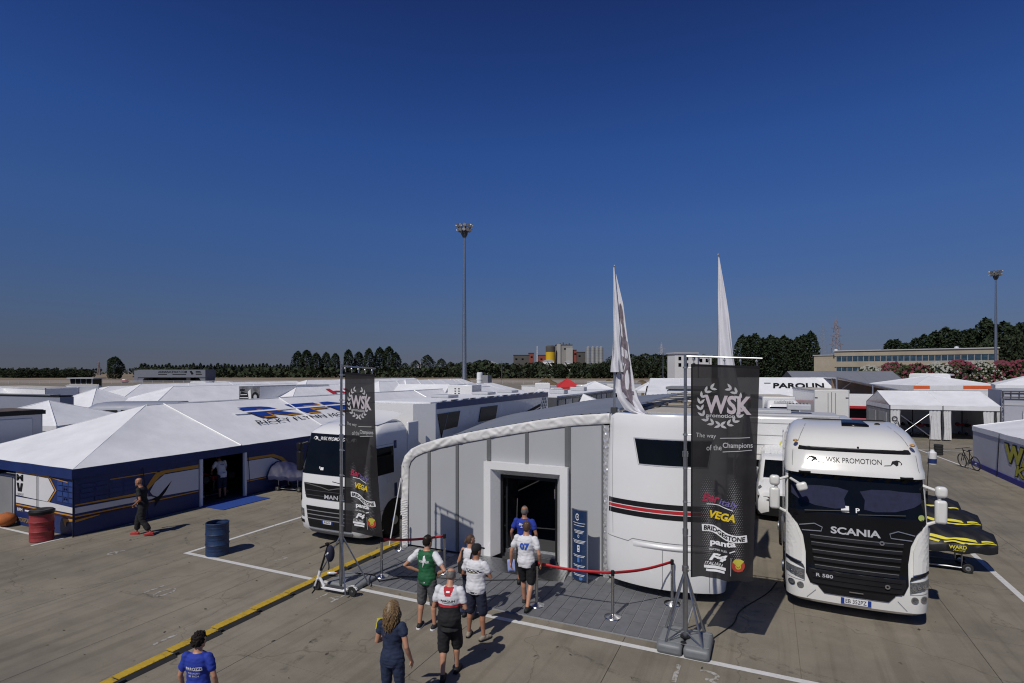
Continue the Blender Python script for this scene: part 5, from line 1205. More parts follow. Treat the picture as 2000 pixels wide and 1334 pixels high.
for z, w, n in ((1.48, .52, 1), (1.42, .46, 1), (1.30, .44, 3), (1.06, .54, 3), (.70, .5, 2), (.46, .5, 2), (.24, .48, 2)):
    for q in range(n): tl.append(stroke([(-w / 2 * (1 - .12 * q), z - .03 * q), (w / 2 * (1 - .12 * q), z - .03 * q - .01)], .012))
tl += [ring2(0, 1.16, .025, .038, 14), poly((-.05, .78), (.05, .78), (.05, .94), (-.05, .94))]
decal('print', tl, tf(.006), wink, TT, .1)
decal('print', [disc(0, .89, .025), stroke([(-.03, .82), (.03, .82)], .02)], tf(.009), navy, TT); decal('print', [poly((-.05, .53), (.05, .53), (.04, .66), (-.04, .66)), poly((-.045, .3), (.045, .3), (.03, .42), (-.05, .4)), disc(.1, .14, .07, .04)], tf(.007), mat('sky_blue_print', (.08, .2, .5), .4), TT, .1)
b = MB(); b.tube([(.1, .1, .01), (-.3, -.3, .01), (-.9, -.35, .01)], .01, 5); b.build('cable', black, TT)

TT.scale = (.62, .62, .97)
# ------------------------------------------------------------------ drums
def drum(x, y, m, label, lid):
    t = wt('oil_drum', label, 'drum', (x, y, 0), 'steel drums on the concrete'); X = M4.Translation((x, y, 0)); r = .29
    b = MB(); pr = [(r - .01, .01), (r + .008, .02), (r, .04)]
    for z in (.30, .58): pr += [(r, z - .025), (r + .014, z), (r, z + .025)]
    for z in (.12, .19, .42, .48, .72, .78): pr += [(r, z - .012), (r - .004, z), (r, z + .012)]
    pr = sorted(pr, key=lambda q: q[1]) + [(r, .85), (r + .01, .87), (r - .008, .885), (r - .02, .87)]
    b.lathe(pr, 32, X, cap=False); b.lathe([(.02, .02), (r - .01, .02)], 32, X); b.build('shell', m, t)
    b = MB()
    if lid: b.lathe([(r + .02, .80), (r + .03, .88), (r - .02, .92), (.1, .90), (.01, .88)], 24, X)
    else: b.lathe([(.01, .55), (r - .02, .55)], 24, X)
    b.build('bin_liner' if lid else 'contents', black, t)
    return t
drum(-13.66, 10.35, mat('blue_drum_paint', (.010, .030, .085), .5, var=.35, ns=4, bump=.2, bs=15), 'open topped blue steel drum standing at the corner of the white bay line', False)
drum(-19.50, 9.02, mat('red_drum_paint', (.27, .03, .03), .5, var=.25, ns=4, bump=.2, bs=15), 'red steel drum with a black bin liner in front of the race tent corner', True)
t = thing('orange_ball', 'orange round cushion on the ground at the end of the race tent', 'cushion', (-22.3, 9.35, 0)); b = MB(); b.ball((0, 0, .22), (.3, .26, .22), 14, 10); b.build('cushion', mat('orange_cloth', (.36, .10, .02), .8, var=.25, ns=6), t)
t = thing('cool_cabinet', 'grey cabinet at the open left end of the race tent', 'cabinet', (-23.4, 10.2, 0)); b = MB(); b.box(-.5, -.4, .05, .5, .4, 1.5); b.build('carcass', lgrey, t, bevel=.03); b = MB(); b.box(-.46, -.42, .1, .46, -.40, 1.45); b.build('door', mgrey, t)

# ------------------------------------------------------------------ white electric scooter
ks_ = thing('kick_scooter', 'white electric kick scooter with a dark bag on its stem', 'scooter', (-9.36, 9.60, 0), R(3))
for x, nm in ((0, 'front_wheel'), (1.0, 'rear_wheel')):
    X = M4.Translation((x, 0, .11)) @ M4.Rotation(R(90), 4, 'X')
    b = MB(); b.lathe([(.075, -.022), (.10, -.026), (.112, -.01), (.112, .01), (.10, .026), (.075, .022)], 24, X); w_ = b.build(nm, rubber, ks_)
    b = MB(); b.lathe([(.078, -.015), (.03, -.02), (.02, -.03), (.02, .03), (.03, .02), (.078, .015)], 18, X); put('hub', b.mesh('hub', mgrey), w_)
b = MB(); b.prism([(.17, .10), (.24, .085), (.80, .085), (.86, .12), (.80, .14), (.24, .14)], -.075, .075, lambda u, v, a: (u, a, v)); b.build('deck', white, ks_, bevel=.012)
b = MB(); b.box(.26, -.065, .141, .78, .065, .147); b.build('grip_mat', dgrey, ks_)
b = MB(); b.tube([(.0, -.05, .11), (.06, -.05, .28)], .018, 6); b.tube([(.0, .05, .11), (.06, .05, .28)], .018, 6); b.tube([(.05, 0, .27), (.11, 0, .46)], .036, 8); b.tube([(.10, 0, .30), (.22, 0, .12)], .032, 8); b.build('fork', white, ks_)
b = MB(); b.tube([(.11, 0, .46), (.33, 0, 1.06)], .024, 10); b.build('stem', black, ks_)
b = MB(); b.tube([(.33, -.24, 1.08), (.33, 0, 1.07), (.33, .24, 1.08)], .015, 8); b.tube([(.33, -.26, 1.08), (.33, -.12, 1.08)], .02, 8); b.tube([(.33, .12, 1.08), (.33, .26, 1.08)], .02, 8); b.ball((.30, 0, 1.09), (.05, .05, .03), 10, 6); b.tube([(.30, .14, 1.07), (.18, .15, 1.06)], .008, 5); b.build('handlebar', black, ks_)
b = MB(); b.ball((.39, .0, .88), (.10, .10, .19), 14, 10); b.build('stem_bag', mat('navy_bag', (.012, .014, .035), .8), ks_); decal('bag_mark', poly((.35, .86), (.43, .92), (.42, .95), (.34, .89)), lambda a, c: V((a, -.105, c)), wink, ks_)
b = MB()
for k in range(9):
    a0 = R(20 + 15 * k); a1 = R(35 + 15 * k); c = V((1.0, 0, .11))
    b.add([c + V((.135 * math.cos(a), y, .135 * math.sin(a))) for a in (a0, a1) for y in (-.035, .035)], [(0, 1, 3, 2)])
o = b.build('mudguard', white, ks_, 60); md = o.modifiers.new('t', 'SOLIDIFY'); md.thickness = .008
t = thing('water_bottle', 'small clear bottle lying by the scooter on the yellow cable ramp', 'bottle', (-9.60, 10.35, .10), .5); b = MB(); X = M4.Rotation(R(90), 4, 'Y'); b.lathe([(.03, -.1), (.035, -.09), (.035, .05), (.015, .09), (.015, .11)], 12, X); b.build('body', mat('milky_plastic', (.6, .62, .64), .2), t); b = MB(); b.lathe([(.017, .11), (.017, .13)], 10, X); b.build('cap', red, t)

# ------------------------------------------------------------------ karts on trolleys
coverb = mat('black_kart_cover', (.009, .009, .010), .55, var=.3, ns=5); covery = mat('yellow_kart_band', (.66, .58, .05), .5, var=.1); covern = mat('navy_kart_cover', (.018, .020, .06), .6, var=.3, ns=5)
def kart(loc, rz, label, cov, band=None, s=1., lettered=False):
    t = thing('kart_trolley', label, 'kart trolley', loc, rz, 'covered karts on trolleys' if cov else None)
    b = MB()
    for y in (-.3, .3):
        b.tube([(-.55, y, .10), (.62, y, .10)], .02, 6)
        for x in (-.5, .45): b.tube([(x, y, .10), (x, y, .62)], .018, 6)
        b.tube([(-.75, y, .62), (.75, y, .62)], .018, 6)
    for x in (-.55, .62): b.tube([(x, -.3, .10), (x, .3, .10)], .018, 6)
    b.build('trolley_frame', steel, t)
    for x in (-.5, .55):
        for y in (-.36, .36):
            X = M4.Translation((x, y, .11)) @ M4.Rotation(R(90), 4, 'X'); b = MB(); b.lathe([(.05, -.03), (.09, -.035), (.11, -.02), (.11, .02), (.09, .035), (.05, .03)], 16, X); w_ = b.build('trolley_wheel', rubber, t); b = MB(); b.lathe([(.055, -.03), (.02, -.036), (.02, .036), (.055, .03)], 12, X); put('hub', b.mesh('hub', alu), w_)
    if cov:
        def half(x):
            q = (x + .95) / 2.05; w = .68 * (1 - max(0, (q - .55) / .45) ** 1.7 * .45) * (1 - max(0, (.12 - q) / .12) ** 2 * .3)
            h = .44 * (1 - max(0, (q - .35) / .65) ** 1.1 * .62) + .05 * math.sin(q * 9); return w, h
        def top(x, y):
            w, h = half(x); e = abs(y) / w; return .68 + h * (1 - min(1, e) ** 2.4) + .018 * math.sin(x * 13 + y * 17) + .03 * _nz.noise(V((x * 5, y * 4, 2)))
        b = MB(); rs = []
        for k in range(49):
            x = -.95 + 2.05 * k / 48; w, h = half(x); ring = [(x, w * math.sin(R(a)) , top(x, w * math.sin(R(a)))) for a in range(-90, 91, 5)]
            ring += [(x, w * .97, .52 + .02 * math.sin(x * 11)), (x, 0, .50), (x, -w * .97, .52 + .02 * math.sin(x * 12))]; rs.append(ring)
        b.rings(rs); b.build('cover', cov, t, 50)
        if band:
            for e0, e1 in ((.80, .87), (.91, .95)):
                for sg in (-1, 1):
                    b = MB(); b.grid(lambda u, v: (-.94 + 2.02 * u, sg * half(-.94 + 2.02 * u)[0] * (e0 + (e1 - e0) * v), top(-.94 + 2.02 * u, half(-.94 + 2.02 * u)[0] * (e0 + (e1 - e0) * v)) + .03), 60, 3); b.build('cover_band', band, t, 60)
        if lettered:
            decal('lettering', [tfit('WARD', .34, .085, .30, .66, bold=.03), tfit('Racing', .24, .05, .33, .585, shear=.3)], lambda x, z: V((x, -half(x)[0] * .985 - .012, z)), band, t)
    else: kart_body(t)
    t.scale = (s, s, s); return t
def kart_body(t, z=.66):
    b = MB()
    for y in (-.3, .3): b.tube([(-.8, y * 1.1, z + .05), (.2, y, z + .05), (.75, y * .6, z + .06)], .016, 6)
    for x in (-.75, -.2, .35): b.tube([(x, -.33, z + .05), (x, .33, z + .05)], .016, 6)
    b.tube([(-.6, -.62, z + .12), (-.6, .62, z + .12)], .02, 6); b.build('kart_frame', steel, t)
    for x, y in ((-.6, .58), (-.6, -.58), (.6, .52), (.6, -.52)):
        X = M4.Translation((x, y, z + .13)) @ M4.Rotation(R(90), 4, 'X'); b = MB(); b.lathe([(.06, -.09), (.12, -.1), (.135, -.07), (.135, .07), (.12, .1), (.06, .09)], 16, X); b.build('kart_wheel', rubber, t)
    b = MB(); b.rings([[(-.35 + a, y * w, z + .08 + h) for y in (-1, -.8, 0, .8, 1)] for a, w, h in ((.25, .2, .1), (.1, .22, .02), (-.05, .24, .06), (-.15, .24, .45))], cap=False, close=False); o = b.build('seat', black, t, 60); md = o.modifiers.new('t', 'SOLIDIFY'); md.thickness = .015
    b = MB(); b.rings([[(.75, -.35, z + .05), (.75, .35, z + .05), (.9, .3, z + .1), (.9, -.3, z + .1)], [(.72, -.35, z + .2), (.72, .35, z + .2), (.8, .25, z + .22), (.8, -.25, z + .22)]]); b.build('nose_cone', red, t, bevel=.03)
    b = MB(); b.tube([(.15 + .02 * math.sin(a * .63), .13 * math.cos(a * .63), z + .42 + .11 * math.sin(a * .63)) for a in range(11)], .014, 6); b.tube([(.5, 0, z + .1), (.16, 0, z + .42)], .012, 6); b.build('steering_wheel', black, t)
    for s in (-1, 1):
        b = MB(); b.box(-.2, s * .45 - .07, z + .04, .35, s * .45 + .07, z + .2); b.build('side_pod', red, t, bevel=.03)
kart((3.93, 17.55, 0), R(-2), 'nearest kart under a black and yellow lettered cover beside the domed tractor unit', coverb, covery, 1.06, True)
kart((4.1, 19.45, 0), R(0), 'second kart back under a black and yellow cover, behind the lettered one', coverb, covery, 1.1)
kart((4.1, 21.2, 0), R(0), 'rearmost kart under a black and yellow cover, behind two others', coverb, covery, 1.1)
kart((-18.15, 17.3, 0), R(8), 'kart under a navy cover against the race tent wall', covern)
kart((-20.3, 15.0, 0), R(90), 'bare kart on a trolley inside the race tent doorway', None)

# ------------------------------------------------------------------ bicycle leaning at the corner of the right tent
bk = thing('bicycle', 'dark mountain bike leaning at the corner of the white tent with yellow lettering', 'bicycle', (9.25, 36.0, 0), R(-75))
for x in (0, 1.08):
    b = MB(); b.tube([(x + .34 * math.cos(a * .2618), 0, .36 + .34 * math.sin(a * .2618)) for a in range(25)], .026, 7, cap=False); w_ = b.build('wheel', rubber, bk)
    b = MB(); 
    for q in range(14): b.tube([(x, 0, .36), (x + .32 * math.cos(q * .449), 0, .36 + .32 * math.sin(q * .449))], .0025, 4)
    b.lathe([(.03, -.04), (.03, .04)], 10, M4.Translation((x, 0, .36)) @ M4.Rotation(R(90), 4, 'X')); put('spokes', b.mesh('spokes', alu), w_)
b = MB()
for p, q, r_ in (((1.08, 0, .36), (.60, 0, .36), .014), ((1.08, 0, .36), (.72, 0, .86), .012), ((.60, 0, .36), (.74, 0, .95), .018), ((.60, 0, .36), (.24, 0, .82), .022), ((.74, 0, .9), (.22, 0, .92), .02), ((.21, 0, .96), (.25, 0, .78), .024)): b.tube([p, q], r_, 7)
b.build('frame', black, bk)
b = MB(); b.tube([(.24, .05, .78), (.02, .05, .36)], .018, 6); b.tube([(.24, -.05, .78), (.02, -.05, .36)], .018, 6); b.build('fork', black, bk)
b = MB(); b.tube([(.21, 0, .96), (.17, 0, 1.02)], .018, 6); b.tube([(.2, -.34, 1.04), (.16, 0, 1.02), (.2, .34, 1.04)], .014, 6); b.build('handlebar', black, bk)
b = MB(); b.ball((.76, 0, .98), (.13, .07, .035), 10, 6); b.build('saddle', black, bk); b = MB(); b.lathe([(.09, -.02), (.09, .02)], 14, M4.Translation((.60, 0, .36)) @ M4.Rotation(R(90), 4, 'X')); b.box(.58, -.1, .2, .62, -.06, .36); b.box(.58, .06, .36, .62, .1, .52); b.build('crank', dgrey, bk)
bk.rotation_euler = (R(8), 0, R(-75))
# small sign board hung on the antenna line of sight: a paper cup bin beside the bay line
t = thing('water_canister', 'small white and navy canister standing on the bay line behind the truck antenna', 'canister', (8.05, 36.5, 0)); b = MB(); b.lathe([(.19, 0), (.2, .03), (.2, .62), (.1, .7), (.08, .78)], 16); b.build('body', white, t); b = MB(); b.lathe([(.203, .05), (.203, .3)], 16); b.build('label_band', navy, t)

# ------------------------------------------------------------------ tents: general builder
ventm = mat('clear_window_film', (.32, .33, .35), .25, var=.08)
def tent(loc, rz, w, l, eave, ridge, hipl, label, group=None, wallm=pvc, roofm_=pvc, val=None, walls=True, legs=True, name='tent', bays=3, cat='tent', vh=.28):
    """hip/gable tent: origin at the front left corner, x across, y back"""
    t = thing(name, label, cat, loc, rz, group); cx = w / 2
    A, B_, C, D = (0, 0, eave), (w, 0, eave), (w, l, eave), (0, l, eave); R0, R1 = (cx, hipl, ridge), (cx, l - hipl, ridge)
    kw = dict(par=t, m=roofm_, nu=6, nv=5, sag=.04)
    if hipl > 0: roofpanel(A, B_, R0, R0, **kw); roofpanel(C, D, R1, R1, **kw)
    for k in range(bays):
        q0, q1 = k / bays, (k + 1) / bays; L_ = lambda P, Q, q: tuple(V(P) * (1 - q) + V(Q) * q)
        roofpanel(L_(B_, C, q0), L_(B_, C, q1), L_(R0, R1, q1), L_(R0, R1, q0), **kw); roofpanel(L_(A, D, q0), L_(A, D, q1), L_(R0, R1, q1), L_(R0, R1, q0), **kw)
    b = MB()
    for p, q in ((B_, R0), (A, R0), (C, R1), (D, R1), (R0, R1)): b.tube([p, q], .03, 5)
    for k in range(1, bays):
        q = k / bays; b.tube([tuple(V(B_) * (1 - q) + V(C) * q + V((0, 0, .01))), tuple(V(R0) * (1 - q) + V(R1) * q + V((0, 0, .01)))], .025, 5)
    b.build('roof_seam', roofm_, t)
    b = MB(); e = .02; b.box(-e, -e - .01, eave - vh, w + e, -e, eave - .004); b.box(-e, l + e, eave - vh, w + e, l + e + .01, eave - .004); b.box(-e - .01, -e, eave - vh, -e, l + e, eave - .004); b.box(w + e, -e, eave - vh, w + e + .01, l + e, eave - .004); b.build('valance', val or roofm_, t, 0)
    if legs:
        lg = MB(); lg.tube([(0, 0, 0), (0, 0, eave)], .03, 6); lme = lg.mesh('leg', alu)
        for k in range(bays + 1):
            for x in (.04, w - .04): o = put('leg', lme, t); o.location = (x, .04 + (l - .08) * k / bays, 0)
    if walls:
        for nm, fn in (('side_wall', lambda u, v: (w - .0, l * u, (eave - .02) * v)), ('side_wall', lambda u, v: (0, l * u, (eave - .02) * v)), ('end_wall', lambda u, v: (w * u, l, (eave - .02) * v)), ('end_wall', lambda u, v: (w * u, 0, (eave - .02) * v))):
            b = MB(); b.grid(fn, 8, 3); b.build(nm, wallm, t)
        if hipl == 0:
            for y in (0, l): b = MB(); b.add([(0, y, eave), (w, y, eave), (cx, y, ridge)], [(0, 1, 2)]); b.build('gable', wallm, t, 0)
    return t

# tent with yellow lettering at the right edge
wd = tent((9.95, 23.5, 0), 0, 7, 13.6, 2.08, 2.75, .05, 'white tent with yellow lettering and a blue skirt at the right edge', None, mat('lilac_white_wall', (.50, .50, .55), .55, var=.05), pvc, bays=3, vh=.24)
fw = lambda o: (lambda s, z: V((-.012 - o, s, z)))
def mir(sh_, c): return [([(2 * c - x, y) for x, y in v], [q[::-1] for q in f]) for v, f in sh_]
wl = [tfit('WARD', 5.6, .80, 6.4, 1.28, bold=.05), tfit('Karting', 4.4, .62, 7.0, .55, bold=.03, shear=.2)]
wl_o = [tfit('WARD', 5.75, .92, 6.4, 1.28, bold=.10), tfit('Karting', 4.55, .74, 7.0, .55, bold=.07, shear=.2)]
decal('lettering_edge', mir(wl_o, 6.4), fw(.004), ink, wd); decal('lettering', mir(wl, 6.4), fw(.012), mat('olive_yellow_print', (.42, .40, .02), .5, var=.1), wd)
b = MB(); b.box(-.05, 0, 0, -.014, 13.6, .24); b.build('skirt', mat('royal_blue_skirt', (.012, .014, .22), .6, var=.1), wd, 0)
b = MB()
for y in (4.6, 9.8): b.tube([(-.03, y, 2.05), (-.10, y + .05, .1)], .02, 5)
b.build('guy_strap', black, wd)

# ------------------------------------------------------------------ the sea of tents and lorries further back
def xtent(front_left, rz, depth, length, *a, **k):   # same tent with its ridge running across the view
    fl = V(front_left); c, s_ = math.cos(rz), math.sin(rz)
    return tent((fl.x - s_ * depth, fl.y + c * depth, fl.z), rz - R(90), depth, length, *a, **k)
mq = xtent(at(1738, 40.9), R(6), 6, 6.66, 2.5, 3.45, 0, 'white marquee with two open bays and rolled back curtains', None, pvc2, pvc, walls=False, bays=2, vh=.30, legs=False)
cm = mat('white_curtain', (.60, .60, .60), .5, var=.08, ns=5)
for y0, y1 in ((.02, .69), (2.46, 3.19), (3.33, 3.81), (5.67, 6.32), (6.46, 6.64)):
    b = MB(); b.grid(lambda u, v: (5.96 + .05 * math.sin(u * 19 + v * 5) * (1 - v * .5), y0 + (y1 - y0) * (u - .5) * (1 - .12 * math.sin(v * 3.14)) + (y1 - y0) / 2, .05 + 2.2 * v), 14, 10); b.build('curtain', cm, mq, 70)
b = MB(); b.tube([(0, 0, 0), (0, 0, 2.5)], .04, 6); lgm = b.mesh('leg', dgrey)
for y in (.0, 3.27, 6.64):
    for x in (0, 6.02): o = put('leg', lgm, mq); o.location = (x, y, 0)
b = MB(); b.tube([(5.9, .73, .35), (5.9, 2.5, 1.9)], .022, 6); b.tube([(5.9, .73, 1.75), (5.9, 2.5, .3)], .03, 6); b.build('cross_brace', alu, mq)
b = MB(); b.box(-.02, 0, 0, 0, 6.66, 2.5); b.box(0, 6.66, 0, 6, 6.68, 2.5); b.build('back_wall', pvc2, mq, 0)
b = MB(); b.add([(0, -.01, 0), (6, -.01, 0), (6, -.01, 2.5), (3, -.01, 3.4), (0, -.01, 2.5)], [(0, 1, 2, 3, 4)]); b.build('end_wall', ventm, mq, 0)
b = MB()
for x in (.7, 3.4): b.box(x, -.04, .6, x + 1.9, -.02, 1.9)
b.build('window', mat('film_pane', (.42, .43, .45), .3), mq, 0)
decal('curtain_print', [ring2(.3, 1.5, .12, .2, 8), stroke([(.2, 1.0), (.5, 1.3), (.7, .7)], .08)], lambda s, z: V((6.03, s, z)), dgrey, mq)
p = at(1788, 43.5)
kart((p.x, p.y, 0), R(20), 'bare kart on a trolley in the left bay of the marquee', None); p = at(1895, 43.5); kart((p.x, p.y, 0), R(-160), 'bare kart on a trolley in the right bay of the marquee', None)
p = at(1868, 45.5); t = wt('cupboard', 'dark cupboard at the back of the right marquee bay', 'cupboard', (p.x, p.y, 0)); b = MB(); b.box(p.x - .6, p.y - .3, 0, p.x + .6, p.y + .3, 1.9); b.build('carcass', dgrey, t, bevel=.02); b = MB(); b.box(p.x - .58, p.y - .33, .1, p.x - .01, p.y - .3, 1.85); b.box(p.x + .01, p.y - .33, .1, p.x + .58, p.y - .3, 1.85); b.build('door', black, t)

# white tent lettered on its roof, and the open canopy beside it
pt = xtent(at(1448, 52), R(14), 8, 9.1, 2.35, 4.35, 0, 'white tent with black italic lettering and a red valance', None, white, pvc, val=red, walls=False, bays=2, vh=.22)
slp = V((-4, 0, 2.0)).normalized()
decal('lettering', [tfit('PAROLIN', 4.8, 1.05, 5.7, 2.75, shear=.3, bold=.03), stroke([(2.7, 3.25), (3.3, 3.25)], .1)], lambda s, q: V((8, s, 2.35)) + slp * q + V((.447, 0, .894)) * .05, ink, pt, .8)
b = MB(); b.box(0, 0, 0, .03, 9.1, 2.3); b.build('back_wall', dgrey, pt, 0)
brown = mat('brown_lining', (.20, .14, .105), .8, var=.15)
p = at(1634, 51); cn = thing('canopy', 'open lean-to canopy with a brown lined back beside the lettered white tent', 'canopy', p, R(14))
b = MB(); b.add([(0, 0, 4.4), (6.2, 0, 2.95), (6.2, 7, 2.95), (0, 7, 4.4)], [(0, 1, 2, 3)]); o = b.build('roof_panel', pvc2, cn, 0); md = o.modifiers.new('t', 'SOLIDIFY'); md.thickness = .06
b = MB(); b.prism([(0, 0), (6.2, 0), (6.2, 2.9), (0, 4.35)], 1.2, 1.25, lambda u, v, a: (u, a, v)); b.build('back_lining', brown, cn, 0)
b = MB()
for x, z in ((0, 4.45), (3.0, 3.75), (6.2, 3.0)): b.tube([(x, -.03, 0), (x, -.03, z)], .07, 6)
b.tube([(0, -.02, 4.45), (6.2, -.02, 3.0)], .09, 6); b.tube([(0, 1.1, 2.6), (1.7, 1.1, 4.0)], .04, 5); b.tube([(3.1, 1.1, 2.6), (4.6, 1.1, 3.3)], .04, 5); b.build('frame', alu, cn)
p = at(1660, 50.5); t = wt('side_stall', 'white panelled stall with a red strip below the open canopy', 'stall', (p.x, p.y, 0)); b = MB(); b.box(p.x - .2, p.y - .1, 1.85, p.x + 1.9, p.y, 2.95); b.build('panel', white, t, 0); b = MB(); b.box(p.x - .2, p.y - .12, 1.62, p.x + 1.9, p.y - .02, 1.845); b.build('red_strip', red, t, 0); b = MB(); b.box(p.x - .2, p.y + .8, 0, p.x + 1.9, p.y + .9, 1.7); b.build('dark_back', black, t, 0); b = MB(); b.box(p.x + .1, p.y + .1, .0, p.x + 1.5, p.y + .6, .7); b.build('counter', mat('pink_counter', (.5, .12, .16), .6), t, 0)
# grey hall roof behind
p = at(1568, 72); gh = xtent(p, R(16), 12, 13.5, 2.6, 4.98, 0, 'wide grey roofed hall behind the lettered white tent', None, dgrey, mat('grey_hall_roof', (.17, .18, .205), .6, var=.05), bays=3, name='hall', cat='hall')
b = MB(); b.box(.4, 13.6, 0, 12, 13.9, 4.0); b.build('dark_gable', black, gh, 0)
# lorries on the right
boxlorry(at(1624, 41.5), R(12), 'white box lorry seen from behind, its two rear doors closed', 2.35, 6, 3.58, offwhite, cab=False)
p = at(1534, 40); boxlorry(p, R(12), 'white camper with a lettered roof pod and dark windscreen behind the long motorhome', 2.3, 4.5, 3.05, white, group=None, name='camper', cat='camper')
decal('lettering', [tfit('mobilvetta', 1.3, .16, 0, 2.8, shear=.3), stroke([(-.7, 2.66), (.7, 2.66)], .03)], lambda s, z: V((s, .48 + .5 * (z - 2.55) - .12, z)), dgrey, sc.objects['camper'])
tent(at(1785, 60), R(20), 9, 9, 3.45, 4.5, 4.5, 'white pavilion with orange edging in front of the oleanders', None, pvc, pvc, bays=1, vh=.55)
t = sc.objects[[o.name for o in sc.objects if o.get('label', '').startswith('white pavilion with orange')][0]]
b = MB(); b.box(5.0, -.05, 3.1, 9.03, -.035, 3.44); b.box(-.05, -.05, 3.1, 1.6, -.035, 3.44); b.build('orange_edging', orange, t, 0)
p = at(1895, 66); van(p, R(60), 'white cab of a van showing above the pavilion with orange edging', white, 2.75, L=6)
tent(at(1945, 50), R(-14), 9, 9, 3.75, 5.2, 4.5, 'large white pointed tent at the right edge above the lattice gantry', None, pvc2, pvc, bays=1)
p = at(1957, 43); t = wt('exhibition_trailer', 'pale grey exhibition trailer with a dark gantry rail at the right edge', 'trailer', (p.x, p.y, 0))
b = MB(); b.box(p.x, p.y, .4, p.x + 6, p.y + 3, 3.55); b.build('body', mat('lilac_grey_panel', (.40, .41, .47), .5, var=.05), t, 0)
b = MB()
for z in (3.0, 3.45): b.tube([(p.x, p.y - .15, z), (p.x + 6, p.y - .15, z)], .05, 6)
for k in range(12): b.tube([(p.x + .5 * k, p.y - .15, 2.7 if k % 3 == 0 else 3.0), (p.x + .5 * k, p.y - .15, 3.45)], .04, 5)
b.build('gantry_rail', dgrey, t); b = MB(); b.box(p.x, p.y - .04, 2.35, p.x + 6, p.y - .002, 2.5); b.build('moulding', lgrey, t, 0)
b = MB()
for k in range(7): b.tube([(p.x - .08 + .12 * (k % 2), p.y - .2, .2 + .4 * k), (p.x + .04 - .12 * (k % 2), p.y - .2, .6 + .4 * k)], .025, 5)
b.tube([(p.x - .08, p.y - .2, 0), (p.x - .08, p.y - .2, 3.4)], .03, 5); b.tube([(p.x + .06, p.y - .2, 0), (p.x + .06, p.y - .2, 3.4)], .03, 5); b.build('lattice_post', alu, t)
fg = wt('striped_flag', 'small red and white striped flag hanging on the exhibition trailer', 'flag', (p.x + 1.5, p.y - .2, 1.0)); 
for k in range(7):
    b = MB(); b.box(p.x + 1.25 + .09 * k, p.y - .12 - .01 * (k % 2), .7 - .02 * k, p.x + 1.34 + .09 * k, p.y - .10 - .01 * (k % 2), 1.75 - .05 * k); b.build('stripe', red if k % 2 else wink, fg, 0)
b = MB(); b.tube([(p.x + 1.2, p.y - .12, .4), (p.x + 1.2, p.y - .12, 1.95)], .015, 5); b.build('flagpole', alu, fg)

# ---- middle distance
G = 'white tents further back in the paddock'
TN = [  # apex px, Y of the apex, width, length, ridge, eave, label
    (338, 48.5, 7, 42, 3.65, 2.05, 'long white tent just behind the lettered race tent, left of the printed lorry'),
    (276, 60, 7, 30, 3.6, 2.1, 'white tent with a low ridge, second row behind the race tent'),
    (580, 50, 7, 30, 3.72, 2.1, 'white tent with red lettering on its roof, left of the left banner'),
    (600, 62, 8, 30, 4.0, 2.3, 'white tent ridge showing just above the red lettered tent'),
    (740, 56, 7, 20, 3.95, 2.2, 'white tent right of the left banner, its seam sloping towards the box trailer'),
    (792, 60, 6, 16, 4.05, 2.3, 'smaller white tent left of the grey sided gable tent'),
    (893, 46, 8, 16, 3.9, 2.4, 'wide white tent behind the vented box, above the long box trailer'),
    (880, 75, 6, 10, 3.95, 2.4, 'small white tent at the foot of the central floodlight mast'),
    (215, 62, 9, 20, 3.3, 2.0, 'white tent right of the far left lorry cab'),
    (-70, 52, 9, 12, 3.7, 2.2, 'white tent at the far left edge'),
]
for px, Y, w, l, zr, ze, lab in TN:
    a = at(px, Y); o = tent((a.x - w / 2, a.y - w * .6, 0), 0, w, l, ze, zr, w * .6, lab, G, bays=4)
    if 'red lettering' in lab:
        sn = V((-w / 2, 0, zr - ze)); L_ = sn.length; sn.normalize(); nn = V((zr - ze, 0, w / 2)).normalized()
        decal('roof_lettering', [tfit('birel', 7.5, 1.5, 10.5, L_ * .55, bold=.02)], lambda s, q: V((w, s, ze)) + sn * q + nn * .05, red, o, .8)
# pyramid tents
def pyr(px, Y, w, zr, ze, lab, m=pvc, rz=.3, walls=False):
    a = at(px, Y); c, s_ = math.cos(rz), math.sin(rz); return tent((a.x - c * w / 2 + s_ * w / 2, a.y - s_ * w / 2 - c * w / 2, 0), rz, w, w, ze, zr, w / 2, lab, 'pop up canopies', pvc, m, walls=walls, bays=1, vh=.25, name='canopy', cat='canopy')
pyr(1136, 33, 4.6, 3.68, 2.6, 'white pop-up canopy just left of the left flag, behind the grey awning roof', rz=.25)
pyr(1161, 58, 4.4, 3.95, 2.9, 'white pop-up canopy behind the parked vans', rz=.5)
pyr(1108, 85, 3.6, 3.9, 2.6, 'red pop-up canopy among the white tents', mat('red_canopy', (.50, .03, .03), .55, var=.06), .5)
pyr(188, 46, 5, 3.55, 2.2, 'white pyramid tent with a guy rope, right of the far left lorry cab', rz=.2)
pyr(95, 29.5, 5.4, 3.42, 2.35, 'pale pyramid tent behind the silver trailer at the left edge', rz=.42, walls=True)
pyr(1277, 70, 4.5, 4.0, 2.6, 'small white canopy right of the left flag', rz=.3)
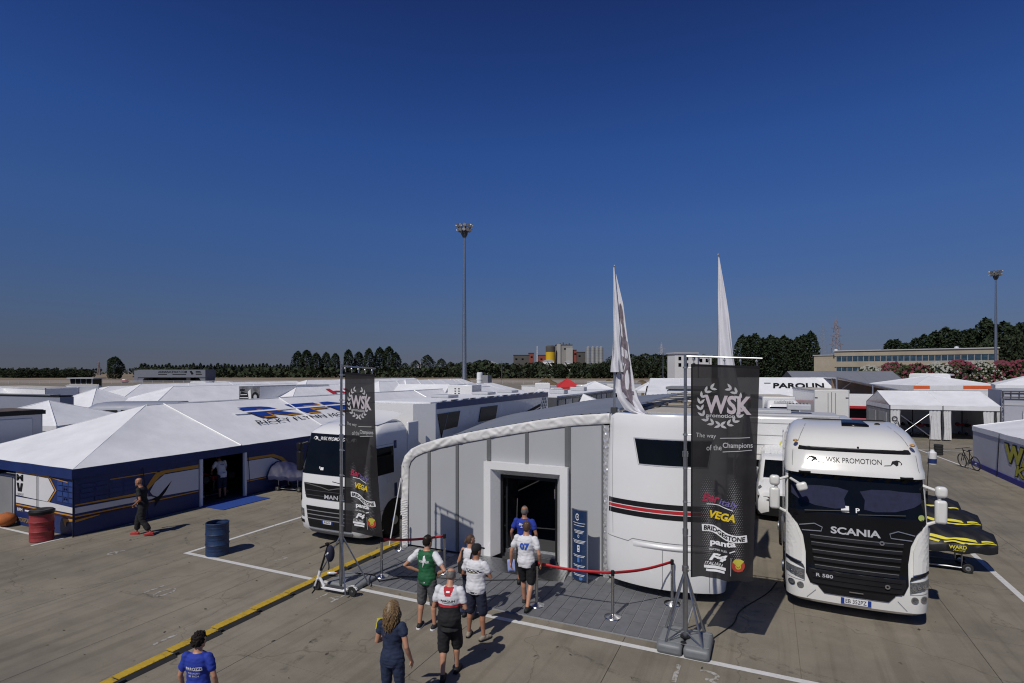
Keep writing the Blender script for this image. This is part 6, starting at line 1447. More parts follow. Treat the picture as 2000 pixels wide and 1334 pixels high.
# gable tent with a grey side, vented box and flue
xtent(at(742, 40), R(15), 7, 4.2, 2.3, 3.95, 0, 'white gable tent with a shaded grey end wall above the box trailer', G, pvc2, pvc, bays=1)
t = thing('vented_box', 'white box with a column of black vents between the white tents', 'box', at(874, 40), R(8)); b = MB(); b.box(0, 0, 0, 1.9, 2, 4.0); b.build('casing', white, t, bevel=.04)
vb = MB(); vb.box(0, -.03, 0, .12, -.002, .05); vme = vb.mesh('vent', ink, 0)
for r_ in range(6):
    for c_ in range(2): o = put('vent', vme, t); o.location = (.55 + .28 * c_, 0, 3.72 - .17 * r_)
t = thing('flue_pipe', 'white capped flue pipe standing beside a grey box behind the tents', 'pipe', at(937, 70)); b = MB(); b.lathe([(.38, 0), (.38, 4.75), (.3, 4.85)], 14); b.lathe([(.42, 3.9), (.42, 4.05)], 14); b.build('pipe', white, t); b = MB(); b.box(.5, -.3, 0, 1.3, .8, 4.5); b.build('grey_box', mgrey, t, 0)
# display trailer with photo panels behind the box trailer
t = wt('display_trailer', 'dark display trailer with rows of photo panels behind the white box trailer', 'trailer', (-11.2, 27.5, 0))
b = MB(); b.box(-12.6, 27.2, .5, -10.0, 39.5, 3.62); b.build('body', mat('dark_grey_panel', (.075, .08, .09), .5, var=.1), t, 0); b = MB(); b.box(-12.6, 27.2, 3.622, -9.98, 39.5, 3.70); b.build('roof_sheet', pvc, t, 0)
phm = [mat('photo_grey', (.16, .165, .175), .4, var=.6, ns=2.5), mat('photo_dark', (.03, .03, .035), .4, var=.8, ns=3), mat('photo_light', (.28, .28, .29), .4, var=.5, ns=3)]
pb = MB(); pb.box(0, 0, 0, .03, 1.05, .82)
pms = [pb.mesh('photo_panel', m, 0) for m in phm]
for k in range(10):
    for j in range(3): o = put('photo_panel', pms[(k * 2 + j * 3 + k * j) % 3], t); o.location = (-9.998, 27.4 + 1.2 * k, 2.66 - .94 * j)
# parked vans and lorries in the middle
VL = [(1062, 66, 200, 'white van facing away with a round mirror, left of the red canopy', 1.0), (1082, 62, 190, 'low white van in front of the red canopy', .4), (1140, 47, 20, 'white van with its windscreen facing right below the white canopy', .6), (1185, 44, 10, 'white van just left of the left flag pole', .7), (1258, 62, -20, 'white van showing its windscreen right of the left flag', .8), (1390, 80, 100, 'white van hidden behind the right banner', .8), (425, 90, 95, 'tiny white van parked at the field edge above the long white tent', .6), (465, 105, 95, 'tiny white car-high van at the field edge', .3)]
for px, Y, a, lab, h in VL: van(at(px, Y), R(a), lab, white, h + .75, 'vans parked in the middle of the paddock')
boxlorry(at(1118, 58), R(-60), 'white box lorry with dark doors behind the near canopy', 2.5, 5, 3.3, white, cab=False, group='lorries in the middle of the paddock')
# awning tent, caravan right of the flag
xtent(at(1262, 46), R(8), 14, 5.4, 3.0, 4.3, 0, 'long white awning tent sloping up to the right of the left flag', G, pvc2, pvc, bays=2)
p = at(1302, 38); t = wt('caravan', 'cream caravan with a grey roof left of the right banner pole', 'caravan', (p.x, p.y, 0)); b = MB(); b.box(p.x, p.y, .4, p.x + 4.5, p.y + 2.2, 3.75); b.build('body', offwhite, t, bevel=.12, bseg=3); b = MB(); b.box(p.x - .05, p.y - .1, 3.76, p.x + 4.5, p.y + 2.2, 3.95); b.build('roof_pod', mgrey, t, bevel=.03); b = MB(); b.box(p.x + .3, p.y - .03, 3.0, p.x + .6, p.y - .002, 3.5); b.box(p.x + 1.2, p.y - .03, 3.15, p.x + 2.4, p.y - .002, 3.4); b.build('window', glass, t, 0)
for x in (p.x + 1.2, p.x + 2.2): w_ = wheel(t, x, p.y + .1, .33, .2); w_.matrix_basis = M4.Translation((x, p.y + .15, .33)) @ M4.Rotation(R(90), 4, 'X')
# left edge: trailers, coach, lorries
p = at(85, 24.2); t = wt('silver_trailer', 'silver white trailer with small lettering cut by the left edge', 'trailer', (p.x, p.y, 0)); d_ = V((.03, -1, 0)).normalized(); n_ = V((-1, -.03, 0)).normalized()
def obox(p, d, n, l, w, z0, z1): 
    q = [p, p + d * l, p + d * l + n * w, p + n * w]; b = MB(); b.rings([[(a.x, a.y, z) for a in q] for z in (z0, z1)]); return b
obox(p, d_, n_, 11, 2.5, .9, 3.22).build('body', mat('silver_panel', (.42, .44, .49), .3, .3, var=.06), t, bevel=.1, bseg=3); obox(p - d_ * .06 - n_ * .05, d_, n_, 11.2, 2.6, 3.13, 3.30).build('roof_edge', black, t, 0); obox(p, d_, n_, 11, 2.5, 3.301, 3.33).build('roof_sheet', mat('rusty_roof', (.10, .075, .06), .8, var=.5, ns=3), t, 0); obox(p, d_, n_, 11, 2.4, .3, .89).build('underframe', black, t, 0)
decal('lettering', [tfit('CARGOLINE', 1.25, .18, -1.75, 2.55, shear=.2)], lambda s, z: p + d_ * (3.6 - (s + 1.75)) - n_ * .05 + V((0, 0, z)), ink, t, .5)
obox(p + d_ * .4 - n_ * .03, d_, n_, 10, .06, 1.9, 3.0).build('side_swage', mat('pale_silver', (.55, .57, .62), .3, .2), t, bevel=.03)
p = at(117, 38); t = wt('grey_trailer', 'blue grey trailer with a dark roof edge behind the pyramid tent at the left', 'trailer', (p.x, p.y, 0)); gm2 = mat('blue_grey_panel', (.24, .26, .32), .5, var=.05)
d1 = V((-1, -.1, 0)).normalized(); n1 = V((.1, .99, 0)).normalized(); obox(p, d1, n1, 14, .8, .6, 3.22).build('body', gm2, t, 0); obox(p - n1 * .04 + d1 * .02, d1, n1, 14, .8, 3.23, 3.32).build('roof_edge', black, t, 0); obox(p + d1, d1, n1, 12, .6, 3.321, 3.36).build('roof_sheet', mgrey, t, 0)
obox(p - n1 * .02 + d1 * .3, d1, n1, 9, .03, 2.0, 2.2).build('stripe', dgrey, t, 0)
co = Shell([(.4, 1.2, .1, 6, .1, .3), (1.4, 1.24, 0, 6, .1, .3), (2.2, 1.22, .25, 6, .12, .35), (2.7, 1.12, .7, 6, .12, .4), (2.98, .9, 1.1, 6, .1, .4), (3.05, .7, 1.5, 6, .1, .4)])
t = thing('coach', 'grey blue coach with a rounded roof behind the ridge of the race tent', 'coach', at(160, 35), R(-58)); co.mesh('body', gm2, t); decal('windscreen', poly((-1.1, 1.5), (1.1, 1.5), (1.0, 2.7), (-1.0, 2.7)), co.fn(.02), glass, t, .3)
for s in (-1, 1): decal('side_window', [poly((1.4 + 1.5 * k, 2.0), (2.7 + 1.5 * k, 2.0), (2.7 + 1.5 * k, 2.6), (1.4 + 1.5 * k, 2.6)) for k in range(3)], lambda y, z, s=s: V((s * (1.245 - (z - 1.4) * .06), y, z)), glass, t); [wheel(t, s * 1.05, y, .48, .3, alu, s) for y in (1.6, 4.6)]
boxlorry(at(160, 51), R(62), 'white lorry with a large dark windscreen at the far left', 2.5, 7, 3.6, white, group='lorries at the far left')
t = boxlorry(at(122, 50), R(84), 'long white box trailer at the far left, left of the lorry cab', 2.5, 12, 3.5, white, cab=False, doors=False, group='lorries at the far left')
# printed lorry with a kart graphic
p = at(467, 47); t = wt('printed_lorry', 'lorry side printed with a dark racing car picture, showing between white tents', 'lorry', (p.x, p.y, 0)); b = MB(); b.box(p.x, p.y, .5, p.x + 2.45, p.y + 8, 3.72); b.build('box_body', phm[0], t, 0)
f2 = lambda s, z: V((p.x + s, p.y - .02, z))
decal('graphic', [poly((.0, 2.5), (1.2, 2.5), (1.1, 3.1), (.3, 3.3), (.1, 2.9))] + [stroke([(.1 + .1 * k, 3.32), (.2 + .1 * k, 3.5)], .05) for k in range(6)], f2, ink, t); decal('graphic', [stroke([(.1, 2.75), (1.1, 2.78)], .06), stroke([(.2, 3.0), (1.0, 3.03)], .05), poly((1.2, 2.5), (1.5, 2.5), (1.4, 3.5), (1.1, 3.3))], lambda s, z: f2(s, z) + V((0, -.01, 0)), wink, t)
decal('graphic', [ring2(1.95, 2.85, .2, .42, 20)], f2, ink, t); decal('graphic', [disc(1.95, 2.85, .2)], lambda s, z: f2(s, z) + V((0, -.01, 0)), lgrey, t)
b = MB(); b.box(p.x + 2.45, p.y + .02, .6, p.x + 2.47, p.y + 8, 3.7); b.build('side_panel', white, t, 0)
for s in (.25, 2.2): wheel(t, p.x + s, p.y + 6, .45, .3)
# soil heaps and a fence on the field edge
for k, (px, Y, w) in enumerate([(1068, 150, 7), (1190, 120, 6), (1255, 110, 7), (905, 200, 6)]):
    t = thing('soil_heap', f'brown heap of soil {["behind the white vans","left of the left flag","right of the left flag","near the foot of the mast"][k]}', 'soil heap', at(px, Y)); b = MB()
    b.grid(lambda u, v: ((u - .5) * w * 2, (v - .5) * w, max(-.1, 3.4 * math.exp(-((u - .5) ** 2 * 14 + (v - .5) ** 2 * 12)) + .25 * math.sin(u * 31 + v * 17) * math.sin(v * 23) - .3)), 26, 16); b.build('heap', mat('brown_heap', (.12, .085, .045), .95, var=.4, ns=.8), t, 50)
fp = MB()
t = thing('field_fence', 'low pale fence line along the edge of the field', 'fence', at(600, 215), R(24.8))
pm = MB(); pm.box(-.06, -.06, 0, .06, .06, 1.3); pme = pm.mesh('post', lgrey, 0)
for k in range(-30, 60): o = put('post', pme, t); o.location = (4 * k, 0, 0)
for z in (.5, 1.0, 1.3):
    b = MB(); b.box(-120, -.03, z - .05, 240, .03, z + .05); b.build('rail', lgrey, t, 0)
for px, Y in ((1295, 130), (980, 230)):
    t = thing('light_post', 'thin grey post standing at the field edge ' + ('near the villa' if px > 1000 else 'below the feed mill'), 'post', at(px, Y)); b = MB(); b.tube([(0, 0, 0), (0, 0, 9.5)], [.12, .08], 6); b.build('pole', steel, t)
t = thing('red_vehicle', 'tiny red and white vehicle on the field left of the gateway', 'car', at(235, 240)); b = MB(); b.box(0, 0, .3, 3.6, 1.7, 1.0); b.build('body', red, t, bevel=.15); b = MB(); b.box(.8, .1, 1.0, 2.9, 1.6, 1.6); b.build('cabin', white, t, bevel=.2); [wheel(t, x, .85, .3, 1.7) and None for x in (.7, 2.9)]

# ---- small things standing about between the tents
tyre_b = MB()
for z in range(4): tyre_b.lathe([(.10, .16 * z), (.22, .16 * z + .01), (.24, .16 * z + .08), (.22, .16 * z + .15), (.10, .155 * z + .155)], 16)
tyre_me = tyre_b.mesh('tyres', rubber, 40)
for k, (px, Y, lab) in enumerate([(1833, 33, 'stack of kart tyres on the open ground in front of the marquee'), (612, 24.2, 'stack of kart tyres by the trolley with the navy cover')]):
    t = thing('tyre_stack', lab, 'tyres', at(px, Y), 0, 'stacks of kart tyres'); put('tyres', tyre_me, t)
def acunit(x, y, z, lab, rz=0):
    t = thing('air_conditioner', lab, 'air conditioner', (x, y, z), rz, 'air conditioners on roofs')
    b = MB(); b.box(-.45, -.35, 0, .45, .35, .26); b.build('casing', lgrey, t, bevel=.05, bseg=3)
    b = MB()
    for k in range(6): b.box(-.36 + .13 * k, -.27, .262, -.31 + .13 * k, .27, .275)
    b.build('grille', dgrey, t)
acunit(-10.9, 30, 3.70, 'air conditioner on the near end of the display trailer roof'); acunit(-11.3, 35, 3.70, 'air conditioner on the far end of the display trailer roof')
acunit(1.2, 26.3, 3.36, 'air conditioner on the white motorhome roof behind the domed tractor unit')
for k, (px, Y) in enumerate([(1098, 70), (1142, 66), (1172, 75), (1212, 62), (1240, 72)]):
    t = boxlorry(at(px, Y), R([70, 15, -40, 30, 100][k]), ['white delivery lorry left of the red canopy', 'white delivery lorry between the red and the white canopy', 'white delivery lorry behind the white pop-up canopy', 'white delivery lorry hidden behind the left flag', 'white delivery lorry just right of the left flag'][k], 2.2, 4.2, 3.15 + .12 * k, [white, offwhite][k % 2], group='delivery lorries in the middle of the paddock')
cb = MB()
for (a, c) in [((-8.2, 10.9), (-4.6, 12.3)), ((-9.3, 9.4), (-12.3, 14.2)), ((-1.0, 10.7), (.2, 14.5))]:
    pts = []
    for i in range(25):
        q = i / 24; pts.append((a[0] + (c[0] - a[0]) * q + .12 * math.sin(q * 9) * math.sin(3.14 * q), a[1] + (c[1] - a[1]) * q + .15 * math.sin(q * 7 + 1) * math.sin(3.14 * q), .012 if a[0] < -9 or a[0] > -2 else .045))
    b = MB(); b.tube(pts, .011, 6); tag(b.build('power_cable', black), {-8.2: 'black power cable snaking over the grey deck to the information totem', -9.3: 'black power cable running from the scooter towards the flat fronted truck', -1.0: 'black power cable running from the water weight past the trailer nose'}[a[0]], 'cable', 'power cables on the ground')
# ------------------------------------------------------------------ people
def remeshed(b, vox, name, mats, smooth_it=2, wr=0., colorfn=None):
    me = bpy.data.meshes.new('raw'); me.from_pydata(b.v, [], b.f)
    o = bpy.data.objects.new('raw', me); col.objects.link(o)
    bm = bmesh.new(); bm.from_mesh(me); bmesh.ops.recalc_face_normals(bm, faces=bm.faces); bm.to_mesh(me); bm.free()
    md = o.modifiers.new('r', 'REMESH'); md.mode = 'VOXEL'; md.voxel_size = vox
    dg = bpy.context.evaluated_depsgraph_get(); out = bpy.data.meshes.new_from_object(o.evaluated_get(dg))
    bpy.data.objects.remove(o); bpy.data.meshes.remove(me); out.name = name
    bm = bmesh.new(); bm.from_mesh(out)
    for _ in range(smooth_it): bmesh.ops.smooth_vert(bm, verts=bm.verts, factor=.5, use_axis_x=True, use_axis_y=True, use_axis_z=True)
    if wr:
        bm.normal_update()
        for v in bm.verts:
            p = v.co; v.co = p + v.normal * wr * (_nz.noise(V((p.x * 8 + p.z * 5, p.y * 8, p.z * 7 - p.x * 4))) + .7 * _nz.noise(V((p.x * 12 - p.z * 16, p.y * 18, p.z * 20 + p.x * 9))))
    ms = mats if isinstance(mats, list) else [mats]
    out.materials.clear()
    for m in ms: out.materials.append(m)
    bm.to_mesh(out); bm.free()
    out.polygons.foreach_set('use_smooth', [True] * len(out.polygons))
    if colorfn: out.polygons.foreach_set('material_index', [colorfn(p.center) for p in out.polygons])
    return out
def limb(b, pts, rad, n=12):
    b.tube(pts, rad, n); [b.ball(p, r * .99, 10, 8) for p, r in ((pts[0], rad[0]), (pts[-1], rad[-1]))]
def lerp(a, c, q): return V(a) * (1 - q) + V(c) * q
def tors(b, rows, dx=0, lean=None, grow=0):
    rs = []
    for z, rx, ry, y in rows:
        o = lean(z) if lean else V((0, 0, 0)); rs.append([(o.x + (rx + grow) * math.cos(i * .2618), o.y + y + (ry + grow) * math.sin(i * .2618), z + o.z) for i in range(24)])
    b.rings(rs)
HANDS = {'relaxed': (.35, .5), 'grip': (1.0, 1.2), 'flat': (.1, .15)}
def hand(b, w, d, palm_n, kind, s):
    """w wrist, d direction of the hand, palm_n palm normal; thumb leaves the side"""
    d = V(d).normalized(); n = V(palm_n); n = (n - d * n.dot(d)).normalized(); sd = d.cross(n) * s; w = V(w)
    c1, c2 = HANDS[kind]
    for k in range(4):
        o = sd * ((k - 1.5) * .021); r = .0098 if k < 3 else .0085; l = (.043, .048, .045, .036)[k]
        p0 = w + d * .02 + o * .6; p1 = w + d * .088 + o
        q1 = d * math.cos(c1 * .7) + n * math.sin(c1 * .7); q2 = d * math.cos(c1 + c2 * .5) + n * math.sin(c1 + c2 * .5)
        p2 = p1 + q1 * l; p3 = p2 + q2 * l * .75
        b.tube([p0, p1, p2, p3], [.014, .0115, r, r * .8], 8); b.ball(p3, r * .85, 6, 5)
    t0 = w + d * .025 - sd * .022; t1 = t0 + (d * .6 - sd * .75 + n * .25).normalized() * .04; t2 = t1 + (d * .85 - sd * .25 + n * .4).normalized() * .034
    b.tube([t0, t1, t2], [.014, .0125, .0095], 8); b.ball(t2, .0095, 6, 5)
DEF = dict(sh=.185, hipw=.092, el={1: (.27, -.04, 1.14), -1: (-.27, -.04, 1.14)}, wr={1: (.27, .06, .90), -1: (-.27, .06, .90)}, kn={1: (.105, .03, .50), -1: (-.105, .03, .50)}, an={1: (.115, -.01, .075), -1: (-.115, -.01, .075)}, toe={1: (.15, 1), -1: (-.15, 1)}, hands={1: 'relaxed', -1: 'relaxed'}, lean=0., head=(0, .035, 1.635), nod=0., turn=0., fat=1.)
def person(loc, rz, h, label, sk=skin, pose=None, shirt=None, sleeve=.55, hem=.88, legs=None, legend=.52, leg_r=1., shoe=None, hair=None, hairm=None, cap=None, colorfn=None, female=False, prints=(), sole=None):
    P = dict(DEF); P.update(pose or {}); s = h / 1.75; F = P['fat']
    t = thing('person', label, 'person', loc, rz, 'people waiting at the entrance' if loc[0] > -8 else None); t.scale = (s, s, s)
    ln = P['lean']
    def lean(z):                                   # forward bend of the trunk
        q = max(0, z - .98); return V((0, q * math.sin(ln), q * (math.cos(ln) - 1)))
    up = lambda p: V(p) + lean(p[2])
    rows = [(.86, .12, .09, 0), (.90, .155 * F, .115 * F, -.005), (.98, .165 * F, .12 * F, -.008), (1.08, .145 * F, .105 * F, .005), (1.18, .150 * F, .108 * F, .01), (1.30, .168 * F, .118, .0), (1.38, .172, .108, -.005), (1.44, .15, .085, -.01), (1.475, .085, .07, -.008), (1.50, .058, .058, -.002)]
    if female: rows = [(z, rx * (.86 if z > 1.0 else .99), ry * .92, y) for z, rx, ry, y in rows]
    B = MB(); tors(B, rows, lean=lean)
    hd = up(P['head']); nb = up((0, -.005, 1.46))
    limb(B, [nb, lerp(nb, hd, .6), hd], [.062, .055, .052])
    HM = M4.Translation(hd) @ M4.Rotation(P['turn'], 4, 'Z') @ M4.Rotation(-P['nod'], 4, 'X')
    hr_ = [(-.118, .022, .022, .055), (-.11, .036, .036, .045), (-.09, .05, .058, .028), (-.06, .058, .075, .012), (-.02, .068, .088, .002), (.02, .073, .094, -.002), (.06, .074, .094, -.006), (.09, .064, .082, -.008), (.112, .042, .056, -.008), (.122, .012, .02, -.008)]
    B.rings([[(rx * math.cos(i * .3142), y + ry * math.sin(i * .3142), z) for i in range(20)] for z, rx, ry, y in hr_], True, HM)
    B.rings([[(-.006, .082, .012), (.006, .082, .012), (0, .094, .012)], [(-.017, .078, -.036), (.017, .078, -.036), (0, .115, -.03)], [(-.01, .07, -.05), (.01, .07, -.05), (0, .09, -.048)]], True, HM)
    for q in (1, -1): B.ball((q * .076, -.004, -.008), (.012, .022, .034), 8, 6, HM)
    B.ball((0, .082, -.068), (.022, .012, .010), 8, 6, HM)
    for q in (1, -1):
        hp, kn, an = V((q * P['hipw'], 0, .92)), V(P['kn'][q]), V(P['an'][q]); tx, ty = P['toe'][q]; td = V((tx, ty, 0)).normalized()
        bk_ = V((td.x, td.y, 0)) * -.018
        limb(B, [hp, lerp(hp, kn, .35), kn, lerp(kn, an, .3) + bk_, lerp(kn, an, .65) + bk_ * .5, an], [.088, .078, .054, .056, .043, .035])
        B.ball(an + td * .055 + V((0, 0, -.035)), (.042, .042, .032), 10, 6); limb(B, [an - td * .03 + V((0, 0, -.035)), an + td * .10 + V((0, 0, -.045)), an + td * .165 + V((0, 0, -.05))], [.036, .036, .022])
        shp, el, wr = up((q * P['sh'], -.01, 1.425)), V(P['el'][q]), V(P['wr'][q])
        limb(B, [shp, lerp(shp, el, .4), el, lerp(el, wr, .3), wr], [.05, .046, .037, .038, .026])
        d = (wr - el).normalized(); pn = V((-q, 0, .0)) if abs(d.z) > .6 else V((0, 0, -1))
        hand(B, wr, d, P.get('palm', {}).get(q, pn), P['hands'][q], q)
    body = put('body', remeshed(B, .0088, 'body', sk, 2), t)
    # eyes, brows, mouth
    for q in (1, -1):
        b = MB(); b.ball((q * .031, .079, .012), (.013, .010, .009), 8, 6, HM); e = b.build('eye', wink, t); b = MB(); b.ball((q * .031, .087, .012), (.006, .004, .006), 8, 6, HM); put('pupil', b.mesh('pupil', ink), e)
        b = MB(); b.ball((q * .031, .087, .032), (.02, .007, .005), 8, 5, HM); b.build('eyebrow', hairm or hair_d, t)
    b = MB(); b.ball((0, .094, -.068), (.021, .006, .006), 8, 5, HM); b.build('lips', mat('lips', (.28, .09, .07), .5), t)
    res = {}
    if shirt is not None:
        b = MB(); g = .017
        rw = [(hem, .172 * F, .128 * F, -.006)] + [(z, rx + g * (1.2 if z < 1.2 else .8), ry + g, y) for z, rx, ry, y in rows if hem + .03 < z < 1.46] + [(1.47, .11, .085, -.006), (1.49, .075, .07, -.002)]
        if female: rw[0] = (hem, .150, .118, -.006)
        tors(b, rw, lean=lean)
        for q in (1, -1):
            shp, el = up((q * P['sh'], -.01, 1.425)), V(P['el'][q]); e = lerp(shp, el, sleeve)
            if sleeve > .05: limb(b, [shp + V((-q * .004, 0, .0)), lerp(shp, e, .5), e], [.0645, .064, .066])
            else: limb(b, [shp * .9, shp], [.05, .045])
        me = remeshed(b, .0105, 'shirt', shirt, 3, .010, colorfn); so = put('shirt', me, t); res['shirt'] = so
        bvh = BVHTree.FromPolygons([v.co.copy() for v in me.vertices], [tuple(p.vertices) for p in me.polygons])
        def back(x, z):
            r = bvh.ray_cast(V((x, -1, z)), V((0, 1, 0))); return r[0] + V((0, -.004, 0)) if r[0] is not None else None
        def fr(x, z):
            r = bvh.ray_cast(V((x, 1, z)), V((0, -1, 0))); return r[0] + V((0, .004, 0)) if r[0] is not None else None
        for shp_, m, side_ in prints: decal('shirt_print', shp_, back if side_ == 'back' else fr, m, so, .035)
    if legs is not None:
        b = MB(); tors(b, [(.84, .13, .10, 0), (.88, .172 * F, .130 * F, -.006), (.95, .176 * F, .132 * F, -.008), (1.0, .165 * F, .122 * F, -.004)], lean=lean)
        for q in (1, -1):
            hp, kn, an = V((q * P['hipw'], 0, .92)), V(P['kn'][q]), V(P['an'][q])
            if legend >= .46: k = (.92 - legend) / .42; pts = [hp, lerp(hp, kn, k * .5), lerp(hp, kn, k)]; rr_ = [.104, .098 * leg_r, .093 * leg_r]
            else: k = (.5 - legend) / .42; pts = [hp, lerp(hp, kn, .5), kn, lerp(kn, an, max(.05, k))]; rr_ = [.102, .092 * leg_r, .074 * leg_r, .068 * leg_r]
            limb(b, pts, rr_)
        put('trousers' if legend < .45 else 'shorts', remeshed(b, .0115, 'shorts', legs, 3, .010), t)
    if shoe is not None:
        for q in (1, -1):
            an = V(P['an'][q]); tx, ty = P['toe'][q]; td = V((tx, ty, 0)).normalized(); z = an.z - .075
            b = MB(); limb(b, [an - td * .055 + V((0, 0, -.03)), an + td * .08 + V((0, 0, -.035)), an + td * .165 + V((0, 0, -.045))], [.043, .046, .032]); b.ball(an + V((0, 0, -.0)), (.046, .046, .04), 10, 6)
            sh_o = put('shoe', remeshed(b, .011, 'shoe', shoe, 2), t)
            b = MB(); sdv = V((-td.y, td.x, 0)); X = M4(((td.x, sdv.x, 0, an.x), (td.y, sdv.y, 0, an.y), (0, 0, 1, z), (0, 0, 0, 1)))
            b.prism([(-.095, -.03), (-.06, -.044), (.08, -.05), (.16, -.042), (.2, 0), (.16, .042), (.08, .05), (-.06, .044), (-.095, .03)], .0, .022, lambda u, v, a: (u, v, a)); b.v = [tuple(X @ V(p)) for p in b.v]; put('sole', b.mesh('sole', sole or black), sh_o)
    r = random.Random(label)
    if hair == 'short' or hair == 'curly' or hair == 'cropped':
        g = {'short': 1.10, 'curly': 1.24, 'cropped': 1.045}[hair]; am = {'short': .007, 'curly': .024, 'cropped': .003}[hair]
        b = MB(); vs = []; nu, nv = (64, 40) if hair == 'curly' else (40, 22)
        for j in range(nv + 1):
            a = math.pi * j / nv
            for i in range(nu):
                th = 6.2832 * i / nu; d = V((math.sin(a) * math.cos(th), math.sin(a) * math.sin(th), math.cos(a)))
                p = V((.076 * g * d.x, .096 * g * d.y - .008, .112 * g * d.z + .012)); p += d * am * (_nz.noise(p * (42 if hair == 'curly' else 60)) + .5 * _nz.noise(p * 70)); vs.append(p)
        low = lambda p: p.z < (-.055 if p.y < -.03 else -.02 if p.y < .015 else .045 + p.y * .35)
        fs = [(j * nu + i, j * nu + (i + 1) % nu, (j + 1) * nu + (i + 1) % nu, (j + 1) * nu + i) for j in range(nv) for i in range(nu)]
        fs = [f for f in fs if not low(sum((vs[k] for k in f), V()) / 4)]
        b.add(vs, fs, HM); o = b.build('hair', hairm, t, 80); md = o.modifiers.new('t', 'SOLIDIFY'); md.thickness = .012; md.offset = -1
    if hair == 'long':
        b = MB()
        for k in range(420):
            th = r.uniform(math.pi * .93, math.pi * 2.07); a = r.uniform(.05, 1.25); d = V((math.sin(a) * math.cos(th), math.sin(a) * math.sin(th), math.cos(a)))
            p = HM @ V((.086 * d.x, .106 * d.y - .006, .125 * d.z + .008)); out = V((d.x, d.y - .15, 0)); L_ = r.uniform(.24, .38); w = r.uniform(.006, .013); ph = r.uniform(0, 6)
            pts = [HM @ V((.02 * d.x, .02 * d.y, .128)), p]
            for q in range(1, 7):
                f_ = q / 6; pts.append(p + out * (.055 * math.sin(min(1, f_ * 2.2) * 1.5)) + V((.018 * math.sin(ph + f_ * 9), .012 * math.cos(ph + f_ * 8) - .02 * f_, -L_ * f_)) + V((-d.x * .03 * f_, 0, 0)))
            b.tube(pts, [.006] + [w] * 5 + [w * .6, w * .15], 5)
        b.build('hair', hairm, t, 60)
        b = MB(); b.ball((0, -.008, .022), (.086, .106, .112), 20, 12, HM); b.v = b.v; 
        o = b.build('hair_crown', hairm, t, 80)
        o.data.update()
        bm = bmesh.new(); bm.from_mesh(o.data); inv = HM.inverted(); bmesh.ops.delete(bm, geom=[v for v in bm.verts if (inv @ v.co).y > .045 and (inv @ v.co).z < .075], context='VERTS'); bm.to_mesh(o.data); bm.free()
    if hair == 'tail':
        b = MB(); b.ball((0, -.008, .018), (.083, .104, .115), 20, 12, HM); o = b.build('hair', hairm, t, 80); inv = HM.inverted(); bm = bmesh.new(); bm.from_mesh(o.data); bmesh.ops.delete(bm, geom=[v for v in bm.verts if (inv @ v.co).z < (-.05 if (inv @ v.co).y < 0 else .055)], context='VERTS'); bm.to_mesh(o.data); bm.free()
        b = MB()
        for k in range(30): b.tube([HM @ V((.012 * math.sin(k), -.10, .03)), HM @ V((.02 * math.sin(k * 2), -.135, -.02)), HM @ V((.02 * math.sin(k * 3), -.11, -.10 - .001 * k))], [.012, .013, .004], 5)
        b.build('hair_tail', hairm, t)
    if cap is not None:
        b = MB(); b.rings([[(.084 * math.cos(i * .2618) * w, -.006 + .104 * math.sin(i * .2618) * w, z) for i in range(24)] for z, w in ((.03, 1.02), (.06, 1.03), (.10, .93), (.128, .6), (.137, .15))], True, HM)
        cp = b.build('cap', cap, t, 60); b = MB(); b.grid(lambda u, v: tuple(HM @ V((.075 * math.sin((u - .5) * 2.6), .07 + .085 * v * math.cos((u - .5) * 2.2) + .03 * math.cos((u - .5) * 2.6), .042 - .02 * v))), 12, 4); o = put('cap_brim', b.mesh('cap_brim', cap, 60), cp); md = o.modifiers.new('t', 'SOLIDIFY'); md.thickness = .006
    return t, res, HM
greenm = mat('green_jersey', (.008, .10, .035), .7, var=.12, ns=8); whitec = mat('white_cotton', (.66, .66, .68), .8, var=.04, ns=8); blackc = mat('black_cotton', (.010, .010, .012), .85, var=.2, ns=8); navyc = mat('navy_cotton', (.010, .014, .035), .85, var=.2, ns=8); greyc = mat('grey_cotton', (.075, .077, .082), .85, var=.15, ns=8); bluec = mat('royal_blue_cotton', (.012, .035, .30), .8, var=.12, ns=8); redc = mat('red_cotton', (.42, .02, .03), .8, var=.08); blackshoe = mat('black_shoe', (.012, .012, .013), .7); beigeshoe = mat('beige_shoe', (.26, .22, .17), .8, var=.15, ns=20); redshoe = mat('red_shoe', (.34, .035, .03), .7)

# green jersey, hands on hips
p, rs_, _ = person((-6.02, 9.08, 0), R(4), 1.79, 'person in a green jersey with white sleeves and grey shorts, hands on hips', skin,
    dict(el={1: (.43, -.10, 1.17), -1: (-.43, -.10, 1.17)}, wr={1: (.215, .06, 1.04), -1: (-.215, .06, 1.04)}, palm={1: (-.6, -.4, -.3), -1: (.6, -.4, -.3)}, turn=R(-18), an={1: (.15, .02, .075), -1: (-.14, -.03, .075)}, kn={1: (.13, .04, .5), -1: (-.12, .02, .5)}, fat=1.02),
    [greenm, whitec], .55, .86, greyc, .50, 1.0, blackshoe, 'short', hair_d, colorfn=lambda c: 1 if abs(c.x) > .155 + max(0, (1.42 - c.z)) * .15 and c.z > 1.2 or abs(c.x) > .20 and c.z > 1.15 else 0,
    prints=[([tfit('HUMMER', .22, .05, 0, 1.30, bold=.02)], wink, 'back'), ([poly((-.01, 1.40), (.02, 1.42), (.05, 1.33), (.01, 1.27), (-.03, 1.18), (-.02, 1.28)), poly((0, .90), (.02, .93), (.04, .90), (.02, .91))], wink, 'back')], sole=wink)
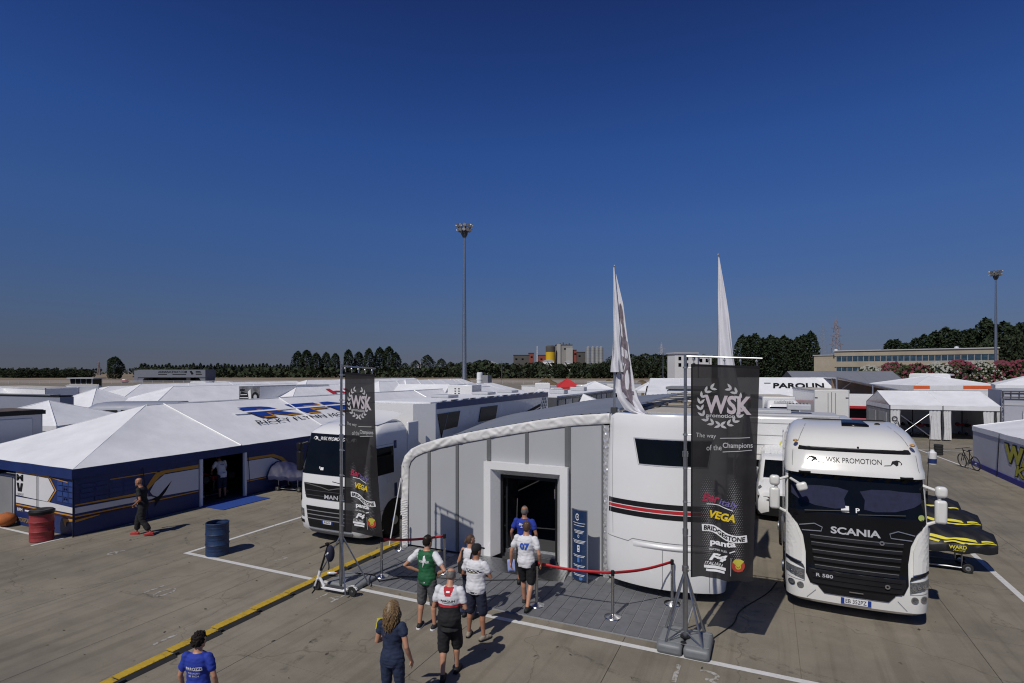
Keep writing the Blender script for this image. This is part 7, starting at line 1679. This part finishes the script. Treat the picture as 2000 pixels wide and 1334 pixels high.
# white, red and black shirt, head bowed
person((-4.74, 7.80, 0), R(16), 1.74, 'person in a white, red and black shirt and black shorts, head bowed', skin,
    dict(el={1: (.27, .03, 1.12), -1: (-.27, .03, 1.12)}, wr={1: (.12, .24, 1.10), -1: (-.10, .25, 1.10)}, hands={1: 'grip', -1: 'grip'}, palm={1: (-1, 0, .3), -1: (1, 0, .3)}, nod=R(24), head=(0, .065, 1.615), an={1: (.09, .16, .075), -1: (-.07, -.14, .075)}, kn={1: (.10, .14, .5), -1: (-.09, -.01, .49)}, lean=R(5), fat=1.1),
    [blackc, whitec, redc], .6, .78, blackc, .47, 1.08, blackshoe, 'cropped', hair_g, colorfn=lambda c: 0 if c.z < 1.175 else 2 if c.z < 1.215 else 2 if (abs(c.x) < .085 - (1.46 - c.z) * .35 and c.z > 1.35 and c.y < 0) else 1,
    prints=[([tfit('PAROLIN', .24, .035, 0, 1.275, bold=.03), stroke([(-.1, 1.24), (.1, 1.24)], .008)], ink, 'back'), ([poly((-.03, 1.405), (.03, 1.405), (.03, 1.43), (-.03, 1.43))], wink, 'back')])
# white T-shirt, black cap, arms folded
p, rs_, _ = person((-4.96, 9.12, 0), R(2), 1.74, 'person in white T-shirt with a chequered back print and black cap, arms folded', skin2,
    dict(el={1: (.29, .04, 1.17), -1: (-.29, .04, 1.17)}, wr={1: (.02, .20, 1.20), -1: (-.03, .22, 1.15)}, palm={1: (0, -1, 0), -1: (0, -1, 0)}, turn=R(-25), an={1: (.17, -.02, .075), -1: (-.16, .02, .075)}, kn={1: (.14, .02, .5), -1: (-.13, .03, .5)}, toe={1: (.5, 1), -1: (-.25, 1)}, fat=1.12),
    whitec, .55, .87, navyc, .52, 1.05, beigeshoe, 'cropped', hair_d, cap=blackc,
    prints=[([poly((-.16 + .04 * k, 1.325 - .02 * (k % 2)), (-.12 + .04 * k, 1.32 - .02 * (k % 2)), (-.12 + .04 * k, 1.30 - .02 * (k % 2)), (-.16 + .04 * k, 1.305 - .02 * (k % 2))) for k in range(8)] + [stroke([(-.15, 1.335), (.17, 1.335)], .006)], ink, 'back'), ([stroke([(-.14, 1.27), (.10, 1.275)], .016)], mat('olive_print', (.22, .2, .05), .6), 'back')])
# slim person with a white top and dark straps
p, rs_, _ = person((-5.50, 9.85, 0), R(-8), 1.66, 'slim person with tied brown hair, white top and dark backpack straps, half hidden', skin,
    dict(turn=R(-35), sh=.16), whitec, .0, .9, navyc, .1, .85, blackshoe, 'tail', hair_b, female=True)
b = MB()
for q in (-1, 1): b.tube([(q * .12, .10, 1.2), (q * .135, .05, 1.45), (q * .125, -.10, 1.42), (q * .10, -.15, 1.2)], .018, 6)
b.build('backpack_strap', blackc, p); b = MB(); b.box(-.14, -.26, .98, .14, -.13, 1.24); b.build('backpack', blackc, p, bevel=.05, bseg=3)
# white polo with blue number, walking in
p, rs_, _ = person((-4.62, 10.70, 0), R(8), 1.82, 'person in a white polo shirt with a blue number 07, walking to the door', skin,
    dict(an={1: (.08, -.20, .10), -1: (-.10, .24, .075)}, kn={1: (.10, .03, .50), -1: (-.10, .17, .51)}, el={1: (.29, -.06, 1.14), -1: (-.30, -.02, 1.15)}, wr={1: (.29, .07, .92), -1: (-.33, .04, .90)}, hands={1: 'relaxed', -1: 'grip'}, lean=R(2), turn=R(8)),
    whitec, .6, .86, blackc, .56, 1.0, blackshoe, 'short', hair_b,
    prints=[([tfit('07', .20, .15, 0, 1.285, bold=.06)], mat('blue_number', (.03, .09, .42), .6), 'back')])
pp = wt('paper_sheet', 'light blue paper held low by the person with the 07 shirt', 'paper', (-4.98, 10.75, .75)); b = MB()
b.grid(lambda u, v: (-5.04 + .17 * u + .02 * v, 10.66 + .05 * math.sin(u * 3), .98 - .27 * v + .03 * u), 4, 4); o = b.build('sheet', mat('light_blue_paper', (.28, .34, .62), .8), pp, 60); md = o.modifiers.new('t', 'SOLIDIFY'); md.thickness = .003
# blue shirt in the doorway
person((-5.20, 11.95, .03), R(12), 1.78, 'person in a royal blue T-shirt and grey hair, stepping through the doorway', skin2,
    dict(an={1: (.10, .16, .075), -1: (-.10, -.12, .09)}, kn={1: (.10, .13, .5), -1: (-.10, .02, .5)}, el={1: (.28, -.04, 1.14), -1: (-.30, -.03, 1.15)}, wr={1: (.27, .08, .92), -1: (-.30, .10, .93)}),
    bluec, .55, .86, blackc, .5, 1.0, blackshoe, 'cropped', hair_g, prints=[([tfit('Birel', .16, .055, -.03, 1.37, shear=.25, bold=.02), tfit('ART', .12, .03, -.01, 1.31, shear=.25, bold=.02)], wink, 'back')])
# woman with long blond hair
p, rs_, _ = person((-4.87, 6.46, 0), R(10), 1.70, 'woman with long wavy blond hair in dark blue denim, seen from behind', skin,
    dict(el={1: (.25, -.05, 1.14), -1: (-.25, .0, 1.14)}, wr={1: (.27, .06, .91), -1: (-.20, .22, 1.12)}, hands={1: 'relaxed', -1: 'grip'}, palm={-1: (1, 0, 0)}, turn=R(-6), sh=.165),
    denim, .35, .84, denim, .45, .95, beigeshoe, 'long', hair_y, female=True)
yf = wt('folder', 'bright yellow folder held up by the woman with blond hair', 'folder', (-5.12, 6.7, 1.1)); b = MB()
q0 = V((-5.30, 6.62, 1.16)); b.rings([[tuple(q0 + V((.22 * u, .10 * u, 0)) + V((.05 * u, 0, .16)) * v + V((0, .012 * w_, 0))) for u, v in ((0, 0), (1, .25), (1.1, 1.25), (.1, 1))] for w_ in (0, 1)]); b.build('cover', mat('yellow_folder', (.72, .62, .03), .5), yf, 0)
# boy with curly hair
person((-6.84, 4.90, 0), R(22), 1.52, 'boy with dark curly hair and a blue lettered T-shirt at the bottom edge', skin,
    dict(turn=R(-20), sh=.175, el={1: (.27, -.03, 1.14), -1: (-.26, -.03, 1.14)}), bluec, .6, .84, navyc, .5, 1., blackshoe, 'curly', hair_d,
    prints=[([([(x, y - .35 * x * x) for x, y in tfit('PIAROZZI', .25, .055, 0, 1.285, bold=.025)[0]], tfit('PIAROZZI', .25, .055, 0, 1.285, bold=.025)[1]), tfit('THE RACING', .19, .026, 0, 1.215), tfit('BY BACH', .15, .026, 0, 1.17)], wink, 'back')])
# man in black walking past the tent
p, rs_, HMx = person((-17.30, 10.60, 0), R(122), 1.74, 'bald bearded person in black with red shoes, walking along the race tent', skin2,
    dict(an={1: (.09, .24, .075), -1: (-.10, -.26, .10)}, kn={1: (.10, .18, .51), -1: (-.10, -.02, .49)}, el={1: (.27, .02, 1.15), -1: (-.28, -.05, 1.14)}, wr={1: (.20, .24, 1.06), -1: (-.12, .17, .98)}, hands={1: 'relaxed', -1: 'grip'}, lean=R(8), nod=R(6), fat=1.02),
    blackc, .55, .86, blackc, .22, 1.25, redshoe, None, hair_g, prints=[([disc(.07, 1.36, .018)], wink, 'front')], sole=redshoe)
b = MB(); b.rings([[(x * (1 - .25 * k), .062 + .045 * (1 - abs(x) / .06) - .01 * k, z) for x in (-.058, -.03, 0, .03, .058)] for k, z in ((0, -.05), (0, -.08), (.5, -.115), (1, -.13))], cap=False, close=False, X=HMx); o = b.build('beard', hair_g, p, 60); md = o.modifiers.new('t', 'SOLIDIFY'); md.thickness = .014
b = MB(); b.ball((.0, .14, .93), (.13, .045, .07), 14, 8); b.build('waist_bag', lgrey, p)
# mechanic inside the race tent
person((-19.45, 14.95, 0), R(86), 1.76, 'mechanic in a white shirt bending over inside the race tent doorway', skin2,
    dict(lean=R(20), el={1: (.30, .20, 1.12), -1: (-.30, .20, 1.12)}, wr={1: (.16, .42, 1.0), -1: (-.16, .42, 1.0)}, hands={1: 'grip', -1: 'grip'}), whitec, .55, .84, navyc, .46, 1., blackshoe, 'short', hair_d,
    prints=[([tfit('RFM', .14, .045, 0, 1.33, bold=.03), tfit('RFM', .10, .03, 0, 1.02, bold=.03)], blue, 'back')])
